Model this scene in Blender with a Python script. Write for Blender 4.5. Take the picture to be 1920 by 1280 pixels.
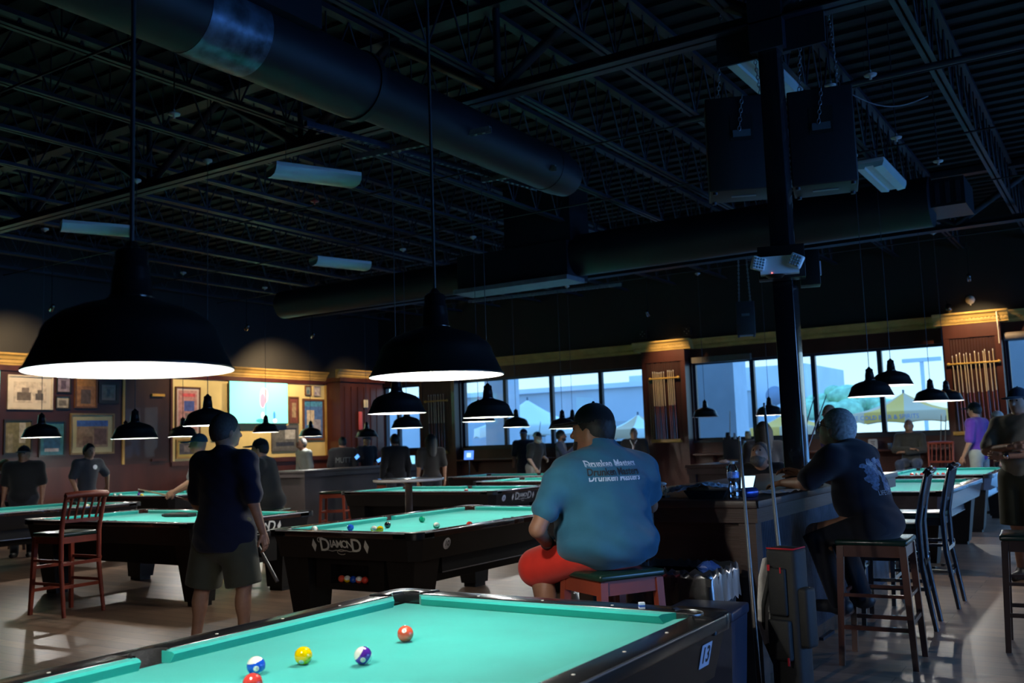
import bpy, bmesh, math, random
import numpy as np
from mathutils import Vector, Matrix, Quaternion
from mathutils.bvhtree import BVHTree

for o in list(bpy.data.objects):
    bpy.data.objects.remove(o)
sc = bpy.context.scene
COL = sc.collection
R = math.radians
rnd = random.Random(7)

# ------------------------------------------------------------------ camera
cam_d = bpy.data.cameras.new('camera')
cam_d.sensor_width = 36.0
cam_d.lens = 36.0 * 1800.0 / 1920.0
cam_d.clip_end = 300
cam = bpy.data.objects.new('camera', cam_d)
COL.objects.link(cam)
cam.location = (0, 0, 1.44)
yaw, pitch, roll = 0.5696, 0.1063, 0.0343
fw = Vector((-math.sin(yaw) * math.cos(pitch), math.cos(yaw) * math.cos(pitch), math.sin(pitch)))
right0 = Vector((math.cos(yaw), math.sin(yaw), 0))
up0 = right0.cross(fw)
# horizon climbs to the right
cx = right0 * math.cos(roll) - up0 * math.sin(roll)
cy = right0 * math.sin(roll) + up0 * math.cos(roll)
cam.rotation_euler = Matrix((cx, cy, -fw)).transposed().to_euler()
cam_d.dof.use_dof = True
cam_d.dof.focus_distance = 5.0
cam_d.dof.aperture_fstop = 3.4
sc.camera = cam

# ------------------------------------------------------------------ colour management
sc.view_settings.view_transform = 'Standard'
sc.view_settings.look = 'None'
sc.view_settings.exposure = 0.0
sc.view_settings.gamma = 1.0
sc.view_settings.use_curve_mapping = False

# ------------------------------------------------------------------ daylight: bright overcast sky, cool against the indoor lamps
w = bpy.data.worlds.new('sky')
sc.world = w
w.use_nodes = True
bg = w.node_tree.nodes['Background']
wn = w.node_tree
wtc = wn.nodes.new('ShaderNodeTexCoord')
wsp = wn.nodes.new('ShaderNodeSeparateXYZ')
wcr = wn.nodes.new('ShaderNodeValToRGB')
wcr.color_ramp.elements[0].position = 0.0
wcr.color_ramp.elements[0].color = (0.25, 0.40, 0.48, 1)      # pale haze along the horizon
wcr.color_ramp.elements[1].position = 0.45
wcr.color_ramp.elements[1].color = (0.13, 0.42, 1.0, 1)      # deeper blue overhead
e_ = wcr.color_ramp.elements.new(0.14)
e_.color = (0.20, 0.37, 0.52, 1)
wn.links.new(wtc.outputs['Generated'], wsp.inputs[0])
wn.links.new(wsp.outputs['Z'], wcr.inputs[0])
wn.links.new(wcr.outputs[0], bg.inputs[0])
bg.inputs[1].default_value = 3.2


def lamp_light(name, kind, loc, energy, color=(1, 1, 1), size=0.1, rot=None, size_y=None):
    d = bpy.data.lights.new(name, kind)
    d.energy = energy
    d.color = color
    if kind == 'AREA':
        d.shape = 'RECTANGLE' if size_y else 'DISK'
        d.size = size
        if size_y:
            d.size_y = size_y
    else:
        d.shadow_soft_size = size
    o = bpy.data.objects.new(name, d)
    COL.objects.link(o)
    o.location = loc
    if rot:
        o.rotation_euler = rot
    return o


def portal(name, loc, rot, sx, sy):
    o = lamp_light(name, 'AREA', loc, 1, size=sx, rot=rot, size_y=sy)
    o.data.cycles.is_portal = True


WY, WX, EX, BY, CZ = 19.6, -16.8, 5.2, -3.0, 5.6   # window wall, picture wall, right wall, back wall, deck
WIN = [(-16.71, -15.33), (-14.15, -9.03), (-7.95, -2.87), (-1.85, 3.4)]
SILL, HEAD = 1.38, 3.06
WSILL = [SILL, SILL, SILL, 0.12]                       # rightmost glazing lengthened almost to the floor, unseen, for blue reflections
ASSUMED_RWIN = [(3.4, 8.2), (9.0, 13.6), (14.4, 18.8)]        # assumed, unseen windows of the right wall (y ranges)
RS, RH = 0.35, 3.0
for i, (a, b) in enumerate(WIN):
    portal('window_portal', ((a + b) / 2, WY + 0.28, (WSILL[i] + HEAD) / 2), (R(-90), 0, 0), b - a, HEAD - WSILL[i])
# added blue lamps, tilted down, in place of daylight through three assumed right-wall windows
for a, b in ASSUMED_RWIN:
    lamp_light('window_daylight', 'AREA', (EX + 0.35, (a + b) / 2, (RS + RH) / 2), 120, (0.10, 0.34, 1.0), b - a, (R(80), 0, R(90)), RH - RS).data.spread = R(115)

# ------------------------------------------------------------------ materials
MATS = {}


def mat(name, col, rough=0.5, metal=0.0, spec=0.5, emit=None, es=1.0, var=0.0, scale=8.0, bump=0.0, bscale=60.0, sheen=0.0, alpha=None, trans=0.0, coat=0.0, stretch=None):
    if name in MATS:
        return MATS[name]
    m = bpy.data.materials.new(name)
    m.use_nodes = True
    nt = m.node_tree
    b = nt.nodes['Principled BSDF']
    b.inputs['Base Color'].default_value = (*col, 1)
    b.inputs['Roughness'].default_value = rough
    b.inputs['Metallic'].default_value = metal
    b.inputs['Specular IOR Level'].default_value = spec
    b.inputs['Coat Weight'].default_value = coat
    if sheen:
        b.inputs['Sheen Weight'].default_value = sheen
    if trans:
        b.inputs['Transmission Weight'].default_value = trans
    if emit:
        b.inputs['Emission Color'].default_value = (*emit, 1)
        b.inputs['Emission Strength'].default_value = es
    if var or bump:
        tc = nt.nodes.new('ShaderNodeTexCoord')
        src = tc.outputs['Object']
        if stretch:
            mp = nt.nodes.new('ShaderNodeMapping')
            mp.inputs['Scale'].default_value = stretch
            nt.links.new(src, mp.inputs[0])
            src = mp.outputs[0]
        if var:
            n = nt.nodes.new('ShaderNodeTexNoise')
            n.inputs['Scale'].default_value = scale
            n.inputs['Detail'].default_value = 5
            nt.links.new(src, n.inputs['Vector'])
            cr = nt.nodes.new('ShaderNodeValToRGB')
            cr.color_ramp.elements[0].position = 0.3
            cr.color_ramp.elements[1].position = 0.7
            cr.color_ramp.elements[0].color = (*[c * (1 - var) for c in col], 1)
            cr.color_ramp.elements[1].color = (*[min(1, c * (1 + var)) for c in col], 1)
            nt.links.new(n.outputs['Fac'], cr.inputs[0])
            nt.links.new(cr.outputs[0], b.inputs['Base Color'])
        if bump:
            n2 = nt.nodes.new('ShaderNodeTexNoise')
            n2.inputs['Scale'].default_value = bscale
            n2.inputs['Detail'].default_value = 3
            nt.links.new(src, n2.inputs['Vector'])
            bp = nt.nodes.new('ShaderNodeBump')
            bp.inputs['Strength'].default_value = bump
            bp.inputs['Distance'].default_value = 0.01
            nt.links.new(n2.outputs['Fac'], bp.inputs['Height'])
            nt.links.new(bp.outputs[0], b.inputs['Normal'])
    MATS[name] = m
    return m


def glass_mat(name, tint=(1, 1, 1), gloss=0.06, rough=0.02):
    m = bpy.data.materials.new(name)
    m.use_nodes = True
    nt = m.node_tree
    nt.nodes.clear()
    out = nt.nodes.new('ShaderNodeOutputMaterial')
    t = nt.nodes.new('ShaderNodeBsdfTransparent')
    t.inputs[0].default_value = (*tint, 1)
    g = nt.nodes.new('ShaderNodeBsdfGlossy')
    g.inputs['Roughness'].default_value = rough
    fr = nt.nodes.new('ShaderNodeFresnel')
    fr.inputs[0].default_value = 1.45
    mu = nt.nodes.new('ShaderNodeMath')
    mu.operation = 'MULTIPLY'
    mu.inputs[1].default_value = gloss / 0.04
    nt.links.new(fr.outputs[0], mu.inputs[0])
    mx = nt.nodes.new('ShaderNodeMixShader')
    nt.links.new(mu.outputs[0], mx.inputs[0])
    nt.links.new(t.outputs[0], mx.inputs[1])
    nt.links.new(g.outputs[0], mx.inputs[2])
    nt.links.new(mx.outputs[0], out.inputs[0])
    MATS[name] = m
    return m


def wood_floor():
    m = bpy.data.materials.new('plank_floor')
    m.use_nodes = True
    nt = m.node_tree
    b = nt.nodes['Principled BSDF']
    tc = nt.nodes.new('ShaderNodeTexCoord')
    br = nt.nodes.new('ShaderNodeTexBrick')
    br.inputs['Scale'].default_value = 1.0
    br.inputs['Brick Width'].default_value = 1.3
    br.inputs['Row Height'].default_value = 0.16
    br.inputs['Mortar Size'].default_value = 0.003
    br.inputs['Color1'].default_value = (0.33, 0.205, 0.135, 1)
    br.inputs['Color2'].default_value = (0.21, 0.135, 0.092, 1)
    br.inputs['Mortar'].default_value = (0.05, 0.035, 0.03, 1)
    br.offset = 0.37
    nt.links.new(tc.outputs['Object'], br.inputs['Vector'])
    mp = nt.nodes.new('ShaderNodeMapping')
    mp.inputs['Scale'].default_value = (1.2, 14, 1)
    nt.links.new(tc.outputs['Object'], mp.inputs[0])
    n = nt.nodes.new('ShaderNodeTexNoise')
    n.inputs['Scale'].default_value = 3
    n.inputs['Detail'].default_value = 6
    nt.links.new(mp.outputs[0], n.inputs['Vector'])
    mx = nt.nodes.new('ShaderNodeMixRGB')
    mx.blend_type = 'OVERLAY'
    mx.inputs[0].default_value = 0.55
    nt.links.new(br.outputs['Color'], mx.inputs[1])
    nt.links.new(n.outputs['Fac'], mx.inputs[2])
    nt.links.new(mx.outputs[0], b.inputs['Base Color'])
    cr = nt.nodes.new('ShaderNodeMapRange')
    cr.inputs['To Min'].default_value = 0.30
    cr.inputs['To Max'].default_value = 0.46
    nt.links.new(n.outputs['Fac'], cr.inputs[0])
    nt.links.new(cr.outputs[0], b.inputs['Roughness'])
    bp = nt.nodes.new('ShaderNodeBump')
    bp.inputs['Strength'].default_value = 0.25
    bp.inputs['Distance'].default_value = 0.004
    nt.links.new(n.outputs['Fac'], bp.inputs['Height'])
    nt.links.new(bp.outputs[0], b.inputs['Normal'])
    return m


def grooved(name, col, period=0.05, axis=0, rough=0.35, metal=0.0, bump=0.8):
    """wood panelling with vertical beads"""
    m = bpy.data.materials.new(name)
    m.use_nodes = True
    nt = m.node_tree
    b = nt.nodes['Principled BSDF']
    b.inputs['Roughness'].default_value = rough
    b.inputs['Metallic'].default_value = metal
    tc = nt.nodes.new('ShaderNodeTexCoord')
    wv = nt.nodes.new('ShaderNodeTexWave')
    wv.bands_direction = 'X' if axis == 0 else 'Y'
    wv.inputs['Scale'].default_value = 0.314 / period
    nt.links.new(tc.outputs['Object'], wv.inputs['Vector'])
    n = nt.nodes.new('ShaderNodeTexNoise')
    n.inputs['Scale'].default_value = 5
    nt.links.new(tc.outputs['Object'], n.inputs['Vector'])
    cr = nt.nodes.new('ShaderNodeValToRGB')
    cr.color_ramp.elements[0].color = (*[c * 0.7 for c in col], 1)
    cr.color_ramp.elements[1].color = (*[c * 1.3 for c in col], 1)
    nt.links.new(n.outputs['Fac'], cr.inputs[0])
    nt.links.new(cr.outputs[0], b.inputs['Base Color'])
    bp = nt.nodes.new('ShaderNodeBump')
    bp.inputs['Strength'].default_value = bump
    bp.inputs['Distance'].default_value = 0.008
    nt.links.new(wv.outputs['Fac'], bp.inputs['Height'])
    nt.links.new(bp.outputs[0], b.inputs['Normal'])
    MATS[name] = m
    return m


CLOTH = mat('teal_cloth', (0.015, 0.40, 0.345), 0.85, spec=0.2, var=0.10, scale=3.0, bump=0.15, bscale=900, sheen=0.3)
BLKLAM = mat('black_laminate', (0.009, 0.008, 0.008), 0.42, spec=0.3, var=0.15, scale=5)
RAILW = mat('rail_wood', (0.040, 0.016, 0.012), 0.16, spec=0.6, var=0.3, scale=4, stretch=(1, 8, 1), coat=0.5)
RAILB = mat('rail_black', (0.012, 0.012, 0.013), 0.22, spec=0.6, var=0.1, scale=6)
METAL = mat('brushed_metal', (0.55, 0.55, 0.56), 0.3, metal=1.0)
BLKMET = mat('black_metal', (0.010, 0.010, 0.012), 0.20, metal=0.0, spec=0.9, coat=1.0)
RUBBER = mat('black_rubber', (0.006, 0.006, 0.007), 0.75, var=0.2, scale=30, bump=0.4, bscale=120)
SHADEB = mat('shade_enamel', (0.009, 0.010, 0.012), 0.38, spec=0.5)
ENAMEL = mat('white_enamel', (0.92, 0.92, 0.88), 0.35)
BULB = mat('lit_bulb', (1, 1, 1), 0.5, emit=(1.0, 0.96, 0.86), es=30)
OFFBULB = mat('unlit_bulb', (0.6, 0.6, 0.6), 0.3)
CEILB = mat('ceiling_black', (0.0035, 0.0045, 0.006), 0.8, var=0.3, scale=2)
STEELB = mat('steel_painted_black', (0.012, 0.016, 0.027), 0.5, spec=0.5, var=0.2, scale=5)
DUCTB = mat('duct_black', (0.006, 0.008, 0.013), 0.5, spec=0.35, var=0.25, scale=2)
DUCTM = mat('duct_foil', (0.20, 0.22, 0.24), 0.4, metal=0.6, var=0.6, scale=12)
WALLB = mat('wall_black', (0.007, 0.007, 0.008), 0.7, var=0.25, scale=1.5)
MAHOG = mat('mahogany', (0.060, 0.017, 0.013), 0.36, var=0.35, scale=2.5, stretch=(1, 1, 0.2), coat=0.15)
MAHOGP = grooved('mahogany_beadboard', (0.038, 0.014, 0.012), 0.05)
GOLD = mat('gilded_trim', (0.40, 0.25, 0.07), 0.45, var=0.2, scale=4)
YELW = mat('cream_wall', (0.62, 0.52, 0.24), 0.7, var=0.06, scale=3)
CHERRY = mat('cherry_wood', (0.20, 0.036, 0.018), 0.42, spec=0.3, var=0.25, scale=4, stretch=(1, 1, 0.2))
DKWOOD = mat('dark_wood', (0.035, 0.017, 0.013), 0.3, var=0.3, scale=4, stretch=(1, 1, 0.2), coat=0.3)
BARW = mat('bar_wood', (0.060, 0.034, 0.024), 0.42, var=0.4, scale=2.2, stretch=(0.3, 0.3, 4), bump=0.1, bscale=30)
VINYL = mat('dark_green_vinyl', (0.010, 0.030, 0.020), 0.25, spec=0.5)
WHITE = mat('white_paint', (0.8, 0.8, 0.8), 0.5)
INK = mat('black_ink', (0.01, 0.01, 0.01), 0.5)
CHROME = mat('chrome', (0.8, 0.8, 0.82), 0.08, metal=1.0)
LGREY = mat('light_grey_print', (0.78, 0.75, 0.66), 0.45)
GLASS = glass_mat('window_glass')
CLEAR = glass_mat('clear_plastic', (0.80, 0.88, 0.93), 0.16, 0.08)
LINER = glass_mat('bin_liner_plastic', (0.42, 0.44, 0.45), 0.16, 0.3)
ALU = mat('dark_window_frame', (0.02, 0.03, 0.05), 0.35, spec=0.5)

# ------------------------------------------------------------------ mesh helpers


class MB:
    def __init__(s):
        s.v, s.f, s.mi, s.sm = [], [], [], []
        s.mats = []

    def m(s, material):
        if material not in s.mats:
            s.mats.append(material)
        return s.mats.index(material)

    def add(s, vs, fs, material, smooth=False, M=None):
        k = len(s.v)
        i = s.m(material)
        for p in vs:
            p = Vector(p)
            if M is not None:
                p = M @ p
            s.v.append(tuple(p))
        for f in fs:
            s.f.append([k + a for a in f])
            s.mi.append(i)
            s.sm.append(smooth)
        return s

    def box(s, lo, hi, material, M=None, bev=0.0):
        x0, y0, z0 = lo
        x1, y1, z1 = hi
        if bev <= 0:
            vs = [(x0, y0, z0), (x1, y0, z0), (x1, y1, z0), (x0, y1, z0), (x0, y0, z1), (x1, y0, z1), (x1, y1, z1), (x0, y1, z1)]
            fs = [(0, 3, 2, 1), (4, 5, 6, 7), (0, 1, 5, 4), (1, 2, 6, 5), (2, 3, 7, 6), (3, 0, 4, 7)]
            return s.add(vs, fs, material, False, M)
        b = min(bev, (x1 - x0) / 2.01, (y1 - y0) / 2.01, (z1 - z0) / 2.01)
        bm = bmesh.new()
        bmesh.ops.create_cube(bm, size=1)
        for v in bm.verts:
            v.co = Vector(((x0 + x1) / 2 + v.co.x * (x1 - x0), (y0 + y1) / 2 + v.co.y * (y1 - y0), (z0 + z1) / 2 + v.co.z * (z1 - z0)))
        bmesh.ops.bevel(bm, geom=bm.edges[:], offset=b, segments=2, affect='EDGES', profile=0.6)
        bm.verts.index_update()
        vs = [tuple(v.co) for v in bm.verts]
        fs = [[v.index for v in f.verts] for f in bm.faces]
        bm.free()
        return s.add(vs, fs, material, True, M)

    def frust(s, lo, hi, z0, z1, material, lo2, hi2, M=None):
        """box whose top rectangle differs from the bottom one"""
        vs = [(lo[0], lo[1], z0), (hi[0], lo[1], z0), (hi[0], hi[1], z0), (lo[0], hi[1], z0),
              (lo2[0], lo2[1], z1), (hi2[0], lo2[1], z1), (hi2[0], hi2[1], z1), (lo2[0], hi2[1], z1)]
        fs = [(0, 3, 2, 1), (4, 5, 6, 7), (0, 1, 5, 4), (1, 2, 6, 5), (2, 3, 7, 6), (3, 0, 4, 7)]
        return s.add(vs, fs, material, False, M)

    def prism(s, pts, z0, z1, material, M=None, smooth=False):
        n = len(pts)
        vs = [(p[0], p[1], z0) for p in pts] + [(p[0], p[1], z1) for p in pts]
        fs = [list(range(n))[::-1], [n + i for i in range(n)]]
        s.add(vs, fs, material, False, M)
        k = len(s.v) - 2 * n
        i_ = s.m(material)
        for i in range(n):
            j = (i + 1) % n
            s.f.append([k + i, k + j, k + n + j, k + n + i])
            s.mi.append(i_)
            s.sm.append(smooth)
        return s

    def tube(s, pts, r, material, n=10, caps=True, M=None, r2=None):
        pts = [Vector(p) for p in pts]
        m = len(pts)
        rs = [r if r2 is None else r + (r2 - r) * i / (m - 1) for i in range(m)] if not isinstance(r, (list, tuple)) else list(r)
        vs = []
        prev = None
        for i, p in enumerate(pts):
            t = (pts[min(i + 1, m - 1)] - pts[max(i - 1, 0)])
            if t.length < 1e-9:
                t = Vector((0, 0, 1))
            t.normalize()
            if prev is None:
                a = Vector((0, 0, 1)) if abs(t.z) < 0.9 else Vector((1, 0, 0))
                u = t.cross(a).normalized()
            else:
                u = (prev - t * prev.dot(t)).normalized()
            prev = u
            v = t.cross(u)
            for k in range(n):
                th = 2 * math.pi * k / n
                vs.append(p + (u * math.cos(th) + v * math.sin(th)) * rs[i])
        fs = []
        for i in range(m - 1):
            for k in range(n):
                k2 = (k + 1) % n
                fs.append((i * n + k, i * n + k2, (i + 1) * n + k2, (i + 1) * n + k))
        s.add(vs, fs, material, True, M)
        if caps:
            s.add([vs[k] for k in range(n)], [list(range(n))[::-1]], material, False, M)
            s.add([vs[(m - 1) * n + k] for k in range(n)], [list(range(n))], material, False, M)
        return s

    def lathe(s, prof, material, n=32, M=None, smooth=True, close=False):
        vs, fs = [], []
        m = len(prof)
        for r, z in prof:
            for k in range(n):
                th = 2 * math.pi * k / n
                vs.append((r * math.cos(th), r * math.sin(th), z))
        for i in range(m - 1):
            for k in range(n):
                k2 = (k + 1) % n
                fs.append((i * n + k, i * n + k2, (i + 1) * n + k2, (i + 1) * n + k))
        s.add(vs, fs, material, smooth, M)
        if close:
            s.add([vs[k] for k in range(n)], [list(range(n))[::-1]], material, False, M)
            s.add([vs[(m - 1) * n + k] for k in range(n)], [list(range(n))], material, False, M)
        return s

    def sphere(s, c, r, material, n=20, m=12, M=None, sc_=(1, 1, 1)):
        vs, fs = [], []
        for i in range(m + 1):
            ph = math.pi * i / m
            for k in range(n):
                th = 2 * math.pi * k / n
                vs.append((c[0] + r * sc_[0] * math.sin(ph) * math.cos(th), c[1] + r * sc_[1] * math.sin(ph) * math.sin(th), c[2] + r * sc_[2] * math.cos(ph)))
        for i in range(m):
            for k in range(n):
                k2 = (k + 1) % n
                fs.append((i * n + k, (i + 1) * n + k, (i + 1) * n + k2, i * n + k2))
        return s.add(vs, fs, material, True, M)

    def build(s, name, parent=None, loc=None, rz=None):
        me = bpy.data.meshes.new(name)
        me.from_pydata(s.v, [], s.f)
        for m_ in s.mats:
            me.materials.append(m_)
        me.polygons.foreach_set('material_index', s.mi)
        me.polygons.foreach_set('use_smooth', s.sm)
        me.update()
        o = bpy.data.objects.new(name, me)
        COL.objects.link(o)
        if parent is not None:
            o.parent = parent
        if loc is not None:
            o.location = loc
        if rz is not None:
            o.rotation_euler = (0, 0, rz)
        return o


def tag(o, label, cat, group=None, kind=None):
    if label:
        o['label'] = label
    if cat:
        o['category'] = cat
    if group:
        o['group'] = group
    if kind:
        o['kind'] = kind
    return o


def thing(name, label, cat, loc=(0, 0, 0), rz=0.0, group=None):
    o = bpy.data.objects.new(name, None)
    o.empty_display_size = 0.1
    COL.objects.link(o)
    o.location = loc
    o.rotation_euler = (0, 0, rz)
    return tag(o, label, cat, group)


def copy_tree(o, parent=None):
    c = o.copy()
    COL.objects.link(c)
    if parent is not None:
        c.parent = parent
    for ch in list(o.children):
        copy_tree(ch, c)
    return c


def struct(o, label=None, cat=None):
    o['kind'] = 'structure'
    if label:
        o['label'] = label
        o['category'] = cat or 'structure'
    return o


_tc = {}


def text_geo(s, size=1.0, ext=0.0, bold=0.0):
    """text laid out in xy centred on the origin -> vertices, faces"""
    key = (s, ext, bold)
    if key not in _tc:
        cu = bpy.data.curves.new('t', 'FONT')
        cu.body = s
        cu.size = 1.0
        cu.extrude = ext
        cu.resolution_u = 3
        cu.offset = bold
        cu.align_x = 'CENTER'
        cu.align_y = 'CENTER'
        o = bpy.data.objects.new('t', cu)
        COL.objects.link(o)
        dg = bpy.context.evaluated_depsgraph_get()
        me = bpy.data.meshes.new_from_object(o.evaluated_get(dg))
        vs = [tuple(v.co) for v in me.vertices]
        fs = [list(p.vertices) for p in me.polygons]
        bpy.data.objects.remove(o)
        bpy.data.curves.remove(cu)
        bpy.data.meshes.remove(me)
        _tc[key] = (vs, fs)
    vs, fs = _tc[key]
    return [(x * size, y * size, z * size) for x, y, z in vs], fs


def frame_M(origin, xdir, ydir):
    """matrix with local x along xdir, local y along ydir"""
    x = Vector(xdir).normalized()
    y = Vector(ydir).normalized()
    z = x.cross(y).normalized()
    y = z.cross(x)
    M = Matrix((x, y, z)).transposed().to_4x4()
    M.translation = Vector(origin)
    return M


def lerp(a, b, t):
    return tuple(a[i] + (b[i] - a[i]) * t for i in range(len(a)))

# ================================================================== SETTING
def plane_obj(name, x0, y0, x1, y1, z, m, flip=False):
    b = MB()
    vs = [(x0, y0, z), (x1, y0, z), (x1, y1, z), (x0, y1, z)]
    b.add(vs, [(0, 3, 2, 1) if flip else (0, 1, 2, 3)], m)
    return b.build(name)


b = MB()
b.box((WX - 0.3, BY - 0.3, -0.15), (EX + 0.3, WY + 0.3, 0.0), wood_floor())
struct(b.build('floor'), 'brown wood plank floor of the pool hall', 'floor')
b = MB()
b.box((WX - 0.3, BY - 0.3, CZ), (EX + 0.3, WY + 0.3, CZ + 0.2), CEILB)
for i in range(-16, 5):                       # ribs of the steel deck
    b.box((WX, BY + 0.05, CZ - 0.04), (WX + 0.01, BY + 0.06, CZ), CEILB) if False else None
for i in range(int((WY - BY) / 0.3)):
    y = BY + 0.1 + i * 0.3
    b.box((WX, y, CZ - 0.045), (EX, y + 0.12, CZ), CEILB)
struct(b.build('ceiling'), 'black ribbed steel roof deck', 'ceiling')

# window wall (far side)
b = MB()
b.box((WX - 0.3, WY, 0), (WIN[3][0], WY + 0.3, SILL), MAHOG)
b.box((WIN[3][0], WY, 0), (WIN[3][1], WY + 0.3, WSILL[3]), MAHOG)
b.box((WIN[3][1], WY, 0), (EX + 0.3, WY + 0.3, SILL), MAHOG)
b.box((WX - 0.3, WY, HEAD), (EX + 0.3, WY + 0.3, 3.35), MAHOG)
b.box((WX - 0.3, WY, 3.35), (EX + 0.3, WY + 0.3, CZ), WALLB)
xs = [WX - 0.3] + [v for a in WIN for v in a] + [EX + 0.3]
for i in range(0, len(xs), 2):
    b.box((xs[i], WY, SILL), (xs[i + 1], WY + 0.3, HEAD), MAHOG)
struct(b.build('wall_far'), 'window wall with mahogany panelling and black upper part', 'wall')
# picture wall (left)
b = MB()
b.box((WX - 0.3, BY, 0), (WX, WY, 1.30), MAHOG)
b.box((WX - 0.3, BY, 1.30), (WX, 11.9, 3.15), mat('picture_wall_wood', (0.035, 0.011, 0.010), 0.45, var=0.3, scale=2.5))
b.box((WX - 0.3, 11.9, 1.30), (WX, 12.98, 3.15), DKWOOD)
b.box((WX - 0.3, 12.98, 1.30), (WX, WY, 3.15), YELW)
b.box((WX - 0.3, BY, 3.15), (WX, WY, CZ), WALLB)
struct(b.build('wall_left'), 'left wall with framed pictures, mahogany and cream parts', 'wall')
# right wall with assumed windows, added for daylight
b = MB()
b.box((EX, BY, 0), (EX + 0.3, WY, RS), MAHOG)
b.box((EX, BY, RH), (EX + 0.3, WY, CZ), WALLB)
ys = [BY] + [v for a in ASSUMED_RWIN for v in a] + [WY]
for i in range(0, len(ys), 2):
    b.box((EX, ys[i], RS), (EX + 0.3, ys[i + 1], RH), MAHOG)
struct(b.build('wall_right'), 'right wall with tall windows', 'wall')
b = MB()
b.box((WX - 0.3, BY - 0.3, 0), (EX + 0.3, BY, CZ), WALLB)
struct(b.build('wall_back'), 'black wall behind the camera', 'wall')


def window(n, x0, x1, mull, z0=SILL, z1=HEAD):
    w_ = thing('window_%d' % n, None, None, (0, 0, 0))
    struct(w_)
    f = MB()
    yf = WY + 0.10
    t = 0.05
    f.box((x0, yf, z0), (x1, yf + 0.08, z0 + t), ALU)
    f.box((x0, yf, z1 - t), (x1, yf + 0.08, z1), ALU)
    f.box((x0, yf, z0), (x0 + t, yf + 0.08, z1), ALU)
    f.box((x1 - t, yf, z0), (x1, yf + 0.08, z1), ALU)
    f.build('window_frame', w_)
    ms = [x0] + mull + [x1]
    for m_ in mull:
        g = MB()
        g.box((m_ - 0.045, yf - 0.01, z0), (m_ + 0.045, yf + 0.09, z1), ALU)
        g.build('mullion', w_)
    for i in range(len(ms) - 1):
        g = MB()
        g.add([(ms[i] + 0.02, yf + 0.04, z0 + 0.02), (ms[i + 1] - 0.02, yf + 0.04, z0 + 0.02), (ms[i + 1] - 0.02, yf + 0.04, z1 - 0.02), (ms[i] + 0.02, yf + 0.04, z1 - 0.02)], [(0, 1, 2, 3)], GLASS)
        g.build('pane', w_)
    s = MB()
    s.box((x0 - 0.02, WY - 0.05, z0 - 0.05), (x1 + 0.02, WY + 0.14, z0), ALU)
    s.build('window_sill', w_)
    return w_


window(1, *WIN[0], [-16.25])
window(2, *WIN[1], [-12.88, -11.56, -10.24])
window(3, *WIN[2], [-6.65, -5.37, -4.08])
window(4, *WIN[3], [-0.6, 0.7, 2.0], WSILL[3])
for i, (a, c) in enumerate(ASSUMED_RWIN):  # assumed right-wall windows, out of view, framing the added blue lamps
    w_ = thing('window_%d' % (5 + i), None, None)
    struct(w_)
    f = MB()
    for y in [a, a + (c - a) / 3, a + 2 * (c - a) / 3, c - 0.06]:
        f.box((EX + 0.1, y, RS), (EX + 0.18, y + 0.06, RH), ALU)
    f.box((EX + 0.1, a, RS), (EX + 0.18, c, RS + 0.06), ALU)
    f.box((EX + 0.1, a, RH - 0.06), (EX + 0.18, c, RH), ALU)
    f.build('window_frame', w_)
    for k in range(3):
        ya, yb2 = a + (c - a) * k / 3 + 0.04, a + (c - a) * (k + 1) / 3 - 0.04
        g = MB()
        g.add([(EX + 0.14, ya, RS + 0.04), (EX + 0.14, yb2, RS + 0.04), (EX + 0.14, yb2, RH - 0.04), (EX + 0.14, ya, RH - 0.04)], [(0, 1, 2, 3)], GLASS)
        g.build('pane', w_)


# panelled piers that carry the cue racks, ledges and the gilded cornice
def pier(n, x0, x1, depth=0.28, m=MAHOGP):
    g = MB()
    y0 = WY - depth
    g.box((x0, y0, 0), (x1, WY, 1.30), MAHOG)
    g.box((x0, y0, 1.30), (x1, WY, 1.38), MAHOG)
    g.box((x0, y0, 1.38), (x1, WY, 3.12), m)
    g.box((x0 + 0.0, y0 - 0.02, 3.10), (x1, WY, 3.35), MAHOG)
    g.box((x0, y0 - 0.015, 1.3), (x0 + 0.10, y0, 3.12), MAHOG)
    g.box((x1 - 0.10, y0 - 0.015, 1.3), (x1, y0, 3.12), MAHOG)
    struct(g.build('trim_%d' % n))


pier(1, -9.0, -7.98, m=MAHOGP)
pier(2, -2.84, -1.88)
pier(3, -15.3, -14.18, 0.2)


def cornice(n, pts, inward, z0=3.35, h=0.21, dent=True):
    """gilded moulding run: profile swept along a straight wall line; inward = unit vector into the room"""
    g = MB()
    p, q = Vector(pts[0]), Vector(pts[1])
    d = (q - p).normalized()
    inn = Vector(inward)
    prof = [(0, 0), (0.03, 0), (0.035, 0.03), (0.05, 0.04), (0.055, 0.09), (0.075, 0.10), (0.10, 0.15), (0.14, 0.18), (0.15, h), (0, h)]
    vs = []
    for e in (p, q):
        for a, z in prof:
            v = e + inn * a
            vs.append((v.x, v.y, z0 + z))
    k = len(prof)
    fs = [[i, (i + 1) % k, k + (i + 1) % k, k + i] for i in range(k)] + [list(range(k))[::-1], [k + i for i in range(k)]]
    g.add(vs, fs, GOLD)
    if dent:
        L = (q - p).length
        nn = int(L / 0.065)
        for i in range(nn):
            c = p + d * (0.03 + i * 0.065)
            a = c + inn * 0.04
            e2 = c + d * 0.035 + inn * 0.068
            lo = (min(a.x, e2.x), min(a.y, e2.y), z0 + 0.065)
            hi = (max(a.x, e2.x), max(a.y, e2.y), z0 + 0.095)
            g.box(lo, hi, GOLD)
    struct(g.build('trim_%d' % n))


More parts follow.
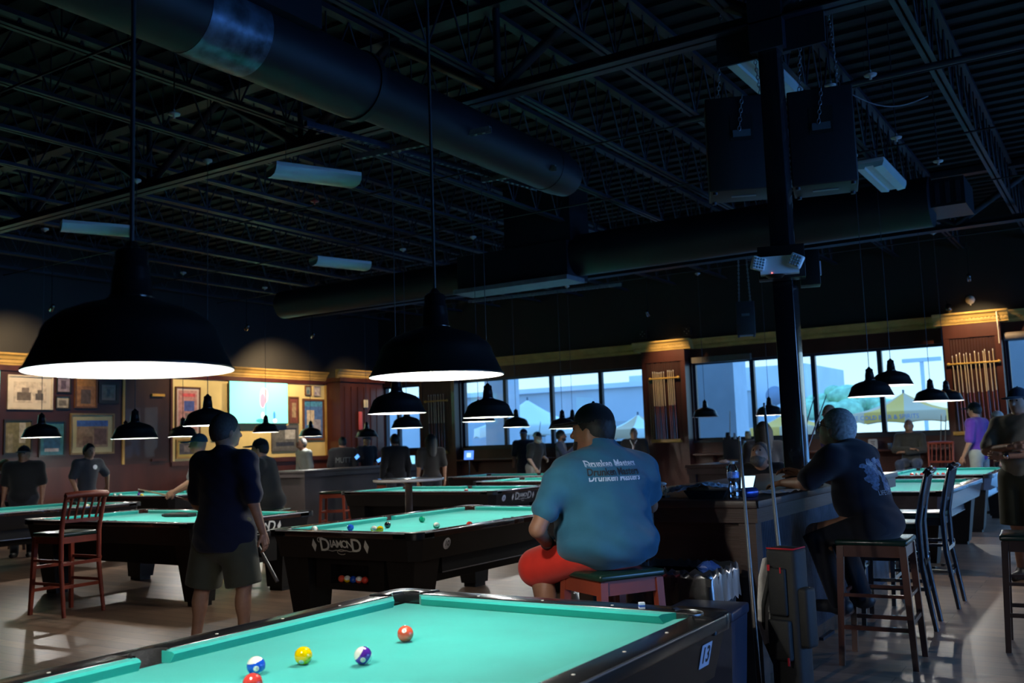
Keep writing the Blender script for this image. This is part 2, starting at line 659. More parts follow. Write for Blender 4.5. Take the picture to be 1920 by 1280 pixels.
cn = 10
segs = [(-16.8, -15.3, 0), (-15.3, -14.18, .2), (-14.18, -9.0, 0), (-9.0, -7.98, .28), (-7.98, -2.84, 0), (-2.84, -1.88, .28), (-1.88, EX, 0)]
for a, c, dp in segs:
    cornice(cn, [(a - (0.15 if dp else 0), WY - dp, 0), (c + (0.15 if dp else 0), WY - dp, 0)], (0, -1, 0))
    cn += 1
    if dp:
        g = MB()
        g.box((a - 0.12, WY - dp - 0.02, 3.35), (c + 0.12, WY, 3.56), GOLD)
        struct(g.build('trim_%d' % cn))
        cn += 1
cornice(cn, [(WX, BY, 0), (WX, 17.55, 0)], (1, 0, 0), 3.15, dent=False)
cn += 1
g = MB()
g.box((WX, BY, 3.05), (WX + 0.03, 17.6, 3.15), MAHOG)
struct(g.build('trim_%d' % cn))
cn += 1
# mahogany pier of the left wall near the corner
g = MB()
g.box((WX, 17.6, 0), (WX + 0.45, 19.2, 3.12), MAHOG)
g.box((WX, 17.55, 3.12), (WX + 0.50, 19.25, 3.22), MAHOG)
for k in range(6):
    g.box((WX + 0.45, 17.75 + k * 0.24, 1.4), (WX + 0.465, 17.85 + k * 0.24, 3.0), MAHOG)
struct(g.build('trim_%d' % cn))
cn += 1
cornice(cn, [(WX + 0.45, 17.45, 0), (WX + 0.45, 19.3, 0)], (1, 0, 0), 3.20, dent=False)
cn += 1
# the vertical batten between the picture panels and the curtained panel, cream strip edges
for y, m_, zz in ((11.83, GOLD, 3.0), (12.96, MAHOG, 3.1), (17.52, GOLD, 3.1)):
    g = MB()
    g.box((WX, y, 1.3), (WX + 0.03, y + 0.05, zz), m_)
    struct(g.build('trim_%d' % cn))
    cn += 1
g = MB()
g.box((WX, 12.98, 1.22), (WX + 0.05, 17.6, 1.32), MAHOG)
struct(g.build('trim_%d' % cn))
cn += 1
for nm, lo, hi in (('baseboard_far', (WX, WY - 0.02, 0), (EX, WY, 0.14)), ('baseboard_left', (WX, BY, 0), (WX + 0.02, WY, 0.14))):
    g = MB()
    g.box(lo, hi, DKWOOD)
    struct(g.build(nm))
# roller shade cassettes above two windows
g = MB()
g.box((-7.9, WY - 0.11, 3.03), (-6.6, WY - 0.01, 3.16), mat('shade_cassette', (0.10, 0.085, 0.07), 0.6, var=0.1))
tag(g.build('roller_shade'), 'rolled-up brown window shade right of the middle cue rack', 'shade')
g = MB()
g.tube([(-1.85, WY - 0.08, 3.08), (1.5, WY - 0.08, 3.08)], 0.075, mat('shade_roll', (0.16, 0.13, 0.11), 0.6, var=0.1), 16)
tag(g.build('roller_shade'), 'rolled-up grey-brown shade over the rightmost window', 'shade')

# ------------------------------------------------------------------ roof steel
COLX, COLY = -2.10, 7.10


def girder(y, label):
    g = MB()
    z0, z1 = 4.58, 5.42
    for s in (-1, 1):
        g.box((WX, y + s * 0.055 - 0.045, z0), (EX, y + s * 0.055 + 0.045, z0 + 0.014), STEELB)
        g.box((WX, y + s * 0.014 - 0.006, z0), (EX, y + s * 0.014 + 0.006, z0 + 0.11), STEELB)
    g.box((WX, y - 0.09, z1), (EX, y + 0.09, z1 + 0.1), STEELB)
    x = COLX
    k = 0
    while x > WX + 0.2:
        nx = x - 1.25
        zt, zb = z1, z0 + 0.06
        if k % 2 == 0:
            g.tube([(x, y, zb), (nx, y, zt)], 0.055, STEELB, 4)
            g.tube([(x, y, zb), (x, y, zt)], 0.04, STEELB, 4)
        else:
            g.tube([(x, y, zt), (nx, y, zb)], 0.055, STEELB, 4)
        x = nx
        k += 1
    x = COLX
    k = 0
    while x < EX - 0.2:
        nx = x + 1.25
        if k % 2 == 0:
            g.tube([(x, y, z0 + 0.06), (nx, y, z1)], 0.055, STEELB, 4)
        else:
            g.tube([(x, y, z1), (nx, y, z0 + 0.06)], 0.055, STEELB, 4)
        x = nx
        k += 1
    tag(g.build('roof_girder'), label, 'girder')


girder(7.1, 'black double-angle truss girder resting on the steel column')
girder(16.4, 'dark truss girder crossing the ceiling nearer the window wall')
girder(-2.0, 'dark truss girder overhead behind the viewpoint') if False else None


def joist_mb(y0, y1, x):
    g = MB()
    z0, z1 = 4.80, 5.46
    for s in (-1, 1):
        g.box((x + s * 0.03 - 0.022, y0, z0), (x + s * 0.03 + 0.022, y1, z0 + 0.012), STEELB)
        g.box((x + s * 0.012 - 0.004, y0, z0), (x + s * 0.012 + 0.004, y1, z0 + 0.05), STEELB)
    g.box((x - 0.05, y0, z1), (x + 0.05, y1, z1 + 0.05), STEELB)
    n = int((y1 - y0) / 0.62)
    st = (y1 - y0) / n
    for i in range(n):
        ya = y0 + i * st
        g.tube([(x, ya, z1), (x, ya + st / 2, z0 + 0.02)], 0.011, STEELB, 5, False)
        g.tube([(x, ya + st / 2, z0 + 0.02), (x, ya + st, z1)], 0.011, STEELB, 5, False)
        g.tube([(x, ya + st / 2, z0 + 0.02), (x, ya + st / 2, z1)], 0.008, STEELB, 5, False)
    return g


proto = joist_mb(-1.5, WY, 0).build('roof_joist')
tag(proto, 'black open-web steel joist running under the roof deck towards the windows', 'joist', 'open-web roof joists')
first = True
for k in range(-13, 7):
    x = -1.28 + k * 1.16
    if x < WX + 0.3 or x > EX - 0.3:
        continue
    o = proto if first else copy_tree(proto)
    first = False
    o.location = (x, 0, 0)
# bridging rods across the joists
g = MB()
g.tube([(WX, 0, 0), (EX, 0, 0)], 0.012, STEELB, 5)
br = g.build('bridging_rod')
tag(br, 'thin steel bridging rod tying the roof joists together', 'rod', 'bridging rods')
for i, y in enumerate((4.6, 9.4, 11.7, 14.2, 18.0)):
    o = br if i == 0 else copy_tree(br)
    o.location = (0, y, 4.76)

# steel column
t = thing('steel_column', 'black square steel column rising out of the bar island', 'column', (COLX, COLY, 0))
g = MB()
g.box((-0.075, -0.075, 0), (0.075, 0.075, 4.58), mat('column_paint', (0.012, 0.013, 0.017), 0.20, spec=0.8, coat=0.8), bev=0.008)
g.build('shaft', t)
g = MB()
g.box((-0.13, -0.10, 4.36), (0.13, 0.10, 5.5), STEELB)
g.box((0.10, -0.012, 4.34), (0.42, 0.012, 4.58), STEELB)
g.box((-0.42, -0.012, 4.34), (-0.10, 0.012, 4.58), STEELB)
g.build('cap_bracket', t)
g = MB()
g.box((-0.15, -0.15, 0), (0.15, 0.15, 0.02), STEELB)
g.build('base_plate', t)

# ------------------------------------------------------------------ ducts
g = MB()
ax, az, rr = -4.85, 4.25, 0.265
g.tube([(ax, -1.5, az), (ax, 5.5, az)], rr, DUCTB, 36)
g.tube([(ax, 5.5, az), (ax, 8.3, az)], rr * 0.86, DUCTB, 36)
g.tube([(ax, 5.44, az), (ax, 5.50, az)], rr * 1.05, DUCTB, 36)
g.tube([(ax, 2.6, az), (ax, 2.66, az)], rr * 1.03, DUCTB, 36)
g.box((ax - 0.10, 3.7, az + 0.12), (ax + 0.32, 4.75, az + 0.36), DUCTB)
t = g.build('air_duct')
tag(t, 'large round black duct running lengthwise under the roof', 'duct')
g = MB()
g.tube([(ax, 3.85, az), (ax, 4.0, az), (ax, 4.35, az)], [rr * 1.01, rr * 1.03, rr * 1.01], mat('duct_foil_wrap', (0.08, 0.11, 0.16), 0.35, metal=0.5, var=0.7, scale=9), 36)
g.build('foil_wrap', t, )
g = MB()
g.tube([(ax, 8.3, az), (ax, 8.5, az), (ax, 8.75, az - 0.02)], [rr * 0.88, rr * 0.9, rr * 0.75], DUCTB, 24)
g.build('duct_boot', t)
g = MB()
g.tube([(-13.4, 12.9, 4.22), (-9.0, 12.9, 4.22)], 0.26, DUCTB, 28)
g.tube([(-7.0, 12.9, 4.30), (-1.9, 12.9, 4.30)], 0.32, DUCTB, 28)
g.box((-9.05, 12.55, 3.92), (-7.0, 13.2, 4.5), DUCTB)
t = g.build('air_duct')
tag(t, 'black crosswise duct hanging in front of the window wall', 'duct')
g = MB()
g.box((-8.15, 12.6, 4.5), (-6.95, 13.2, 5.45), DUCTB)
g.build('riser', t)
g = MB()
g.box((-9.0, 12.35, 3.86), (-6.9, 12.9, 3.93), mat('grille_grey', (0.12, 0.13, 0.14), 0.5, var=0.2))
g.build('grille', t)
g = MB()
g.box((-2.3, 12.8, 4.2), (-1.5, 13.6, 4.55), DUCTB)
for k in range(6):
    g.box((-2.2 + k * 0.12, 12.79, 4.24), (-2.15 + k * 0.12, 12.8, 4.5), STEELB)
tag(g.build('supply_plenum'), 'black box register on the duct at upper right', 'duct')

# strut channels from which lamps hang
GALV = mat('strut_channel', (0.20, 0.22, 0.23), 0.45, metal=0.5, var=0.2, scale=20)
STRB = mat('strut_blue_black', (0.05, 0.07, 0.12), 0.4, metal=0.4, var=0.3, scale=10)


def strut(p, q, m, label, r=0.022):
    g = MB()
    p, q = Vector(p), Vector(q)
    d = (q - p)
    M = frame_M(p, d, Vector((0, 0, 1)).cross(d))
    L = d.length
    g.box((0, -r, 0), (L, r, 0.006), m, M)
    g.box((0, -r, -2 * r), (L, -r + 0.006, 0.0), m, M)
    g.box((0, r - 0.006, -2 * r), (L, r, 0.0), m, M)
    n = int(L / 0.08)
    for i in range(n):
        g.box((i * 0.08, -r, -2 * r), (i * 0.08 + 0.03, r, -2 * r + 0.004), m, M)
    tag(g.build('strut_channel'), label, 'strut')


strut((-5.64, 5.7, 4.2), (-5.2, 8.75, 4.2), STRB, 'long dark strut channel running away under the round duct')
strut((-5.89, 6.6, 4.17), (-4.45, 6.72, 4.17), GALV, 'pale slotted strut crossing the dark channel, nearer one')
strut((-5.42, 8.0, 4.17), (-4.6, 8.1, 4.17), GALV, 'pale slotted strut crossing the dark channel, farther one')
strut((-10.5, 14.9, 4.2), (-7.4, 15.2, 4.2), GALV, 'thin pale strut hanging before the window wall')

# ------------------------------------------------------------------ wrap-around fluorescent fixtures (switched off)
FIX = mat('fixture_acrylic', (0.33, 0.44, 0.42), 0.35, var=0.05)


def fixture(x, y, z, L, wd, rz, label, rounded):
    t = thing('ceiling_light', label, 'light', (x, y, z), rz)
    g = MB()
    g.box((-wd / 2, -L / 2, 0.05), (wd / 2, L / 2, 0.09), mat('fixture_housing', (0.42, 0.46, 0.46), 0.5, var=0.05), bev=0.006)
    g.build('housing', t)
    g = MB()
    if rounded:
        pr = [(-wd / 2, 0.05), (-wd / 2 + 0.01, 0.015), (-wd / 2 + 0.05, -0.02), (0, -0.03), (wd / 2 - 0.05, -0.02), (wd / 2 - 0.01, 0.015), (wd / 2, 0.05)]
    else:
        pr = [(-wd / 2, 0.05), (-wd / 2 + 0.02, 0.0), (-wd / 6, -0.01), (-wd / 6 + 0.01, 0.012), (wd / 6 - 0.01, 0.012), (wd / 6, -0.01), (wd / 2 - 0.02, 0.0), (wd / 2, 0.05)]
    k = len(pr)
    vs = [(a, -L / 2, c) for a, c in pr] + [(a, L / 2, c) for a, c in pr]
    fs = [[i, i + 1, k + i + 1, k + i] for i in range(k - 1)] + [list(range(k)), [k + i for i in range(k)][::-1]]
    g.add(vs, fs, FIX, rounded)
    g.build('diffuser', t)
    g = MB()
    g.tube([(0, -L / 2 + 0.15, 0.09), (0, -L / 2 + 0.15, CZ - z)], 0.003, STEELB, 5)
    g.tube([(0, L / 2 - 0.15, 0.09), (0, L / 2 - 0.15, CZ - z)], 0.003, STEELB, 5)
    g.build('hanger', t)
    return t


fixture(-6.74, 6.93, 4.17, 0.9, 0.30, R(-24), 'pale unlit wraparound fixture left of the round duct, nearest of the left ones', True)
fixture(-10.36, 6.93, 4.17, 0.8, 0.26, R(-26), 'pale unlit wraparound fixture farthest to the left', True)
fixture(-9.75, 10.55, 4.17, 0.9, 0.28, R(-18), 'small pale unlit fixture beyond the nearest left one', True)
fixture(-2.52, 8.28, 4.60, 1.3, 0.34, 0, 'pale blue unlit fixture right behind the column top', False)
fixture(-2.10, 10.95, 4.2, 1.2, 0.30, 0, 'pale unlit fixture to the right of the hanging loudspeakers', False)

# ------------------------------------------------------------------ speakers on chains
SPKB = mat('speaker_black', (0.010, 0.011, 0.015), 0.55, var=0.15, scale=30, bump=0.1, bscale=300)


def chain(g, p, q, m, link=0.045):
    p, q = Vector(p), Vector(q)
    n = max(2, int((q - p).length / (link * 0.78)))
    d = (q - p).normalized()
    a = d.cross(Vector((1, 0, 0))).normalized()
    c = d.cross(a)
    for i in range(n):
        ctr = p + (q - p) * ((i + 0.5) / n)
        u = a if i % 2 else c
        pts = []
        for k in range(9):
            th = 2 * math.pi * k / 8
            pts.append(ctr + d * math.cos(th) * link / 2 + u * math.sin(th) * link * 0.28)
        g.tube(pts, 0.0035, m, 5, False)


def speaker(x, y, z, wd, dp, ht, rz, label, top=4.6, chains=True):
    t = thing('hanging_speaker', label, 'loudspeaker', (x, y, z), rz)
    g = MB()
    g.box((-wd / 2, -dp / 2, 0), (wd / 2, dp / 2, ht), SPKB, bev=0.012)
    g.build('cabinet', t)
    g = MB()
    g.box((-0.09, -dp / 2 - 0.004, ht * 0.52), (0.09, -dp / 2 + 0.001, ht * 0.80), INK)
    g.box((-0.07, -dp / 2 - 0.018, ht * 0.56), (0.07, -dp / 2 - 0.004, ht * 0.63), mat('handle_grey', (0.09, 0.11, 0.12), 0.4))
    g.build('handle', t)
    g = MB()
    for sx in (-1, 1):
        for sy in (-1, 1):
            g.lathe([(0.018, -0.02), (0.02, 0.0)], STEELB, 10, Matrix.Translation((sx * wd * 0.42, sy * dp * 0.40, 0)), close=True)
    g.box((-0.10, -0.02, -0.006), (0.10, 0.02, 0.0), mat('badge_grey', (0.12, 0.13, 0.14), 0.4))
    g.build('foot', t)
    top = CZ - 0.05
    if chains:
        runs = [((-wd * 0.3, -dp / 2 + 0.02, ht), (-wd * 0.1, 0, top - z)), ((wd * 0.3, -dp / 2 + 0.02, ht), (wd * 0.15, 0.05, top - z))]
        if wd > 0.4:
            runs.append(((-0.02, -dp / 2 - 0.02, ht * 0.62), (0.02, -dp / 2 - 0.02, ht)))
        for p_, q_ in runs:
            g = MB()
            chain(g, p_, q_, STEELM)
            g.build('chain', t)
    return t


STEELM = mat('chain_steel', (0.32, 0.33, 0.36), 0.35, metal=0.9)
speaker(-2.55, 7.62, 3.42, 0.56, 0.42, 0.78, R(22), 'large black loudspeaker hung on chains left of the column')
speaker(-1.93, 7.80, 3.40, 0.50, 0.42, 0.78, R(14), 'large black loudspeaker hung on chains right of the column')
speaker(-5.66, 16.6, 3.22, 0.32, 0.30, 0.60, R(20), 'small black loudspeaker hung from a V of wires before the window wall', 4.4)

# ------------------------------------------------------------------ emergency light boxes on the column
EMW = mat('emergency_white', (0.85, 0.95, 0.95), 0.45)
LENS = mat('emergency_lens', (0.35, 0.5, 0.55), 0.12, spec=0.9, var=0.8, scale=90)
t = thing('emergency_light', 'white twin-head emergency light on a black box strapped to the column', 'emergency light', (-2.06, 6.90, 2.57), R(17))
g = MB()
g.box((-0.165, -0.05, 0), (0.165, 0.10, 0.24), BLKLAM, bev=0.004)
g.build('mounting_box', t)
g = MB()
g.frust((-0.15, -0.13), (0.12, -0.05), 0.02, 0.15, EMW, (-0.15, -0.12), (0.12, -0.05))
g.lathe([(0.0, 0.0), (0.05, 0.0), (0.07, 0.02)], BLKLAM, 16, Matrix.Translation((-0.05, -0.09, -0.005)))
g.build('housing', t)
for sx, tilt, rz_ in ((-0.16, 0.25, 0.35), (0.10, 0.5, -0.25)):
    g = MB()
    M = Matrix.Translation((sx, -0.15, 0.10)) @ Matrix.Rotation(rz_, 4, 'Z') @ Matrix.Rotation(tilt, 4, 'Y')
    g.box((-0.048, -0.02, -0.048), (0.048, 0.03, 0.048), EMW, M, bev=0.012)
    hd = g.build('lamp_head', t)
    g = MB()
    for i in range(4):
        for j in range(4):
            g.sphere((0, 0, 0), 0.0085, LENS, 8, 5, M @ Matrix.Translation((-0.03 + i * 0.02, -0.021, -0.03 + j * 0.02)))
    g.build('lens', hd)
g = MB()
g.sphere((-0.07, -0.133, 0.028), 0.003, mat('red_led', (1, 0.1, 0.1), emit=(1, 0.15, 0.12), es=6), 8, 6)
g.build('indicator', t)
g = MB()
g.box((-0.07, -0.10, 0), (0.07, 0.07, 0.26), BLKLAM, bev=0.004)
g.box((0.068, -0.03, 0.08), (0.082, 0.03, 0.18), mat('switch_plate', (0.6, 0.6, 0.7), 0.4))
o = g.build('junction_box', None, (-1.93, 7.16, 2.53), R(17))
tag(o, 'smaller black box on the right side of the column, behind the emergency light', 'box')

# ------------------------------------------------------------------ sprinkler heads and pendant-mount caps
SPR = mat('sprinkler_brass', (0.35, 0.36, 0.36), 0.4, metal=0.4)
k = 0
for (x, y, z, red) in [(-8.36, 8.59, 4.53, 1), (-6.7, 5.2, 4.35, 0), (-1.95, 8.3, 4.42, 0), (-1.60, 8.2, 4.4, 0), (-1.75, 10.0, 4.35, 0), (-1.55, 11.2, 4.35, 0), (-4.0, 11.6, 4.45, 0)]:
    g = MB()
    m_ = mat('sprinkler_red', (0.35, 0.03, 0.02), 0.4) if red else SPR
    g.lathe([(0.0, -0.03), (0.012, -0.03), (0.012, -0.005), (0.05, 0.0), (0.055, 0.012), (0.015, 0.02), (0.01, 0.05)], m_, 14)
    g.tube([(0, 0, 0.03), (0, 0, CZ - z)], 0.006, STEELB, 6)
    o = g.build('sprinkler', None, (x, y, z))
    if red:
        tag(o, 'small red sprinkler cap among the joists at left', 'sprinkler')
    else:
        tag(o, 'small pale sprinkler head hanging among the dark joists', 'sprinkler', 'pale sprinkler heads')
# black pipe runs
for i, (p, q, r_, lab) in enumerate([((-1.2, 6.0, 4.6), (4.5, 9.0, 4.6), 0.02, 'thin black conduit slanting across the roof at right'),
                                     ((-3.6, 8.9, 4.62), (4.8, 8.9, 4.62), 0.028, 'black sprinkler pipe crossing the joists at right')]):
    g = MB()
    g.tube([p, q], r_, STEELB, 10)
    tag(g.build('ceiling_pipe'), lab, 'pipe')
# a loose sagging cable
g = MB()
pts = [(-1.9, 8.3, CZ - 0.05)] + [(-1.9 + 0.6 * k / 12, 8.3 + 0.8 * k / 12, 4.42 - 0.14 * math.sin(math.pi * k / 12)) for k in range(13)]
g.tube(pts, 0.006, mat('cable_grey', (0.12, 0.12, 0.13), 0.6), 6)
tag(g.build('cable'), 'grey cable sagging between ceiling boxes at right', 'cable')

# ================================================================== POOL TABLES
BED, RT = 0.760, 0.800
HW, HL, RO = 0.635, 1.27, 0.159


def cushion_mb(a, b_, inward, m0, m1):
    """cushion from a to b along the nose line; inward = direction to the playing area; m0/m1 = mitre lengths at the ends"""
    a, b_ = Vector((*a, 0)), Vector((*b_, 0))
    d = (b_ - a).normalized()
    n = Vector((*inward, 0))
    g = MB()
    back = 0.05
    a0, b0 = a - n * back - d * m0, b_ - n * back + d * m1
    zt, zn, zb = RT - 0.001, BED + 0.030, BED + 0.022
    P = lambda v, z: (v.x, v.y, z)
    at, bt = a - n * 0.012 - d * m0 * 0.2, b_ - n * 0.012 + d * m1 * 0.2
    al, bl = a - n * 0.018 - d * m0 * 0.3, b_ - n * 0.018 + d * m1 * 0.3
    vs = [P(a0, zt), P(at, RT - 0.003), P(a, zn), P(al, BED), P(a0, BED),
          P(b0, zt), P(bt, RT - 0.003), P(b_, zn), P(bl, BED), P(b0, BED)]
    fs = [(0, 5, 6, 1), (1, 6, 7, 2), (2, 7, 8, 3), (3, 8, 9, 4), (0, 1, 2, 3, 4), (9, 8, 7, 6, 5)]
    g.add(vs, fs, CLOTH)
    return g


def pool_table(cx_, cy_, rz, label, rail, number=None, logo=None, box_open=False, trim=METAL, group=None, side_mat=None, lowpanel=False):
    t = thing('pool_table', label, 'pool table', (cx_, cy_, 0), rz, group)
    g = MB()
    g.box((-HW - 0.04, -HL - 0.04, BED - 0.03), (HW + 0.04, HL + 0.04, BED), CLOTH)
    g.build('playing_cloth', t)
    c, s = 0.081, 0.0635
    for (a, b_, n, m0, m1) in [((-HW + c, HL), (HW - c, HL), (0, -1), .05, .05), ((-HW + c, -HL), (HW - c, -HL), (0, 1), .05, .05),
                               ((-HW, HL - c), (-HW, s), (1, 0), .05, .012), ((-HW, -s), (-HW, -HL + c), (1, 0), .012, .05),
                               ((HW, HL - c), (HW, s), (-1, 0), .05, .012), ((HW, -s), (HW, -HL + c), (-1, 0), .012, .05)]:
        cushion_mb(a, b_, n, m0, m1).build('cushion', t)
    # rim: ring with outer chamfered corners, notched by the pockets
    g = MB()
    o_, i_ = 0.159, 0.05
    XO, YO, XI, YI = HW + o_, HL + o_, HW + i_, HL + i_
    pc = 0.075
    def seg(lo, hi):
        g.box((lo[0], lo[1], RT - 0.045), (hi[0], hi[1], RT + 0.002), rail, bev=0.006)
    seg((-XO + 0.10, YI), (XO - 0.10, YO))
    seg((-XO + 0.10, -YO), (XO - 0.10, -YI))
    for sx in (-1, 1):
        xa, xb = (XI, XO) if sx > 0 else (-XO, -XI)
        seg((xa, 0.07), (xb, YO - 0.10))
        seg((xa, -YO + 0.10), (xb, -0.07))
        xa2, xb2 = (XI + 0.055, XO) if sx > 0 else (-XO, -XI - 0.055)
        seg((xa2, -0.08), (xb2, 0.08))
    g.build('rail', t)
    # pale sights let into the rail top
    g = MB()
    rs = 0.094
    for sx in (-1, 1):
        for k in (1, 2, 3, 5, 6, 7):
            y = -HL + k * HL / 4
            g.lathe([(0.0, 0.0008), (0.0055, 0.0008), (0.006, 0.0)], LGREY, 12, Matrix.Translation((sx * (HW + rs), y, RT + 0.002)))
        for k in (1, 2, 3):
            g.lathe([(0.0, 0.0008), (0.0055, 0.0008), (0.006, 0.0)], LGREY, 12, Matrix.Translation((-HW + k * HW / 2, sx * (HL + rs), RT + 0.002)))
    g.build('sight', t)
    # bright bead along the outer edge
    g = MB()
    for sx in (-1, 1):
        g.tube([(sx * (XO - 0.002), -YO + 0.11, RT - 0.002), (sx * (XO - 0.002), YO - 0.11, RT - 0.002)], 0.004, trim, 6)
        g.tube([(-XO + 0.11, sx * (YO - 0.002), RT - 0.002), (XO - 0.11, sx * (YO - 0.002), RT - 0.002)], 0.004, trim, 6)
    g.build('edge_trim', t)
    # corner castings with pocket openings
    for sx in (-1, 1):
        for sy in (-1, 1):
            g = MB()
            cxp, cyp = sx * (HW + 0.02), sy * (HL + 0.02)
            rp = 0.058
            M = Matrix.Translation((cxp, cyp, 0))
            out = []
            outer = [(0.07, -0.085), (0.139, -0.085), (0.139, 0.075), (0.128, 0.105), (0.105, 0.128), (0.075, 0.139), (-0.085, 0.139), (-0.085, 0.07)]
            N = 16
            inner = []
            for k in range(N + 1):
                th = R(-45) + math.pi * k / N * 1.0
                inner.append((rp * math.cos(th), rp * math.sin(th)))
            # strip between inner arc and outer outline, resampled
            ol = [Vector(p) for p in outer]
            seglen = [(ol[i + 1] - ol[i]).length for i in range(len(ol) - 1)]
            tot = sum(seglen)
            def samp(u):
                d = u * tot
                for i, L in enumerate(seglen):
                    if d <= L or i == len(seglen) - 1:
                        return ol[i] + (ol[i + 1] - ol[i]) * min(1, d / L)
                    d -= L
            vs = []
            for k in range(N + 1):
                a = inner[k]
                o2 = samp(k / N)
                for (px_, py_, z) in ((a[0], a[1], RT - 0.06), (a[0], a[1], RT + 0.002), ((a[0] * 0.9 + o2[0] * 0.1), (a[1] * 0.9 + o2[1] * 0.1), RT + 0.006), (o2[0] * 0.97, o2[1] * 0.97, RT + 0.006), (o2[0], o2[1], RT), (o2[0], o2[1], RT - 0.05)):
                    vs.append((px_ * sx, py_ * sy, z))
            fs = []
            for k in range(N):
                for j in range(5):
                    q = (k * 6 + j, (k + 1) * 6 + j, (k + 1) * 6 + j + 1, k * 6 + j + 1)
                    fs.append(q if sx * sy < 0 else q[::-1])
            g.add(vs, fs, BLKLAM if trim is None else mat('casting_black', (0.014, 0.014, 0.016), 0.2, spec=0.7), True, M)
            po = g.build('corner_casting', t)
            g = MB()
            # pocket liner: facing walls in the mouth and a bucket
            prof = [(0.030, BED - 0.13), (0.050, BED - 0.10), (0.060, BED - 0.02), (0.0605, RT + 0.003)]
            vs, fs = [], []
            for r_, z in prof:
                for k in range(N + 1):
                    th = R(-45) + math.pi * k / N
                    vs.append((r_ * math.cos(th) * sx, r_ * math.sin(th) * sy, z))
            for i in range(3):
                for k in range(N):
                    fs.append((i * (N + 1) + k, i * (N + 1) + k + 1, (i + 1) * (N + 1) + k + 1, (i + 1) * (N + 1) + k))
            g.add(vs, fs, RUBBER, True, M)
            g.build('pocket', t)
            if trim is METAL:
                g = MB()
                pts = [(0.062 * math.cos(R(-60) + R(210) * k / 14) * sx, 0.062 * math.sin(R(-60) + R(210) * k / 14) * sy, RT + 0.007) for k in range(15)]
                g.tube(pts, 0.0028, METAL, 6, M=M)
                g.build('pocket_rim', t)
        g = MB()
        N = 14
        prof = [(0.03, BED - 0.12), (0.05, BED - 0.03), (0.056, RT + 0.004), (0.066, RT + 0.006), (0.07, RT)]
        vs, fs = [], []
        for r_, z in prof:
            for k in range(N + 1):
                th = R(-90) + math.pi * k / N
                vs.append((sx * (HW + 0.035 + r_ * math.cos(th)), r_ * math.sin(th) * 1.06, z))
        for i in range(4):
            for k in range(N):
                fs.append((i * (N + 1) + k, i * (N + 1) + k + 1, (i + 1) * (N + 1) + k + 1, (i + 1) * (N + 1) + k))
        g.add(vs, fs, RUBBER, True)
        g.build('pocket', t)
    # apron
    g = MB()
    XA, YA = XO - 0.004, YO - 0.004
    z1, z0 = RT - 0.02, 0.585
    ins = 0.045
    sm_ = side_mat or BLKLAM
    vs = []
    ch = 0.09
    def ring(X, Y, z, ch):
        return [(X - ch, -Y, z), (X, -Y + ch, z), (X, Y - ch, z), (X - ch, Y, z), (-X + ch, Y, z), (-X, Y - ch, z), (-X, -Y + ch, z), (-X + ch, -Y, z)]
    r1, r2 = ring(XA, YA, z1, ch), ring(XA - ins, YA - ins, z0, ch * 0.8)
    fs = [(i, (i + 1) % 8, 8 + (i + 1) % 8, 8 + i) for i in range(8)] + [tuple(range(8))[::-1]]
    g.add(r2 + r1, fs, sm_)
    g.build('apron', t)
    # lower cabinet
    g = MB()
    xl, yl = HW - 0.02, HL - 0.03
    g.frust((-xl + .12, -yl + .10), (xl - .12, yl - .10), 0.36, 0.60, BLKLAM, (-xl, -yl), (xl, yl))
    g.box((xl - 0.06, -yl + 0.35, 0.44), (xl + 0.005, yl - 0.35, 0.60), sm_)
    g.box((xl + 0.004, -yl + 0.35, 0.445), (xl + 0.010, yl - 0.35, 0.452), METAL)  # thin bright strip standing in for the highlight along the cabinet edge
    g.build('lower_cabinet', t)
    # ball box between the near legs
    g = MB()
    yb = -HL - 0.02
    wv = 0.20
    g.box((-0.36, yb, 0.33), (-wv, yb + 0.30, 0.60), BLKLAM)
    g.box((wv, yb, 0.33), (0.36, yb + 0.30, 0.60), BLKLAM)
    g.box((-wv, yb, 0.33), (wv, yb + 0.30, 0.38), BLKLAM)
    g.box((-wv, yb, 0.53), (wv, yb + 0.30, 0.60), BLKLAM)
    g.box((-wv, yb + 0.26, 0.38), (wv, yb + 0.30, 0.53), BLKLAM)
    g.build('ball_box', t)
    for sx in (-1, 1):
        for sy in (-1, 1):
            g = MB()
            x0, x1 = sorted((sx * (HW - 0.22), sx * (HW + 0.06)))
            y0, y1 = sorted((sy * (HL - 0.26), sy * (HL + 0.06)))
            dx = 0.085 if sx > 0 else 0
            dy = 0.05 if sy > 0 else 0
            lo2, hi2 = (x0, y0), (x1, y1)
            lo = (x0 + (0.02 if sx > 0 else 0.08), y0 + 0.05)
            hi = (x1 - (0.08 if sx > 0 else 0.02), y1 - 0.05)
            g.frust(lo, hi, 0.04, 0.60, side_mat and BLKLAM or BLKLAM, lo2, hi2)
            g.box((lo[0] + 0.02, lo[1] + 0.02, 0), (hi[0] - 0.02, hi[1] - 0.02, 0.05), BLKLAM)
            g.build('leg', t)
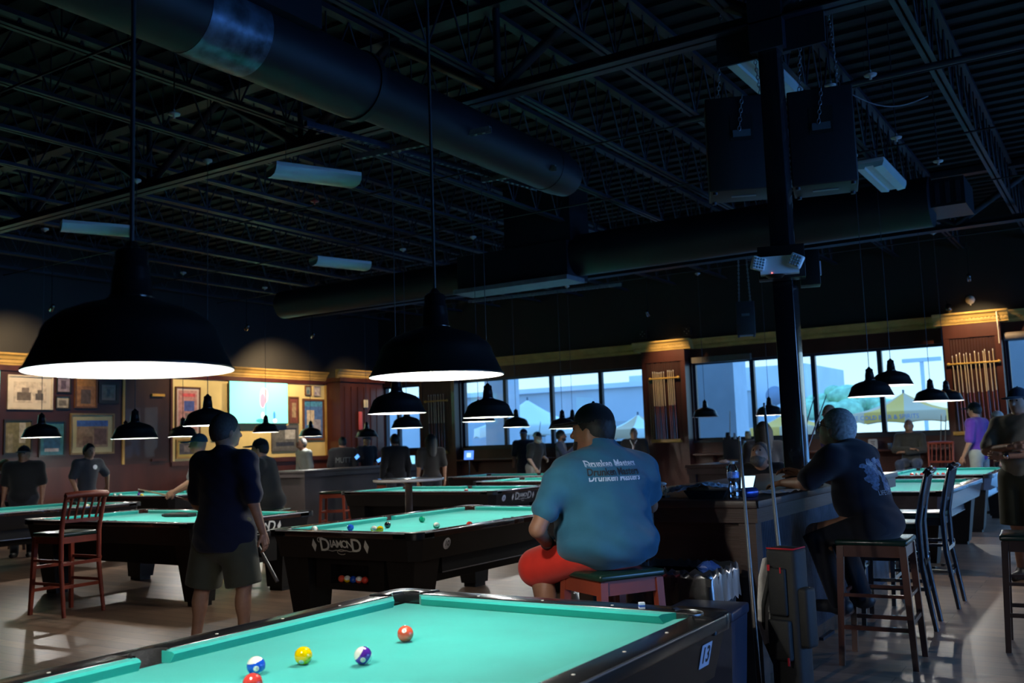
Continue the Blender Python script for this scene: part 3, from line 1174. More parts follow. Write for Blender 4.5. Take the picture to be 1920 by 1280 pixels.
    # logo on a short side: 'S' end (-Y) or 'N' end (+Y)
    if logo:
        for e in logo:
            g = MB()
            sy = -1 if e == 'S' else 1
            ax_ = Vector((1 if e == 'S' else -1, 0, 0))
            slope = Vector((0, -sy * -ins * -1, 0))
            org = Vector((0, sy * (YA + 0.0015 - ins * 0.5), 0.690))
            updir = Vector((0, sy * ins / (z1 - z0), 1))
            M0 = frame_M(org + Vector((0, sy * 0.002, 0)), ax_, updir)
            x = 0.0
            for ch_, sz, xx, yy in (('D', 0.150, -0.150, 0.002), ('I', 0.085, -0.083, 0.012), ('A', 0.085, -0.048, 0.012), ('M', 0.085, 0.006, 0.012), ('O', 0.085, 0.062, 0.012), ('N', 0.085, 0.114, 0.012), ('D', 0.150, 0.182, 0.002)):
                vs_, fs_ = text_geo(ch_, sz, 0.004, 0.012)
                g.add([(a + xx, b2 + yy, c2) for a, b2, c2 in vs_], fs_, LGREY, False, M0)
            def ribbon(pts, wd):
                vv, ff = [], []
                for i, p in enumerate(pts):
                    q = Vector(pts[min(i + 1, len(pts) - 1)]) - Vector(pts[max(0, i - 1)])
                    nrm = Vector((-q.y, q.x)).normalized() * wd
                    vv += [(p[0] + nrm.x, p[1] + nrm.y, 0.0006), (p[0] - nrm.x, p[1] - nrm.y, 0.0006)]
                ff = [(2 * i, 2 * i + 2, 2 * i + 3, 2 * i + 1) for i in range(len(pts) - 1)]
                g.add(vv, ff + [f[::-1] for f in ff], LGREY, False, M0)
            ribbon([(-0.15 + 0.30 * k / 20, -0.040 + 0.004 * math.sin(k)) for k in range(21)], 0.0035)
            ribbon([(0.02 + 0.045 * math.cos(R(20) + R(300) * k / 16), -0.050 + 0.020 * math.sin(R(20) + R(300) * k / 16)) for k in range(17)], 0.003)
            ribbon([(-0.185 + 0.035 * math.cos(R(40) + R(200) * k / 12), 0.045 + 0.022 * math.sin(R(40) + R(200) * k / 12)) for k in range(13)], 0.004)
            for xx in (-0.265, 0.285):
                q = [(xx - 0.026, 0, 0.0005), (xx, -0.055, 0.0005), (xx + 0.026, 0, 0.0005), (xx, 0.055, 0.0005)]
                g.add(q, [(0, 1, 2, 3)], LGREY, False, M0)
            g.build('logo', t)
    if number:
        side, yy, txt, shape = number
        g = MB()
        sx = 1 if side == 'E' else -1
        M0 = frame_M((sx * (XA - ins * 0.5 + 0.004), yy, 0.69), (0, sx, 0), (sx * ins / (z1 - z0), 0, 1))
        if side == 'S':
            M0 = frame_M((yy, -(YA - ins * 0.5 + 0.004), 0.69), (1, 0, 0), (0, -ins / (z1 - z0), 1))
        if shape == 'disc':
            g.lathe([(0, 0.002), (0.045, 0.002), (0.046, 0)], mat('disc_white', (0.75, 0.75, 0.8), 0.4), 28, M0)
            vs_, fs_ = text_geo(txt, 0.06, 0, 0.02)
            g.add([(a, b2, 0.003) for a, b2, c2 in vs_], fs_, INK, False, M0)
        else:
            g.box((-0.046, -0.042, 0), (0.046, 0.042, 0.001), mat('sticker_white', (0.62, 0.66, 0.80), 0.5), M0)
            vs_, fs_ = text_geo(txt, 0.080, 0, 0.02)
            g.add([(a * 0.95, b2, 0.002) for a, b2, c2 in vs_], fs_, INK, False, M0)
        g.build('number_plate', t)
    return t


BLUEL = mat('worn_black_laminate', (0.035, 0.045, 0.06), 0.24, spec=0.9, coat=0.6, var=0.3, scale=6)  # black laminate with the blue window sheen put into its colour
TA = pool_table(-2.087, 2.058, 0, 'nearest pool table, teal cloth and black rails, numbered 13', RAILB, number=('E', 1.17, '13', 'plate'))
TB = pool_table(-5.335, 7.108, 0, 'pool table with reddish rails, name on its end and number 10 disc', RAILW, logo='S', number=('E', -1.02, '10', 'disc'), trim=None)
TC = pool_table(-8.92, 11.88, R(90), 'pool table behind the number 10 table, beyond the round table', RAILW, logo='S', number=('S', -0.50, '0', 'disc'), trim=None)
TF = pool_table(-8.87, 6.815, R(90), 'pool table behind the man in the navy shirt, triangle rack on its cloth', RAILW, logo='S', trim=None)
TG = pool_table(-12.73, 7.33, 0, 'pool table cut off by the left edge of the photo', RAILW, trim=None)
TH = pool_table(-14.5, 10.9, R(90), 'far left pool table with many balls and a man leaning on it', RAILW, trim=None)
TE = pool_table(-8.50, 14.80, R(90), 'farther of two small-looking tables behind the left shoulder of the blue shirt, lower one', RAILW, trim=None)
TD = pool_table(-10.75, 17.00, R(90), 'farthest pool table, under the man in the striped-brim cap', RAILW, trim=None)
TI = pool_table(-2.465, 12.23, 0, 'right-hand pool table, nearer one, with a bluish shining side', RAILB, trim=None, side_mat=BLUEL)
TJ = pool_table(-2.485, 16.13, 0, 'right-hand pool table, farther one, with racked balls and a cue ball', RAILW, trim=None, side_mat=BLUEL)

pool_table(1.35, 10.2, 0, 'pool table just outside the right edge of the photo, beyond the dark stool', RAILW, trim=None)  # unseen table, added so the extra lamp hangs over something

# ------------------------------------------------------------------ pendant lamps
SHADE_OUT = [(0.250, 0.0), (0.252, 0.006), (0.246, 0.010), (0.212, 0.085), (0.208, 0.102), (0.198, 0.118), (0.165, 0.145), (0.115, 0.165), (0.066, 0.178), (0.055, 0.186)]
SHADE_IN = [(0.250, 0.0), (0.242, 0.008), (0.208, 0.085), (0.200, 0.103), (0.165, 0.132), (0.110, 0.155), (0.05, 0.168), (0.0, 0.17)]
NECK = [(0.054, 0.184), (0.056, 0.188), (0.050, 0.194), (0.048, 0.235), (0.044, 0.262), (0.0435, 0.268), (0.0405, 0.270), (0.040, 0.302), (0.034, 0.310), (0.028, 0.312), (0.020, 0.318), (0.012, 0.330), (0.006, 0.334)]


def pendant(x, y, z, label, power=34, top=4.7, rod=0.0035, ceil=True):
    t = thing('pendant_lamp', label, 'lamp', (x, y, z))
    g = MB()
    g.lathe(SHADE_OUT, SHADEB, 56)
    g.lathe(SHADE_IN, ENAMEL, 56)
    g.build('lamp_shade', t)
    g = MB()
    g.lathe(NECK, BLKMET, 32)
    g.build('socket_neck', t)
    g = MB()
    g.lathe([(0.0, 0.045), (0.022, 0.050), (0.034, 0.070), (0.034, 0.090), (0.022, 0.125), (0.018, 0.165)], BULB if power else OFFBULB, 20)
    g.build('light_bulb', t)
    g = MB()
    g.tube([(0, 0, 0.33), (0, 0, CZ - 0.02 - z)], rod, mat('cord_black', (0.02, 0.024, 0.035), 0.4), 8)
    g.lathe([(0.05, top - z - 0.0), (0.05, top - z - 0.02), (0.02, top - z - 0.035), (0.008, top - z - 0.05)], SPR if ceil else BLKMET, 16)
    g.build('hanging_rod', t)
    if power:
        d = bpy.data.lights.new('table_light', 'SPOT')
        d.energy = power
        d.color = (1.0, 0.96, 0.88)
        d.shadow_soft_size = 0.035
        d.spot_size = R(170)
        d.spot_blend = 0.25
        o = bpy.data.objects.new('table_light', d)
        COL.objects.link(o)
        o.parent = t
        o.location = (0, 0, 0.040)
        d2 = bpy.data.lights.new('shade_light', 'POINT')
        d2.energy = power * 0.36
        d2.color = (1.0, 0.96, 0.88)
        d2.shadow_soft_size = 0.01
        o2 = bpy.data.objects.new('shade_light', d2)
        COL.objects.link(o2)
        o2.parent = t
        o2.location = (0.0, 0, 0.032)
    return t


LAMPS = [
    (-2.11, 1.51, 1.655, 'largest black pendant lamp at left, above the near end of the nearest table', 46, 0.006),
    (-2.17, 2.86, 1.700, 'second largest black pendant lamp, above the far half of the nearest table', 46, 0.006),
    (-5.31, 6.42, 1.735, 'pendant lamp over the number 10 table, left one', 46, 0.004),
    (-5.27, 7.76, 1.706, 'pendant lamp over the number 10 table, right one', 46, 0.004),
    (-9.63, 11.88, 1.749, 'pendant lamp below and behind the left number 10 table lamp', 40, 0.004),
    (-8.25, 11.88, 1.790, 'pendant lamp just behind the right number 10 table lamp', 40, 0.004),
    (-9.48, 14.85, 1.745, 'pendant lamp above the man in the black and white cap', 40, 0.004),
    (-8.45, 14.75, 1.680, 'left one of two lamps half hidden by the dark cap of the seated man', 40, 0.004),
    (-9.50, 17.00, 1.765, 'pendant lamp touching the brim of the dark cap, right one of two', 40, 0.004),
    (-6.87, 17.50, 1.825, 'unlit pendant lamp left of the column, in front of the window', 0, 0.004),
    (-5.46, 17.00, 1.795, 'lit pendant lamp in front of the window, close left of the column', 26, 0.004),
    (-2.45, 11.26, 1.833, 'lower and left one of the two overlapping lamps right of the column', 30, 0.004),
    (-2.45, 12.45, 1.995, 'higher one of the two overlapping lamps right of the column', 30, 0.004),
    (-2.48, 15.30, 1.860, 'lamp over the farther right-hand table, left one', 42, 0.004),
    (-2.46, 16.60, 1.885, 'lamp over the farther right-hand table, right one, before the cue rack', 42, 0.004),
    (1.00, 9.40, 1.80, 'lamp just outside the right edge of the photo', 60, 0.004),  # unseen, added to light the man with folded arms and the floor
    (-12.40, 7.50, 1.745, 'lamp over the table cut off at left', 40, 0.004),
    (-9.42, 6.80, 1.645, 'lamp over the table behind the navy shirt, left one', 34, 0.004),
    (-8.20, 6.80, 1.742, 'lamp beside the head of the man in navy', 44, 0.004),
    (-15.30, 10.85, 1.77, 'small lamp half hidden behind the left lamp of the navy man\'s table', 34, 0.004),
    (-13.72, 10.85, 1.760, 'lamp in front of the tall pink poster', 40, 0.004),
    (-13.90, 12.90, 1.820, 'lamp under the large television', 34, 0.004),
    (-14.70, 14.90, 1.750, 'lamp in front of the blue poster on the cream wall', 26, 0.004),
    (-14.10, 16.00, 1.700, 'unlit lamp in front of the mahogany pier, left of the narrow window', 0, 0.004),
]
for i, (x, y, z, lab, p, rod) in enumerate(LAMPS):
    pendant(x, y, z, lab, p, 4.62 if i > 1 else 4.70, rod)

# assumed warm accent spots, fixtures unseen, that wash the cornice, racks and pictures
def accent(x, y, z, tx, ty, tz, e, size=38, col=(1.0, 0.70, 0.36), label=None, blend=0.8):
    t = thing('track_spotlight', label, 'spotlight', (x, y, z))
    d = Vector((tx - x, ty - y, tz - z)).normalized()
    q = d.to_track_quat('-Z', 'Y')
    M = q.to_matrix().to_4x4()
    g = MB()
    g.lathe([(0.0, 0.09), (0.03, 0.085), (0.035, 0.04), (0.045, -0.04), (0.042, -0.04), (0.03, 0.02), (0, 0.025)], BLKMET, 18, M)
    g.build('head', t)
    g = MB()
    g.tube([(0, 0, 0.03), (0, 0, CZ - z)], 0.007, BLKMET, 6)
    g.build('stem', t)
    l = bpy.data.lights.new('accent_light', 'SPOT')
    l.energy = e
    l.color = col
    l.spot_size = R(size)
    l.spot_blend = blend
    l.shadow_soft_size = 0.03
    o = bpy.data.objects.new('accent_light', l)
    COL.objects.link(o)
    o.parent = t
    o.location = d * 0.06
    o.rotation_euler = q.to_euler()


accent(-8.35, 18.35, 4.05, -8.3, 19.40, 3.00, 170, 60, label='ceiling spotlight aimed at the middle cue rack')
accent(-2.20, 18.35, 4.05, -2.25, 19.40, 3.00, 260, 72, label='ceiling spotlight aimed at the right cue rack')
accent(-14.9, 18.2, 4.1, -16.3, 18.4, 2.8, 150, 75, label='ceiling spotlight in the far left corner')
accent(-15.3, 15.6, 4.0, -16.8, 15.9, 2.5, 480, 105, label='ceiling spotlight aimed at the cream wall, farther')
accent(-15.2, 13.6, 4.0, -16.8, 13.6, 2.3, 220, 95, label='ceiling spotlight aimed at the cream wall by the pink poster')
accent(-15.3, 9.4, 4.0, -16.8, 9.6, 2.8, 260, 95, label='ceiling spotlight aimed at the framed pictures')

# ------------------------------------------------------------------ balls
BR = 0.0285
BC = {1: (0.85, 0.55, 0.0), 2: (0.01, 0.08, 0.55), 3: (0.75, 0.05, 0.03), 4: (0.09, 0.02, 0.30), 5: (0.80, 0.10, 0.05), 6: (0.0, 0.22, 0.10), 7: (0.62, 0.05, 0.04), 8: (0.01, 0.01, 0.01), 0: (0.85, 0.82, 0.72)}
WB = mat('ball_white', (0.85, 0.83, 0.75), 0.06, spec=0.7, coat=0.5)


def ball(x, y, z, n, label, rot=(0, 0, 0), big=False, group=None, name=None):
    col = BC[n if n <= 8 else n - 8]
    m = mat('ball_colour_%d' % (n if n <= 8 else n - 8), col, 0.07, spec=0.7, coat=0.5)
    g = MB()
    if n == 0:
        g.sphere((0, 0, 0), BR, WB, 24, 14)
    else:
        S, Q = (48, 32) if big else (20, 12)
        for i in range(Q):
            a0, a1 = math.pi * i / Q, math.pi * (i + 1) / Q
            mid = math.cos((a0 + a1) / 2)
            mm = m if (n <= 8 or abs(mid) < 0.56) else WB
            vs, fs = [], []
            for a in (a0, a1):
                for k in range(S):
                    th = 2 * math.pi * k / S
                    vs.append((BR * math.sin(a) * math.cos(th), BR * math.sin(a) * math.sin(th), BR * math.cos(a)))
            for k in range(S):
                k2 = (k + 1) % S
                fs.append((k, S + k, S + k2, k2))
            g.add(vs, fs, mm, True)
    o = g.build('cue_ball' if n == 0 else 'pool_ball', None, (x, y, z))
    o.rotation_euler = rot
    tag(o, label, 'ball', group)
    if n and big:
        g = MB()
        rr_ = 0.0085
        vs, fs = [], []
        K = 24
        for j, q in enumerate((0.0, 0.5, 1.0)):
            for k in range(K):
                a = rr_ * q / BR
                th = 2 * math.pi * k / K
                vs.append((BR * 1.004 * math.cos(a), BR * 1.004 * math.sin(a) * math.cos(th), BR * 1.004 * math.sin(a) * math.sin(th)))
        for j in range(2):
            for k in range(K):
                k2 = (k + 1) % K
                fs.append((j * K + k, j * K + k2, (j + 1) * K + k2, (j + 1) * K + k))
        g.add(vs, fs, WB, True)
        vs, fs = text_geo(str(n), 0.0125)
        vv = []
        for a, b2, c in vs:
            p = Vector((BR, a, b2)).normalized() * BR * 1.010
            vv.append(p)
        g.add(vv, fs, INK)
        g.build('number_spot', o)
    return o


def toward(n_dir, roll=0.0):
    """rotation that brings the ball's number spot (local +X) to n_dir"""
    q = Vector(n_dir).normalized().to_track_quat('X', 'Z')
    return (q @ Quaternion((1, 0, 0), roll)).to_euler()


zb = BED + BR
ball(-2.219, 2.703, zb, 5, 'orange-red solid ball, farthest on the nearest table', toward((0.42, -0.75, 0.55), 0.3), True)
ball(-2.301, 2.288, zb, 1, 'yellow solid ball on the nearest table', toward((0.45, -0.80, -0.62), 0.1), True)
ball(-2.119, 2.368, zb, 12, 'purple and white striped ball on the nearest table', toward((0.62, -0.72, -0.30), 0.9), True)
ball(-2.334, 2.120, zb, 10, 'blue and white striped ball on the nearest table', toward((0.72, -0.65, -0.12), 0.25), True)
ball(-2.169, 1.957, zb, 7, 'red ball cut off by the bottom edge of the photo', toward((0.1, -0.3, -0.9)), True)
for (x, y, n, lab) in [(-5.82, 5.93, 13, 'orange striped ball near the left corner of the number 10 table'), (-5.60, 6.13, 2, 'blue ball near the left rail of the number 10 table'),
                       (-5.27, 6.05, 9, 'yellow-white ball on the number 10 table, left of the yellow striped pair'), (-5.215, 6.06, 1, 'yellow ball touching another one on the number 10 table'),
                       (-5.44, 6.42, 8, 'black ball near the left middle pocket of the number 10 table'), (-5.49, 6.96, 6, 'green ball, farthest on the number 10 table'),
                       (-4.93, 6.44, 14, 'green and yellow striped ball on the number 10 table'), (-4.68, 6.56, 3, 'red ball against the right rail of the number 10 table')]:
    ball(x, y, zb, n, lab, (0.8, 0.3, 0.5))
for i, (n, lab) in enumerate([(5, 'orange ball lying first from left in the ball box'), (9, 'yellow striped ball in the ball box'), (2, 'dark blue ball in the ball box'), (13, 'orange-brown striped ball in the ball box'), (3, 'red ball lying last in the ball box')]):
    ball(-5.335 - 0.13 + i * 0.062, 7.108 - HL + 0.03, 0.38 + BR, n, lab, (0.6, 0.4, 0.2))
for (x, y, n, lab) in [(-15.25, 10.45, 7, 'leftmost red ball on the far left table'), (-14.98, 10.42, 13, 'orange ball on the far left table'), (-14.90, 10.48, 0, 'white ball between orange and purple ones on the far left table'), (-14.72, 10.72, 4, 'purple ball on the far left table'),
                       (-14.35, 10.50, 9, 'pale yellow ball on the far left table, right of the purple'), (-14.20, 10.40, 1, 'dull yellow ball on the far left table, right of the pale one'), (-13.60, 10.45, 15, 'whitish-red ball at the right end of the far left table')]:
    ball(x, y, zb, n, lab, (0.5, 1.2, 0.3))
ball(-7.98, 7.20, zb, 0, 'cue ball on the table behind the man in navy')
ball(-12.25, 8.10, zb, 9, 'yellow striped ball seen through the chair back at left', (1, 0.4, 0))
ball(-2.55, 15.0, zb, 0, 'cue ball in front of the racked balls on the farther right table')
for i, (dx, n) in enumerate([(-0.26, 3), (-0.19, 11), (-0.12, 7), (-0.05, 5), (0.02, 3), (0.10, 13), (0.17, 7), (0.24, 11)]):
    ball(-2.55 + dx, 15.18 + 0.03 * (i % 2), zb, n, 'red or orange ball in the row behind the cue ball on the farther right table', (0.4, 0.9, 0.1 * i), group='balls in a row on the farther right table')
ball(-8.28, 11.55, zb, 11, 'dark red ball beside the rail on the table behind number 10')
ball(-9.20, 17.9 - 0.45, zb, 0, 'white ball on the farthest table')

# triangle rack lying on table F
g = MB()
tri = [(0.15, -0.09), (-0.15, -0.09), (0, 0.17)]
for i in range(3):
    a, c_ = Vector((*tri[i], 0)), Vector((*tri[(i + 1) % 3], 0))
    g.tube([a, c_], 0.014, RUBBER, 8)
o = g.build('ball_triangle', None, (-9.25, 7.25, BED + 0.015), R(40))
tag(o, 'black triangle rack lying on the cloth behind the man in navy', 'rack')
g = MB()
g.box((-0.18, -0.07, 0), (0.18, 0.07, 0.04), RUBBER, bev=0.01)
o = g.build('table_brush', None, (-9.02, 7.10, BED + 0.001), R(8))
tag(o, 'flat black brush lying near the far rail behind the man in navy', 'brush')
# chalk
g = MB()
g.box((-0.011, -0.011, 0), (0.011, 0.011, 0.022), mat('chalk_label', (0.75, 0.78, 0.85), 0.7))
g.box((-0.0113, -0.0113, 0.006), (0.0113, 0.0113, 0.014), mat('chalk_blue', (0.03, 0.10, 0.45), 0.8))
o = g.build('chalk_cube', None, (-1.632, 3.40, RT + 0.002), R(35))
tag(o, 'small white and blue chalk cube on the far rail of the nearest table', 'chalk')

# ================================================================== PEOPLE (smooth implicit bodies turned into meshes)
def surface_nets(f, org, h):
    """f: 3d array of signed distances; returns vertices, quads"""
    neg = f < 0
    nx, ny, nz = f.shape
    c = np.zeros((nx - 1, ny - 1, nz - 1), np.int8)
    for dx in (0, 1):
        for dy in (0, 1):
            for dz in (0, 1):
                c += neg[dx:nx - 1 + dx, dy:ny - 1 + dy, dz:nz - 1 + dz]
    act = (c > 0) & (c < 8)
    idx = -np.ones(act.shape, np.int64)
    ii = np.argwhere(act)
    idx[act] = np.arange(len(ii))
    acc = np.zeros((len(ii), 3))
    cnt = np.zeros(len(ii))
    i0, j0, k0 = ii[:, 0], ii[:, 1], ii[:, 2]
    corners = [(a, b_, c_) for a in (0, 1) for b_ in (0, 1) for c_ in (0, 1)]
    for a in corners:
        for ax in range(3):
            if a[ax] == 1:
                continue
            b_ = list(a)
            b_[ax] = 1
            fa = f[i0 + a[0], j0 + a[1], k0 + a[2]]
            fb = f[i0 + b_[0], j0 + b_[1], k0 + b_[2]]
            m = (fa < 0) != (fb < 0)
            t = np.where(m, fa / np.where(m, fa - fb, 1), 0)
            for q in range(3):
                v = a[q] + (t if q == ax else 0)
                acc[:, q] += np.where(m, v, 0)
            cnt += m
    V = (acc / np.maximum(cnt, 1)[:, None] + ii) * h + np.array(org)
    Q = []
    for ax in range(3):
        sl0 = [slice(1, -1)] * 3
        sl0[ax] = slice(0, -1)
        sl1 = [slice(1, -1)] * 3
        sl1[ax] = slice(1, None)
        A, B_ = neg[tuple(sl0)], neg[tuple(sl1)]
        for sgn, mask in ((1, A & ~B_), (0, ~A & B_)):
            e = np.argwhere(mask)
            if not len(e):
                continue
            base = e + 1
            base[:, ax] -= 1
            o1, o2 = [k for k in range(3) if k != ax]
            def cell(d1, d2):
                q = base.copy()
                q[:, o1] += d1
                q[:, o2] += d2
                return idx[q[:, 0], q[:, 1], q[:, 2]]
            quad = np.stack([cell(-1, -1), cell(0, -1), cell(0, 0), cell(-1, 0)], 1)
            flip = (sgn == 0) ^ (ax == 1)
            if flip:
                quad = quad[:, ::-1]
            Q.append(quad)
    Q = np.concatenate(Q) if Q else np.zeros((0, 4), int)
    return V, Q


def smin(a, b_, k):
    h = np.clip(0.5 + 0.5 * (b_ - a) / k, 0, 1)
    return b_ + (a - b_) * h - k * h * (1 - h)


class Sdf:
    """list of primitives: ('cap', a, b, ra, rb, k) or ('ell', c, r, R3x3, k); k = blend radius; 'cut' subtracts half spaces"""

    def __init__(s):
        s.p = []
        s.cuts = []
        s.noise = None

    def cap(s, a, b_, ra, rb=None, k=0.03, flat=None):
        s.p.append(('cap', np.array(a, float), np.array(b_, float), ra, ra if rb is None else rb, k, flat))
        return s

    def ell(s, c, r, k=0.04, rot=None):
        s.p.append(('ell', np.array(c, float), np.array(r, float), rot, k))
        return s

    def cut(s, p, n):
        """remove the side towards which n points"""
        n = np.array(n, float)
        s.cuts.append((np.array(p, float), n / np.linalg.norm(n)))
        return s

    def bounds(s, pad):
        lo, hi = np.full(3, 1e9), np.full(3, -1e9)
        for p in s.p:
            if p[0] == 'cap':
                r = max(p[3], p[4])
                for q in (p[1], p[2]):
                    lo = np.minimum(lo, q - r)
                    hi = np.maximum(hi, q + r)
            else:
                r = p[2].max() if p[3] is not None else p[2]
                lo = np.minimum(lo, p[1] - r)
                hi = np.maximum(hi, p[1] + r)
        return lo - pad, hi + pad

    def mesh(s, h, inflate=0.0):
        lo, hi = s.bounds(abs(inflate) + 3 * h + 0.01)
        n = np.ceil((hi - lo) / h).astype(int) + 1
        xs_ = [lo[i] + np.arange(n[i]) * h for i in range(3)]
        X, Y, Z = np.meshgrid(*xs_, indexing='ij')
        P = np.stack([X, Y, Z], -1).astype(np.float32)
        f = None
        for p in s.p:
            if p[0] == 'cap':
                a, b_, ra, rb, k, flat = p[1:]
                ba = b_ - a
                L2 = max(1e-9, float(ba @ ba))
                pa = P - a.astype(np.float32)
                t = np.clip(pa @ ba.astype(np.float32) / L2, 0, 1)
                q = pa - t[..., None] * ba.astype(np.float32)
                if flat is not None:
                    nrm, fac = flat
                    nrm = np.array(nrm, np.float32)
                    nrm = nrm / np.linalg.norm(nrm)
                    dn = q @ nrm
                    q = q + (dn * (fac - 1))[..., None] * nrm
                d = np.sqrt((q * q).sum(-1)) - (ra + (rb - ra) * t)
                if flat is not None and flat[1] > 1:
                    d = d / (1 + (flat[1] - 1) * 0.5)
            else:
                c, r, rot, k = p[1:]
                q = P - c.astype(np.float32)
                if rot is not None:
                    q = q @ np.array(rot, np.float32)
                k0 = np.sqrt(((q / r) ** 2).sum(-1)) + 1e-9
                k1 = np.sqrt(((q / (r * r)) ** 2).sum(-1)) + 1e-9
                d = k0 * (k0 - 1) / k1
            f = d if f is None else smin(f, d, k)
        if s.noise:
            f = f + s.noise(P)
        f = f - inflate
        for p, n_ in s.cuts:
            f = np.maximum(f, (P - p.astype(np.float32)) @ n_.astype(np.float32))
        return surface_nets(f, lo, h)


def rotz3(a):
    c, s = math.cos(a), math.sin(a)
    return np.array([[c, -s, 0], [s, c, 0], [0, 0, 1.0]])


def np_mesh(name, parts, parent):
    """parts: list of (V, Q, material or list of (material, fn))"""
    vs, fs, mi, mats_ = [], [], [], []
    k = 0
    for V, Q, m in parts:
        ms = m if isinstance(m, list) else [(m, None)]
        base = []
        for mm, fn in ms:
            if mm not in mats_:
                mats_.append(mm)
            base.append((mats_.index(mm), fn))
        ind = np.full(len(Q), base[0][0])
        C = V[Q].mean(1) if len(Q) else V
        for b_, fn in base[1:]:
            ind[fn(C)] = b_
        vs.append(V)
        fs.append(Q + k)
        mi.append(ind)
        k += len(V)
    V = np.concatenate(vs)
    Q = np.concatenate(fs)
    I = np.concatenate(mi)
    me = bpy.data.meshes.new(name)
    me.vertices.add(len(V))
    me.vertices.foreach_set('co', V.astype(np.float32).ravel())
    me.loops.add(len(Q) * 4)
    me.loops.foreach_set('vertex_index', Q.astype(np.int32).ravel())
    me.polygons.add(len(Q))
    me.polygons.foreach_set('loop_start', np.arange(0, len(Q) * 4, 4, dtype=np.int32))
    me.polygons.foreach_set('loop_total', np.full(len(Q), 4, np.int32))
    for m_ in mats_:
        me.materials.append(m_)
    me.polygons.foreach_set('material_index', I.astype(np.int32))
    me.polygons.foreach_set('use_smooth', np.ones(len(Q), bool))
    me.update(calc_edges=True)
    me.validate()
    o = bpy.data.objects.new(name, me)
    COL.objects.link(o)
    o.parent = parent
    return o


def v3(*a):
    return np.array(a, float)


def hand_sdf(wr, fdir, palm_n, side, curl=0.35, s=1.0, spread=0.10):
    """wr wrist, fdir finger direction, palm_n = where the palm faces, side=+1 when the thumb is on fdir x palm_n side"""
    f = fdir / np.linalg.norm(fdir)
    n = palm_n - f * (palm_n @ f)
    n = n / np.linalg.norm(n)
    a = np.cross(f, n) * side
    S = Sdf()
    S.cap(wr - f * 0.03 * s, wr + f * 0.02 * s, 0.025 * s, 0.024 * s, 0.01)
    S.cap(wr + f * 0.025 * s + a * 0.020 * s, wr + f * 0.085 * s + a * 0.026 * s, 0.016 * s, 0.0135 * s, 0.012)
    S.cap(wr + f * 0.025 * s, wr + f * 0.090 * s + a * 0.004 * s, 0.017 * s, 0.0135 * s, 0.012)
    S.cap(wr + f * 0.025 * s - a * 0.020 * s, wr + f * 0.080 * s - a * 0.024 * s, 0.016 * s, 0.013 * s, 0.012)
    for off, L, r in ((0.030, 0.070, 0.0088), (0.010, 0.078, 0.0092), (-0.011, 0.073, 0.0088), (-0.030, 0.056, 0.0078)):
        p = wr + f * 0.088 * s + a * off * s
        if off < -0.02:
            p = p - f * 0.008 * s
        d = f + a * off * spread * 10
        d = d / np.linalg.norm(d)
        ang = curl * 0.6
        for seg_, rr_ in ((0.45, 1.0), (0.30, 0.92), (0.25, 0.82)):
            q = p + (d * math.cos(ang) + n * math.sin(ang)) * L * seg_ * s
            S.cap(p, q, r * rr_ * s, r * rr_ * 0.93 * s, 0.004)
            p = q
            ang += curl
    p = wr + f * 0.028 * s + a * 0.026 * s
    d = f * 0.75 + a * 0.60 + n * 0.35
    d = d / np.linalg.norm(d)
    q = p + d * 0.040 * s
    S.cap(p, q, 0.0125 * s, 0.0105 * s, 0.010)
    d2 = f * 0.9 + a * 0.15 + n * 0.4
    d2 = d2 / np.linalg.norm(d2)
    q2 = q + d2 * 0.032 * s
    S.cap(q, q2, 0.0100 * s, 0.0088 * s, 0.004)
    return S


SKIN = {}


def skin(tone):
    c = {'dark': (0.16, 0.075, 0.045), 'tan': (0.36, 0.19, 0.12), 'fair': (0.52, 0.33, 0.25), 'brown': (0.24, 0.115, 0.07)}[tone]
    return mat('skin_' + tone, c, 0.5, spec=0.35, var=0.08, scale=25)


def fab(name, c, **k):
    return mat('fabric_' + name, c, 0.85, spec=0.15, var=0.08, scale=12, sheen=0.15, **k)


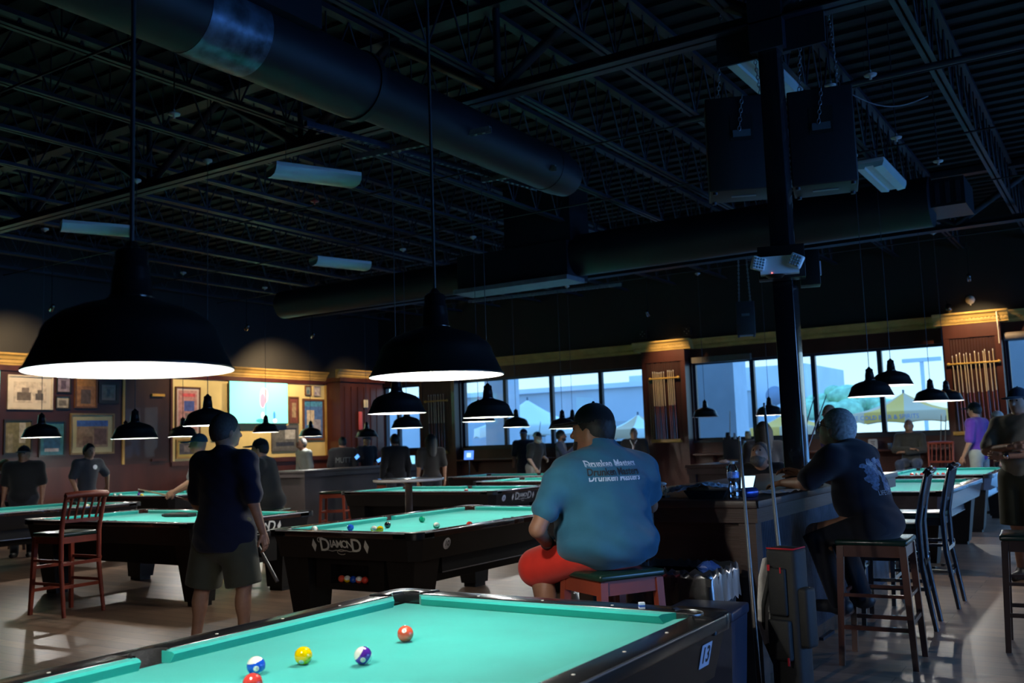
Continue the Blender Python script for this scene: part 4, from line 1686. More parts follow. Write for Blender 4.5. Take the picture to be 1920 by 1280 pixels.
def human(label, pos, rz, H=1.75, pose='stand', tone='tan', shirt=('shirt_black', (0.012, 0.012, 0.014)), sleeve='short', pants=('pants_dark', (0.02, 0.022, 0.03)), legs='long',
          hair=None, cap=None, build=1.0, belly=0.0, J=None, head_turn=0.0, head_tilt=0.0, h=0.016, hands=True, beard=None, scale_head=1.0, lean=0.0, seat=0.76,
          collar=None, curl=0.4, hd=None, shoes=(0.02, 0.02, 0.022), extras=None, logo=None, fold=0.0, hips=None, name='person', glasses=False, long_hair=False, trunk_=None, thigh=1.0, sleeve_len=0.80, inf=0.012, shirt_more=None, pants_more=None):
    t = thing(name, label, 'person', pos, rz)
    k = H / 1.75
    B = build
    # joints in the local frame: +Y is where the figure faces, +X its right
    if pose == 'stand':
        zh = 0.93 * k
        j = dict(pel=v3(0, 0, zh), che=v3(0, 0.01 + math.sin(lean) * 0.38 * k, zh + 0.38 * k * math.cos(lean)))
        up = v3(0, math.sin(lean), math.cos(lean))
        j['neck'] = j['pel'] + up * 0.53 * k
        for s_, n in ((1, 'R'), (-1, 'L')):
            j['sh' + n] = j['pel'] + up * 0.47 * k + v3(s_ * 0.185 * k * B ** 0.5, -0.005, 0)
            j['el' + n] = j['sh' + n] + v3(s_ * 0.06 * k, -0.02, -0.28 * k)
            j['wr' + n] = j['el' + n] + v3(s_ * 0.01 * k, 0.06 * k, -0.24 * k)
            j['hip' + n] = v3(s_ * 0.095 * k, 0, zh - 0.02 * k)
            j['kn' + n] = v3(s_ * 0.11 * k, 0.01, 0.49 * k)
            j['an' + n] = v3(s_ * 0.12 * k, -0.02, 0.08 * k)
    else:
        zh = seat + 0.09 * k
        up = v3(0, math.sin(lean), math.cos(lean))
        j = dict(pel=v3(0, -0.02, zh))
        j['che'] = j['pel'] + up * 0.36 * k
        j['neck'] = j['pel'] + up * 0.52 * k
        for s_, n in ((1, 'R'), (-1, 'L')):
            j['sh' + n] = j['pel'] + up * 0.46 * k + v3(s_ * 0.185 * k * B ** 0.5, 0, 0)
            j['el' + n] = j['sh' + n] + v3(s_ * 0.06 * k, 0.10 * k, -0.25 * k)
            j['wr' + n] = j['el' + n] + v3(-s_ * 0.06 * k, 0.22 * k, 0.03 * k)
            j['hip' + n] = v3(s_ * 0.09 * k, 0, zh - 0.01)
            j['kn' + n] = v3(s_ * 0.14 * k, 0.42 * k, zh - 0.02)
            j['an' + n] = v3(s_ * 0.13 * k, 0.33 * k, zh - 0.43 * k)
    if J:
        for a, b_ in J.items():
            j[a] = v3(*b_)
    # head basis
    hc = j['neck'] + v3(0, 0.02 * k, 0.155 * k) + v3(0, math.sin(lean) * 0.05, 0)
    if hd:
        hc = v3(*hd)
    Rh = rotz3(head_turn) @ np.array([[1, 0, 0], [0, math.cos(head_tilt), math.sin(head_tilt)], [0, -math.sin(head_tilt), math.cos(head_tilt)]])
    hs = 1.0 * k ** 0.3 * scale_head
    def hp(x, y, z):
        return hc + Rh @ (v3(x, y, z) * hs)
    S = Sdf()
    # head
    S.ell(hc, v3(0.076, 0.098, 0.112) * hs, 0.02, Rh)
    S.ell(hp(0, 0.030, -0.055), v3(0.054, 0.062, 0.066) * hs, 0.04, Rh)
    S.ell(hp(0, 0.078, -0.098), v3(0.022, 0.018, 0.016) * hs, 0.025, Rh)
    S.cap(hp(0, 0.098, -0.005), hp(0, 0.116, -0.038), 0.010 * hs, 0.015 * hs, 0.015)
    S.cap(hp(-0.03, 0.088, 0.018), hp(0.03, 0.088, 0.018), 0.012 * hs, 0.012 * hs, 0.015)
    S.cap(hp(-0.018, 0.094, -0.066), hp(0.018, 0.094, -0.066), 0.009 * hs, 0.009 * hs, 0.010)
    for s_ in (-1, 1):
        S.ell(hp(s_ * 0.078, -0.005, -0.020), v3(0.012, 0.020, 0.032) * hs, 0.008, Rh)
    # neck and trunk
    S.cap(j['neck'] - v3(0, 0, 0.03), hc + v3(0, -0.015, -0.06), 0.058 * k * B ** 0.4, 0.054 * k, 0.035)
    upv = (j['neck'] - j['pel'])
    upn = upv / np.linalg.norm(upv)
    trunk = []
    trunk.append(('ell', j['che'] + v3(0, 0, -0.02), v3(0.165 * B, 0.108 * B, 0.20) * k, 0.05))
    trunk.append(('cap', j['shL'], j['shR'], 0.070 * k * B ** 0.5, 0.07))
    trunk.append(('ell', (j['pel'] + j['che']) / 2 + v3(0, 0.01 + belly * 0.5, -0.01), v3(0.142 * B + belly * .45, 0.10 * B + belly, 0.19) * k, 0.06))
    trunk.append(('ell', j['pel'] + v3(0, 0, 0.0), v3(0.165 * B, 0.12 * B, 0.13) * k, 0.06))
    if trunk_:
        trunk = trunk_
    def add_trunk(T, only=None):
        for q in trunk:
            if q[0] == 'ell':
                T.ell(q[1], q[2], q[3])
            else:
                T.cap(q[1], q[2], q[3], None, q[4])
    add_trunk(S)
    ab = B ** 0.7
    for n in 'LR':
        S.cap(j['sh' + n], j['el' + n], 0.052 * k * ab, 0.042 * k * ab, 0.03)
        S.cap(j['el' + n], j['wr' + n], 0.041 * k * ab, 0.027 * k, 0.012)
        S.cap(j['hip' + n], j['kn' + n], 0.082 * k * ab, 0.056 * k, 0.03)
        S.cap(j['kn' + n], j['an' + n], 0.054 * k, 0.036 * k, 0.02)
        mid = j['kn' + n] * 0.7 + j['an' + n] * 0.3
        S.ell(mid + v3(0, -0.015, 0), v3(0.052, 0.056, 0.10) * k, 0.03)
    sk = skin(tone)
    V, Q = S.mesh(h)
    parts = []
    eye = mat('eye_dark', (0.03, 0.02, 0.02), 0.2)
    lip = mat('lips_' + tone, tuple(c * 0.7 for c in sk.node_tree.nodes['Principled BSDF'].inputs['Base Color'].default_value[:3]), 0.5)
    parts.append((V, Q, sk))
    if hands:
        for n, s_ in (('R', 1), ('L', -1)):
            d = j['wr' + n] - j['el' + n]
            hdv = j.get('hd' + n)
            if hdv is not None:
                d = hdv
            pn = j.get('pn' + n, v3(-s_ * 1.0, 0.1, -0.15))
            side = -1.0 if n == 'R' else 1.0
            HS = hand_sdf(j['wr' + n], d, pn, side * j.get('ts' + n, 1), j.get('cu' + n, curl), k)
            V2, Q2 = HS.mesh(min(h * 0.42, 0.0068))
            parts.append((V2, Q2, sk))
    body = np_mesh('body', parts, t)
    # eyes as small inset balls
    g = MB()
    for s_ in (-1, 1):
        p = hp(s_ * 0.030, 0.0875, 0.0)
        g.sphere(tuple(p), 0.0105 * hs, eye, 10, 6)
    g.build('eyes', body)
    # shirt
    if shirt:
        T = Sdf()
        add_trunk(T)
        for q in (shirt_more or []):
            T.ell(*q)
        T.cap(j['neck'] - upn * 0.05, j['neck'] - upn * 0.015, 0.068 * k * B ** 0.4, 0.060 * k * B ** 0.4, 0.03)
        for n in 'LR':
            a, b_ = j['sh' + n], j['el' + n]
            if sleeve == 'short':
                e = a + (b_ - a) * sleeve_len
                T.cap(a, e, 0.060 * k * ab, 0.060 * k * ab, 0.05)
            else:
                T.cap(a, b_, 0.058 * k * ab, 0.050 * k * ab, 0.04)
                T.cap(b_, j['wr' + n] + (b_ - j['wr' + n]) * 0.06, 0.050 * k * ab, 0.036 * k, 0.02)
        hem = (j['pel'] - upn * (0.10 * k)) if hips is None else v3(*hips)
        T.cut(hem, -upn)
        if fold:
            def nz(P, a=fold):
                return a * (np.sin(P[..., 0] * 23 + P[..., 2] * 31 + 2 * np.sin(P[..., 1] * 17)) * np.sin(P[..., 2] * 19 - P[..., 0] * 13 + 1.3) + 0.5 * np.sin(P[..., 2] * 57 + P[..., 0] * 40 + P[..., 1] * 20))
            T.noise = nz
        V, Q = T.mesh(h * 0.85, inf)
        mm = fab(shirt[0], shirt[1])
        sh = np_mesh('shirt', [(V, Q, mm)], t)
    else:
        sh = None
    if pants:
        T = Sdf()
        T.ell(j['pel'], v3(0.168 * B, 0.122 * B, 0.13) * k, 0.05)
        for q in (pants_more or []):
            T.ell(*q)
        for n in 'LR':
            a, b_, c_ = j['hip' + n], j['kn' + n], j['an' + n]
            if legs == 'long':
                T.cap(a, b_, 0.090 * k * ab, 0.068 * k, 0.04)
                T.cap(b_, c_ + v3(0, 0, -0.01), 0.068 * k, 0.055 * k, 0.03)
            else:
                T.cap(a, a + (b_ - a) * 0.97, 0.098 * k * ab * thigh, 0.094 * k * ab * thigh, 0.035)
                dd_ = (b_ - a) / np.linalg.norm(b_ - a)
                T.cut(a + (b_ - a) * 1.0, dd_) if pose == 'stand' else None
        T.cut(j['pel'] + upn * 0.08 * k, upn)
        V, Q = T.mesh(h * 0.9, 0.008 + (0.006 if legs != 'long' else 0))
        np_mesh('shorts' if legs != 'long' else 'trousers', [(V, Q, fab(pants[0], pants[1]))], t)
    if shoes:
        for n in 'LR':
            a = j['an' + n]
            T = Sdf()
            fd = j.get('fd' + n, v3(0, 1, 0))
            T.cap(a + v3(0, 0, -0.035 * k) - fd * 0.04 * k, a + v3(0, 0, -0.045 * k) + fd * 0.15 * k, 0.045 * k, 0.038 * k, 0.02)
            T.cap(a, a + v3(0, 0, -0.04 * k), 0.048 * k, 0.050 * k, 0.03)
            V, Q = T.mesh(0.012)
            np_mesh('shoe', [(V, Q, mat('shoe_%s' % str(shoes[0]).replace('.', ''), shoes, 0.5, var=0.1))], t)
    if hair:
        T = Sdf()
        nm_, hcol, style = hair
        T.ell(hp(0, -0.010, 0.018), v3(0.086, 0.104, 0.108) * hs, 0.01, Rh)
        if style != 'balding':
            T.ell(hp(0, -0.035, -0.01), v3(0.084, 0.080, 0.10) * hs, 0.02, Rh)
        if long_hair:
            T.cap(hp(0, -0.06, 0.0), hp(0, -0.10, -0.30), 0.085 * hs, 0.10 * hs, 0.05)
            T.cap(hp(0.07, -0.02, -0.02), hp(0.09, -0.03, -0.26), 0.04 * hs, 0.05 * hs, 0.05)
            T.cap(hp(-0.07, -0.02, -0.02), hp(-0.09, -0.03, -0.26), 0.04 * hs, 0.05 * hs, 0.05)
        fwd = Rh @ v3(0, 1, 0)
        upd = Rh @ v3(0, 0, 1)
        if style == 'short':
            T.cut(hp(0, 0.052, 0.02), fwd * 0.80 - upd * 0.62)
            if not long_hair:
                T.cut(hp(0, -0.02, -0.055), -upd + fwd * 0.35)
        else:
            T.cut(hp(0, 0.02, 0.02), fwd * 0.8 - upd * 0.5)
            T.cut(hp(0, 0.0, -0.05), -upd + fwd * 0.3)
        if style == 'balding':
            T.cut(hp(0, 0, 0.035), upd)
        rng = np.random.RandomState(3)
        T.noise = lambda P: 0.0025 * np.sin(P[..., 0] * 260) * np.sin(P[..., 1] * 230 + P[..., 2] * 160)
        V, Q = T.mesh(min(h, 0.012) * 0.75)
        if len(Q):
            np_mesh('hair', [(V, Q, mat('hair_' + nm_, hcol, 0.6, var=0.35, scale=60, spec=0.4))], t)
    if beard:
        T = Sdf()
        T.ell(hp(0, 0.045, -0.085), v3(0.058, 0.064, 0.052) * hs, 0.02, Rh)
        T.cap(hp(0.06, 0.03, -0.05), hp(0.03, 0.07, -0.10), 0.018 * hs, 0.024 * hs, 0.02)
        T.cap(hp(-0.06, 0.03, -0.05), hp(-0.03, 0.07, -0.10), 0.018 * hs, 0.024 * hs, 0.02)
        T.cut(hp(0, 0, -0.055), Rh @ v3(0, -0.15, 1))
        V, Q = T.mesh(0.010)
        np_mesh('beard', [(V, Q, mat('beard_' + beard[0], beard[1], 0.7, var=0.3, scale=60))], t)
    if cap:
        capname, ccol, back = cap[:3]
        T = Sdf()
        T.ell(hp(0, -0.008, 0.030), v3(0.088, 0.108, 0.098) * hs, 0.01, Rh)
        upd = Rh @ v3(0, 0, 1)
        fwd = Rh @ v3(0, 1, 0)
        T.cut(hp(0, 0, 0.022), -upd + 0.08 * fwd)
        V, Q = T.mesh(0.009 if h <= 0.012 else 0.012)
        cm = fab('cap_' + capname, ccol)
        ms = cm
        if len(cap) > 3:
            cm2 = fab('cap2_' + capname, cap[3])
            pl, fn_ = hp(0, 0.02, 0.0), fwd
            ms = [(cm, None), (cm2, lambda C, pl=pl, fn_=fn_: (C - pl) @ fn_ < 0)]
        c_ = np_mesh('cap', [(V, Q, ms)], t)
        sgn = -1 if back else 1
        T = Sdf()
        T.cap(hp(-0.035, sgn * 0.085, 0.026), hp(-0.025, sgn * 0.158, 0.018), 0.038 * hs, 0.030 * hs, 0.03, flat=(tuple(upd), 6))
        T.cap(hp(0.035, sgn * 0.085, 0.026), hp(0.025, sgn * 0.158, 0.018), 0.038 * hs, 0.030 * hs, 0.03, flat=(tuple(upd), 6))
        T.cap(hp(0, sgn * 0.085, 0.028), hp(0, sgn * 0.165, 0.020), 0.038 * hs, 0.030 * hs, 0.03, flat=(tuple(upd), 6))
        V, Q = T.mesh(0.006)
        np_mesh('brim', [(V, Q, cm)], c_)
        g = MB()
        g.sphere(tuple(hp(0, -0.008, 0.128)), 0.008 * hs, cm, 10, 6)
        g.build('button', c_)
    if glasses:
        g = MB()
        gm = mat('glasses_frame', (0.05, 0.05, 0.05), 0.3)
        for s_ in (-1, 1):
            g.tube([tuple(hp(s_ * 0.052, 0.098, 0.004)), tuple(hp(s_ * 0.079, 0.06, 0.004)), tuple(hp(s_ * 0.083, -0.01, 0.0))], 0.0022, gm, 6)
            pts = [tuple(hp(s_ * 0.031 + 0.022 * math.cos(a), 0.104, 0.0 + 0.016 * math.sin(a))) for a in [2 * math.pi * q / 14 for q in range(15)]]
            g.tube(pts, 0.0022, gm, 6)
        g.tube([tuple(hp(-0.01, 0.108, 0.004)), tuple(hp(0.01, 0.108, 0.004))], 0.0022, gm, 6)
        g.build('glasses', t)
    if collar and sh:
        T = Sdf()
        for q in range(12):
            a0, a1 = 2 * math.pi * q / 12, 2 * math.pi * (q + 1) / 12
            r_ = 0.066 * k * B ** 0.4
            T.cap(j['neck'] + v3(r_ * math.cos(a0), r_ * math.sin(a0), 0.0 - 0.02 * math.sin(a0)), j['neck'] + v3(r_ * math.cos(a1), r_ * math.sin(a1), 0.0 - 0.02 * math.sin(a1)), 0.010, 0.010, 0.005)
        V, Q = T.mesh(0.007)
        np_mesh('collar', [(V, Q, fab('collar_%s' % collar[0], collar[1]))], sh)
    t['_dummy'] = 0
    del t['_dummy']
    return t, j, body, sh, hp


def project_print(sh, strips, material, name, offset=0.003):
    """wrap flat lettering onto the back (or front) of a garment. strips: list of (verts, faces) in 3D start positions with a common direction"""
    me = sh.data
    bvh = BVHTree.FromPolygons([v.co.copy() for v in me.vertices], [list(p.vertices) for p in me.polygons])
    g = MB()
    for vs, fs, d, m_ in strips:
        d = Vector(d).normalized()
        # split long triangles so that the print follows the cloth
        bm = bmesh.new()
        bv = [bm.verts.new(v) for v in vs]
        for f in fs:
            try:
                bm.faces.new([bv[i] for i in f])
            except ValueError:
                pass
        bmesh.ops.triangulate(bm, faces=bm.faces[:])
        for _ in range(3):
            long_ = [e for e in bm.edges if e.calc_length() > 0.012]
            if not long_:
                break
            bmesh.ops.subdivide_edges(bm, edges=long_, cuts=1)
            bmesh.ops.triangulate(bm, faces=bm.faces[:])
        out = []
        for v in bm.verts:
            hit = bvh.ray_cast(v.co - d * 1.0, d)
            p = hit[0]
            if p is None:
                p = v.co
                out.append(p)
            else:
                out.append(p - d * offset)
        bm.verts.index_update()
        fs2 = [[v.index for v in f.verts] for f in bm.faces]
        bm.free()
        g.add(out, fs2, m_)
    return g.build(name, sh)

# ================================================================== FURNITURE
def stool(x, y, rz, label, wood=CHERRY, seat_m=VINYL, hgt=0.76, S_=0.205, group=None):
    t = thing('bar_stool', label, 'stool', (x, y, 0), rz, group)
    g = MB()
    g.box((-S_ - 0.01, -S_ - 0.01, hgt - 0.035), (S_ + 0.01, S_ + 0.01, hgt), seat_m, bev=0.014)
    g.build('seat', t)
    g = MB()
    a = S_ - 0.005
    for lo, hi in (((-a, -a, hgt - 0.105), (a, -a + 0.022, hgt - 0.035)), ((-a, a - 0.022, hgt - 0.105), (a, a, hgt - 0.035)),
                   ((-a, -a, hgt - 0.105), (-a + 0.022, a, hgt - 0.035)), ((a - 0.022, -a, hgt - 0.105), (a, a, hgt - 0.035))):
        g.box(lo, hi, wood)
    g.build('seat_frame', t)
    sp = 0.03
    for sx in (-1, 1):
        for sy in (-1, 1):
            g = MB()
            tx, ty = sx * (S_ - 0.02), sy * (S_ - 0.02)
            bx, by = sx * (S_ - 0.02 + sp), sy * (S_ - 0.02 + sp)
            g.frust((bx - 0.017, by - 0.017), (bx + 0.017, by + 0.017), 0, hgt - 0.04, wood, (tx - 0.021, ty - 0.021), (tx + 0.021, ty + 0.021))
            g.build('leg', t)
    for z, w_ in ((0.22, 0.026), (0.42, 0.02)):
        g = MB()
        e = S_ - 0.02 + sp * (1 - z / hgt)
        for s_ in (-1, 1):
            zz = z + (0.04 if w_ > 0.022 else 0)
            g.box((-e, s_ * e - 0.010, z), (e, s_ * e + 0.010, z + w_), wood)
            g.box((s_ * e - 0.010, -e, zz), (s_ * e + 0.010, e, zz + w_), wood)
        g.build('stretcher', t)
    return t


def bar_chair(x, y, rz, label, wood=CHERRY, hgt=0.76, top=1.13, slats=5, group=None):
    """tall chair; the back stands on the local -Y side"""
    t = thing('bar_chair', label, 'chair', (x, y, 0), rz, group)
    g = MB()
    g.box((-0.21, -0.20, hgt - 0.04), (0.21, 0.22, hgt), VINYL, bev=0.014)
    g.build('seat', t)
    g = MB()
    g.box((-0.20, -0.20, hgt - 0.10), (0.20, -0.18, hgt - 0.04), wood)
    g.box((-0.20, 0.19, hgt - 0.10), (0.20, 0.21, hgt - 0.04), wood)
    g.box((-0.20, -0.20, hgt - 0.10), (-0.18, 0.21, hgt - 0.04), wood)
    g.box((0.18, -0.20, hgt - 0.10), (0.20, 0.21, hgt - 0.04), wood)
    g.build('seat_frame', t)
    for s_ in (-1, 1):
        g = MB()
        g.frust((s_ * 0.215 - 0.016, 0.205), (s_ * 0.215 + 0.016, 0.237), 0, hgt - 0.04, wood, (s_ * 0.19 - 0.02, 0.175), (s_ * 0.19 + 0.02, 0.215))
        g.build('leg', t)
        g = MB()
        g.tube([(s_ * 0.21, -0.27, 0), (s_ * 0.20, -0.205, 0.45), (s_ * 0.20, -0.20, hgt), (s_ * 0.205, -0.24, hgt + 0.2), (s_ * 0.21, -0.29, top)], [0.018, 0.022, 0.023, 0.020, 0.017], wood, 8)
        g.build('leg', t)
    g = MB()
    g.tube([(-0.225, -0.288, top - 0.03), (-0.1, -0.305, top - 0.02), (0.1, -0.305, top - 0.02), (0.225, -0.288, top - 0.03)], 0.033, wood, 4)
    g.build('top_rail', t)
    g = MB()
    g.box((-0.20, -0.225, hgt + 0.09), (0.20, -0.205, hgt + 0.125), wood)
    g.build('lower_rail', t)
    for k in range(slats):
        xx = -0.15 + 0.30 * k / (slats - 1)
        g = MB()
        g.tube([(xx, -0.215, hgt + 0.11), (xx, -0.25, hgt + 0.22), (xx, -0.295, top - 0.03)], 0.011, wood, 6)
        g.build('back_slat', t)
    g = MB()
    for z in (0.25, 0.46):
        g.box((-0.2, -0.23, z), (0.2, -0.21, z + 0.03), wood)
        g.box((-0.2, 0.2, z - 0.04), (0.2, 0.22, z - 0.01), wood)
        for s_ in (-1, 1):
            g.box((s_ * 0.205 - 0.01, -0.23, z + 0.03), (s_ * 0.205 + 0.01, 0.21, z + 0.055), wood)
    g.build('stretcher', t)
    return t


stool(-2.285, 4.42, R(-28.6), 'cherry wood bar stool with dark green seat, under the man in the blue shirt', hgt=0.80, S_=0.185)
stool(-1.45, 6.50, R(3), 'brown wooden bar stool under the man with glasses', wood=mat('brown_wood', (0.09, 0.028, 0.018), 0.3, var=0.3, scale=4, coat=0.3), hgt=0.77)
stool(-0.60, 7.27, R(4), 'dark wooden bar stool cut off by the right edge of the photo', wood=DKWOOD, hgt=0.74)
bar_chair(-1.60, 7.75, R(95), 'black bar chair right of the man with glasses, nearer one', wood=BLKMET, top=1.16)
bar_chair(-1.58, 8.75, R(92), 'black bar chair right of the man with glasses, farther one', wood=BLKMET, top=1.16)
bar_chair(-8.64, 5.50, R(93), 'cherry wood bar chair with a slatted back standing at left', top=1.13)
bar_chair(-2.95, 18.35, R(175), 'reddish bar chair with a slatted back beside the window seat at right', top=1.22)
stool(-12.9, 17.9, R(10), 'orange-red bar stool before the window wall, left of the far tables', wood=mat('orange_wood', (0.42, 0.09, 0.03), 0.35, var=0.15, scale=5))
stool(-11.3, 12.0, R(30), 'dim red bar stool in front of the left bar counter')
stool(-12.4, 14.75, R(20), 'red bar stool under the dark-clothed man at the left bar', wood=CHERRY)
stool(-3.50, 18.72, 0, 'dark bar stool under the man seated with folded arms at the window', wood=DKWOOD)
stool(-9.46, 8.80, R(10), 'bar stool under the man in the black hooded top', wood=DKWOOD, hgt=0.72)
stool(-15.55, 8.80, 0, 'bar stool under the person seated at the far left edge', wood=DKWOOD, hgt=0.66)
# pedestal table
t = thing('round_table', 'small round pedestal table with a pale shining top', 'table', (-7.42, 9.16, 0))
g = MB()
g.lathe([(0, 1.035), (0.41, 1.035), (0.43, 1.045), (0.43, 1.065), (0.42, 1.07), (0, 1.07)], mat('table_laminate', (0.50, 0.46, 0.43), 0.14, spec=0.7, coat=0.6, var=0.1), 48)
g.build('tabletop', t)
g = MB()
g.lathe([(0.09, 1.03), (0.045, 1.0), (0.045, 0.05), (0.10, 0.03), (0.28, 0.015), (0.28, 0)], BLKMET, 28)
g.build('pedestal', t)

# ------------------------------------------------------------------ bars
CORR = mat('corrugated_panel', (0.14, 0.16, 0.20), 0.34, metal=0.8, var=0.3, scale=6)


def bar(name, x0, x1, y0, y1, label, top=1.07, panel=None, wood=BARW):
    t = thing(name, label, 'bar counter', ((x0 + x1) / 2, (y0 + y1) / 2, 0))
    hx, hy = (x1 - x0) / 2, (y1 - y0) / 2
    g = MB()
    g.box((-hx, -hy, top - 0.045), (hx, hy, top), wood, bev=0.005)
    g.build('counter_top', t)
    g = MB()
    g.box((-hx + 0.02, -hy + 0.02, top - 0.13), (hx - 0.02, hy - 0.02, top - 0.045), wood)
    g.build('fascia', t)
    g = MB()
    g.box((-hx + 0.10, -hy + 0.10, 0.0), (hx - 0.14, hy - 0.10, top - 0.13), wood)
    g.box((-hx + 0.04, -hy + 0.04, 0.0), (-hx + 0.14, -hy + 0.14, top - 0.13), wood)
    g.box((hx - 0.14, -hy + 0.04, 0.0), (hx - 0.04, -hy + 0.14, top - 0.13), wood)
    g.box((-hx + 0.08, -hy + 0.08, 0), (hx - 0.06, -hy + 0.10, 0.12), DKWOOD)
    g.build('cabinet', t)
    if panel:
        g = MB()
        ya, pitch_ = -hy + 0.14, 0.032
        n_ = int((2 * hy - 0.28) / pitch_)
        pr = []
        for q in range(n_):
            pr += [(hx - 0.125, ya + q * pitch_), (hx - 0.105, ya + q * pitch_ + pitch_ * 0.35), (hx - 0.105, ya + q * pitch_ + pitch_ * 0.6)]
        vs = [(a, b2, 0.12) for a, b2 in pr] + [(a, b2, top - 0.13) for a, b2 in pr]
        m_ = len(pr)
        g.add(vs, [(q, q + 1, m_ + q + 1, m_ + q) for q in range(m_ - 1)], panel)
        g.build('side_panel', t)
    return t


bar('bar_island', -3.10, -1.84, 5.43, 9.3, 'dark wooden bar island behind the seated man in blue, with ribbed side panel', panel=CORR)
bar('bar_island', -5.25, -3.55, 12.5, 14.1, 'second dark bar island farther back, left of the column', wood=mat('bar_wood_violet', (0.050, 0.030, 0.034), 0.35, var=0.2, scale=3))
bar('bar_counter', -14.3, -13.35, 13.36, 17.1, 'dark bar counter with people behind it, below the cream wall', wood=mat('bar_wood_dull', (0.045, 0.035, 0.035), 0.5, var=0.2, scale=3))
# narrow drink ledges under the windows
for i, (a, c, lab) in enumerate([(-14.1, -9.1, 'brown drink ledge under the wide window at centre left'), (-7.9, -2.9, 'brown drink ledge under the window behind the column')]):
    t = thing('drink_ledge', lab, 'shelf', ((a + c) / 2, WY - 0.16, 1.06))
    L = (c - a) / 2
    g = MB()
    g.box((-L, -0.16, 0), (L, 0.155, 0.04), MAHOG, bev=0.004)
    g.build('board', t)
    for k in range(4):
        g = MB()
        xx = -L + 0.4 + k * (2 * L - 0.8) / 3
        g.prism([(0, 0), (0.24, 0), (0.24, -0.28)], -0.015, 0.015, MAHOG, frame_M((xx, -0.09, 0), (0, 1, 0), (0, 0, 1)))
        g.build('bracket', t)

# ------------------------------------------------------------------ things on the near island
BT = 1.07
t = thing('water_bottle', 'clear plastic water bottle with a blue label on the near bar corner', 'bottle', (-2.01, 5.50, BT))
g = MB()
g.lathe([(0.0, 0.002), (0.028, 0.002), (0.032, 0.012), (0.031, 0.035), (0.028, 0.05), (0.032, 0.062), (0.031, 0.08), (0.025, 0.10), (0.029, 0.115), (0.033, 0.125), (0.033, 0.165), (0.029, 0.185), (0.014, 0.212), (0.0125, 0.222)], CLEAR, 28)
g.build('bottle_body', t)
g = MB()
g.lathe([(0.0336, 0.127), (0.0340, 0.13), (0.0340, 0.160), (0.0336, 0.163)], mat('label_blue', (0.10, 0.22, 0.60), 0.4, var=0.6, scale=40), 28)
g.build('label', t)
g = MB()
g.lathe([(0.014, 0.208), (0.0145, 0.224), (0, 0.225)], mat('cap_clearwhite', (0.5, 0.6, 0.65), 0.4), 16)
g.build('bottle_cap', t)
t = thing('soda_cup', 'tall clear cup of cola with straws behind the water bottle', 'cup', (-2.13, 5.86, BT))
g = MB()
g.lathe([(0.0, 0.002), (0.032, 0.002), (0.044, 0.15)], CLEAR, 24)
g.build('cup_body', t)
g = MB()
g.lathe([(0, 0.004), (0.0305, 0.004), (0.0385, 0.10), (0, 0.10)], mat('cola', (0.02, 0.006, 0.004), 0.1), 24)
g.build('drink', t)
for p, q in (((0.01, 0.0, 0.02), (-0.03, 0.02, 0.19)), ((-0.01, -0.01, 0.02), (0.035, 0.0, 0.20))):
    g = MB()
    g.tube([p, q], 0.003, INK, 6)
    g.build('straw', t)
g = MB()
for k in range(5):
    g.box((-0.012, -0.012, 0), (0.012, 0.012, 0.024), CLEAR, Matrix.Translation((0.022 * math.cos(k * 1.3), 0.022 * math.sin(k * 1.3), 0.105)) @ Matrix.Rotation(k, 4, 'Z') @ Matrix.Rotation(k * 0.7, 4, 'X'))
g.build('ice', t)
# crumpled sandwich bag in a black basket
t = thing('food_basket', 'black plastic basket with a crumpled wrapper on the near bar', 'basket', (-2.22, 5.62, BT), R(10))
g = MB()
g.frust((-0.10, -0.06), (0.10, 0.06), 0.002, 0.05, RUBBER, (-0.13, -0.08), (0.13, 0.08))
g.build('basket_body', t)
WRAP = mat('paper_wrap', (0.35, 0.42, 0.50), 0.4, var=0.3, scale=20)
g = MB()
rr = random.Random(4)
vs, fs = [], []
N, M_ = 16, 11
for i in range(N):
    for k in range(M_):
        u, v = i / (N - 1) - 0.5, k / (M_ - 1) - 0.5
        vs.append((u * 0.34, v * 0.22, 0.052 + 0.035 * max(0, 1 - 4 * u * u) + rr.uniform(-0.012, 0.012)))
for i in range(N - 1):
    for k in range(M_ - 1):
        fs.append((i * M_ + k, (i + 1) * M_ + k, (i + 1) * M_ + k + 1, i * M_ + k + 1))
g.add(vs, fs, WRAP, False)
g.build('wrapper', t)
g = MB()
g.sphere((-0.06, 0, 0.06), 0.05, mat('bread', (0.30, 0.20, 0.09), 0.8, var=0.3, scale=20), 16, 10, sc_=(1.4, 1, 0.5))
g.build('sandwich', t)
g = MB()
vs, fs = [], []
for i in range(N):
    for k in range(M_):
        u, v = i / (N - 1) - 0.5, k / (M_ - 1) - 0.5
        vs.append((u * 0.26, v * 0.16, 0.03 + 0.04 * max(0, 1 - 4 * u * u - 2 * v * v) + rr.uniform(-0.01, 0.01)))
for i in range(N - 1):
    for k in range(M_ - 1):
        fs.append((i * M_ + k, (i + 1) * M_ + k, (i + 1) * M_ + k + 1, i * M_ + k + 1))
g.add(vs, fs, WRAP, False)
tag(g.build('plastic_bag', None, (-2.42, 5.70, BT)), 'crumpled pale plastic bag left of the basket on the bar', 'bag')
g = MB()
g.box((-0.055, -0.10, 0), (0.055, 0.10, 0.008), INK, bev=0.003)
g.box((-0.05, -0.095, 0.008), (0.05, 0.095, 0.0088), mat('screen_lit', (0.3, 0.6, 0.9), 0.2, emit=(0.55, 0.85, 1.0), es=1.6))
o = g.build('tablet', None, (-2.16, 6.15, BT + 0.012), R(25))
o.rotation_euler = (R(28), 0, R(10))
o.location.z = BT + 0.055
tag(o, 'glowing phone or tablet screen beside the cola cup', 'phone')
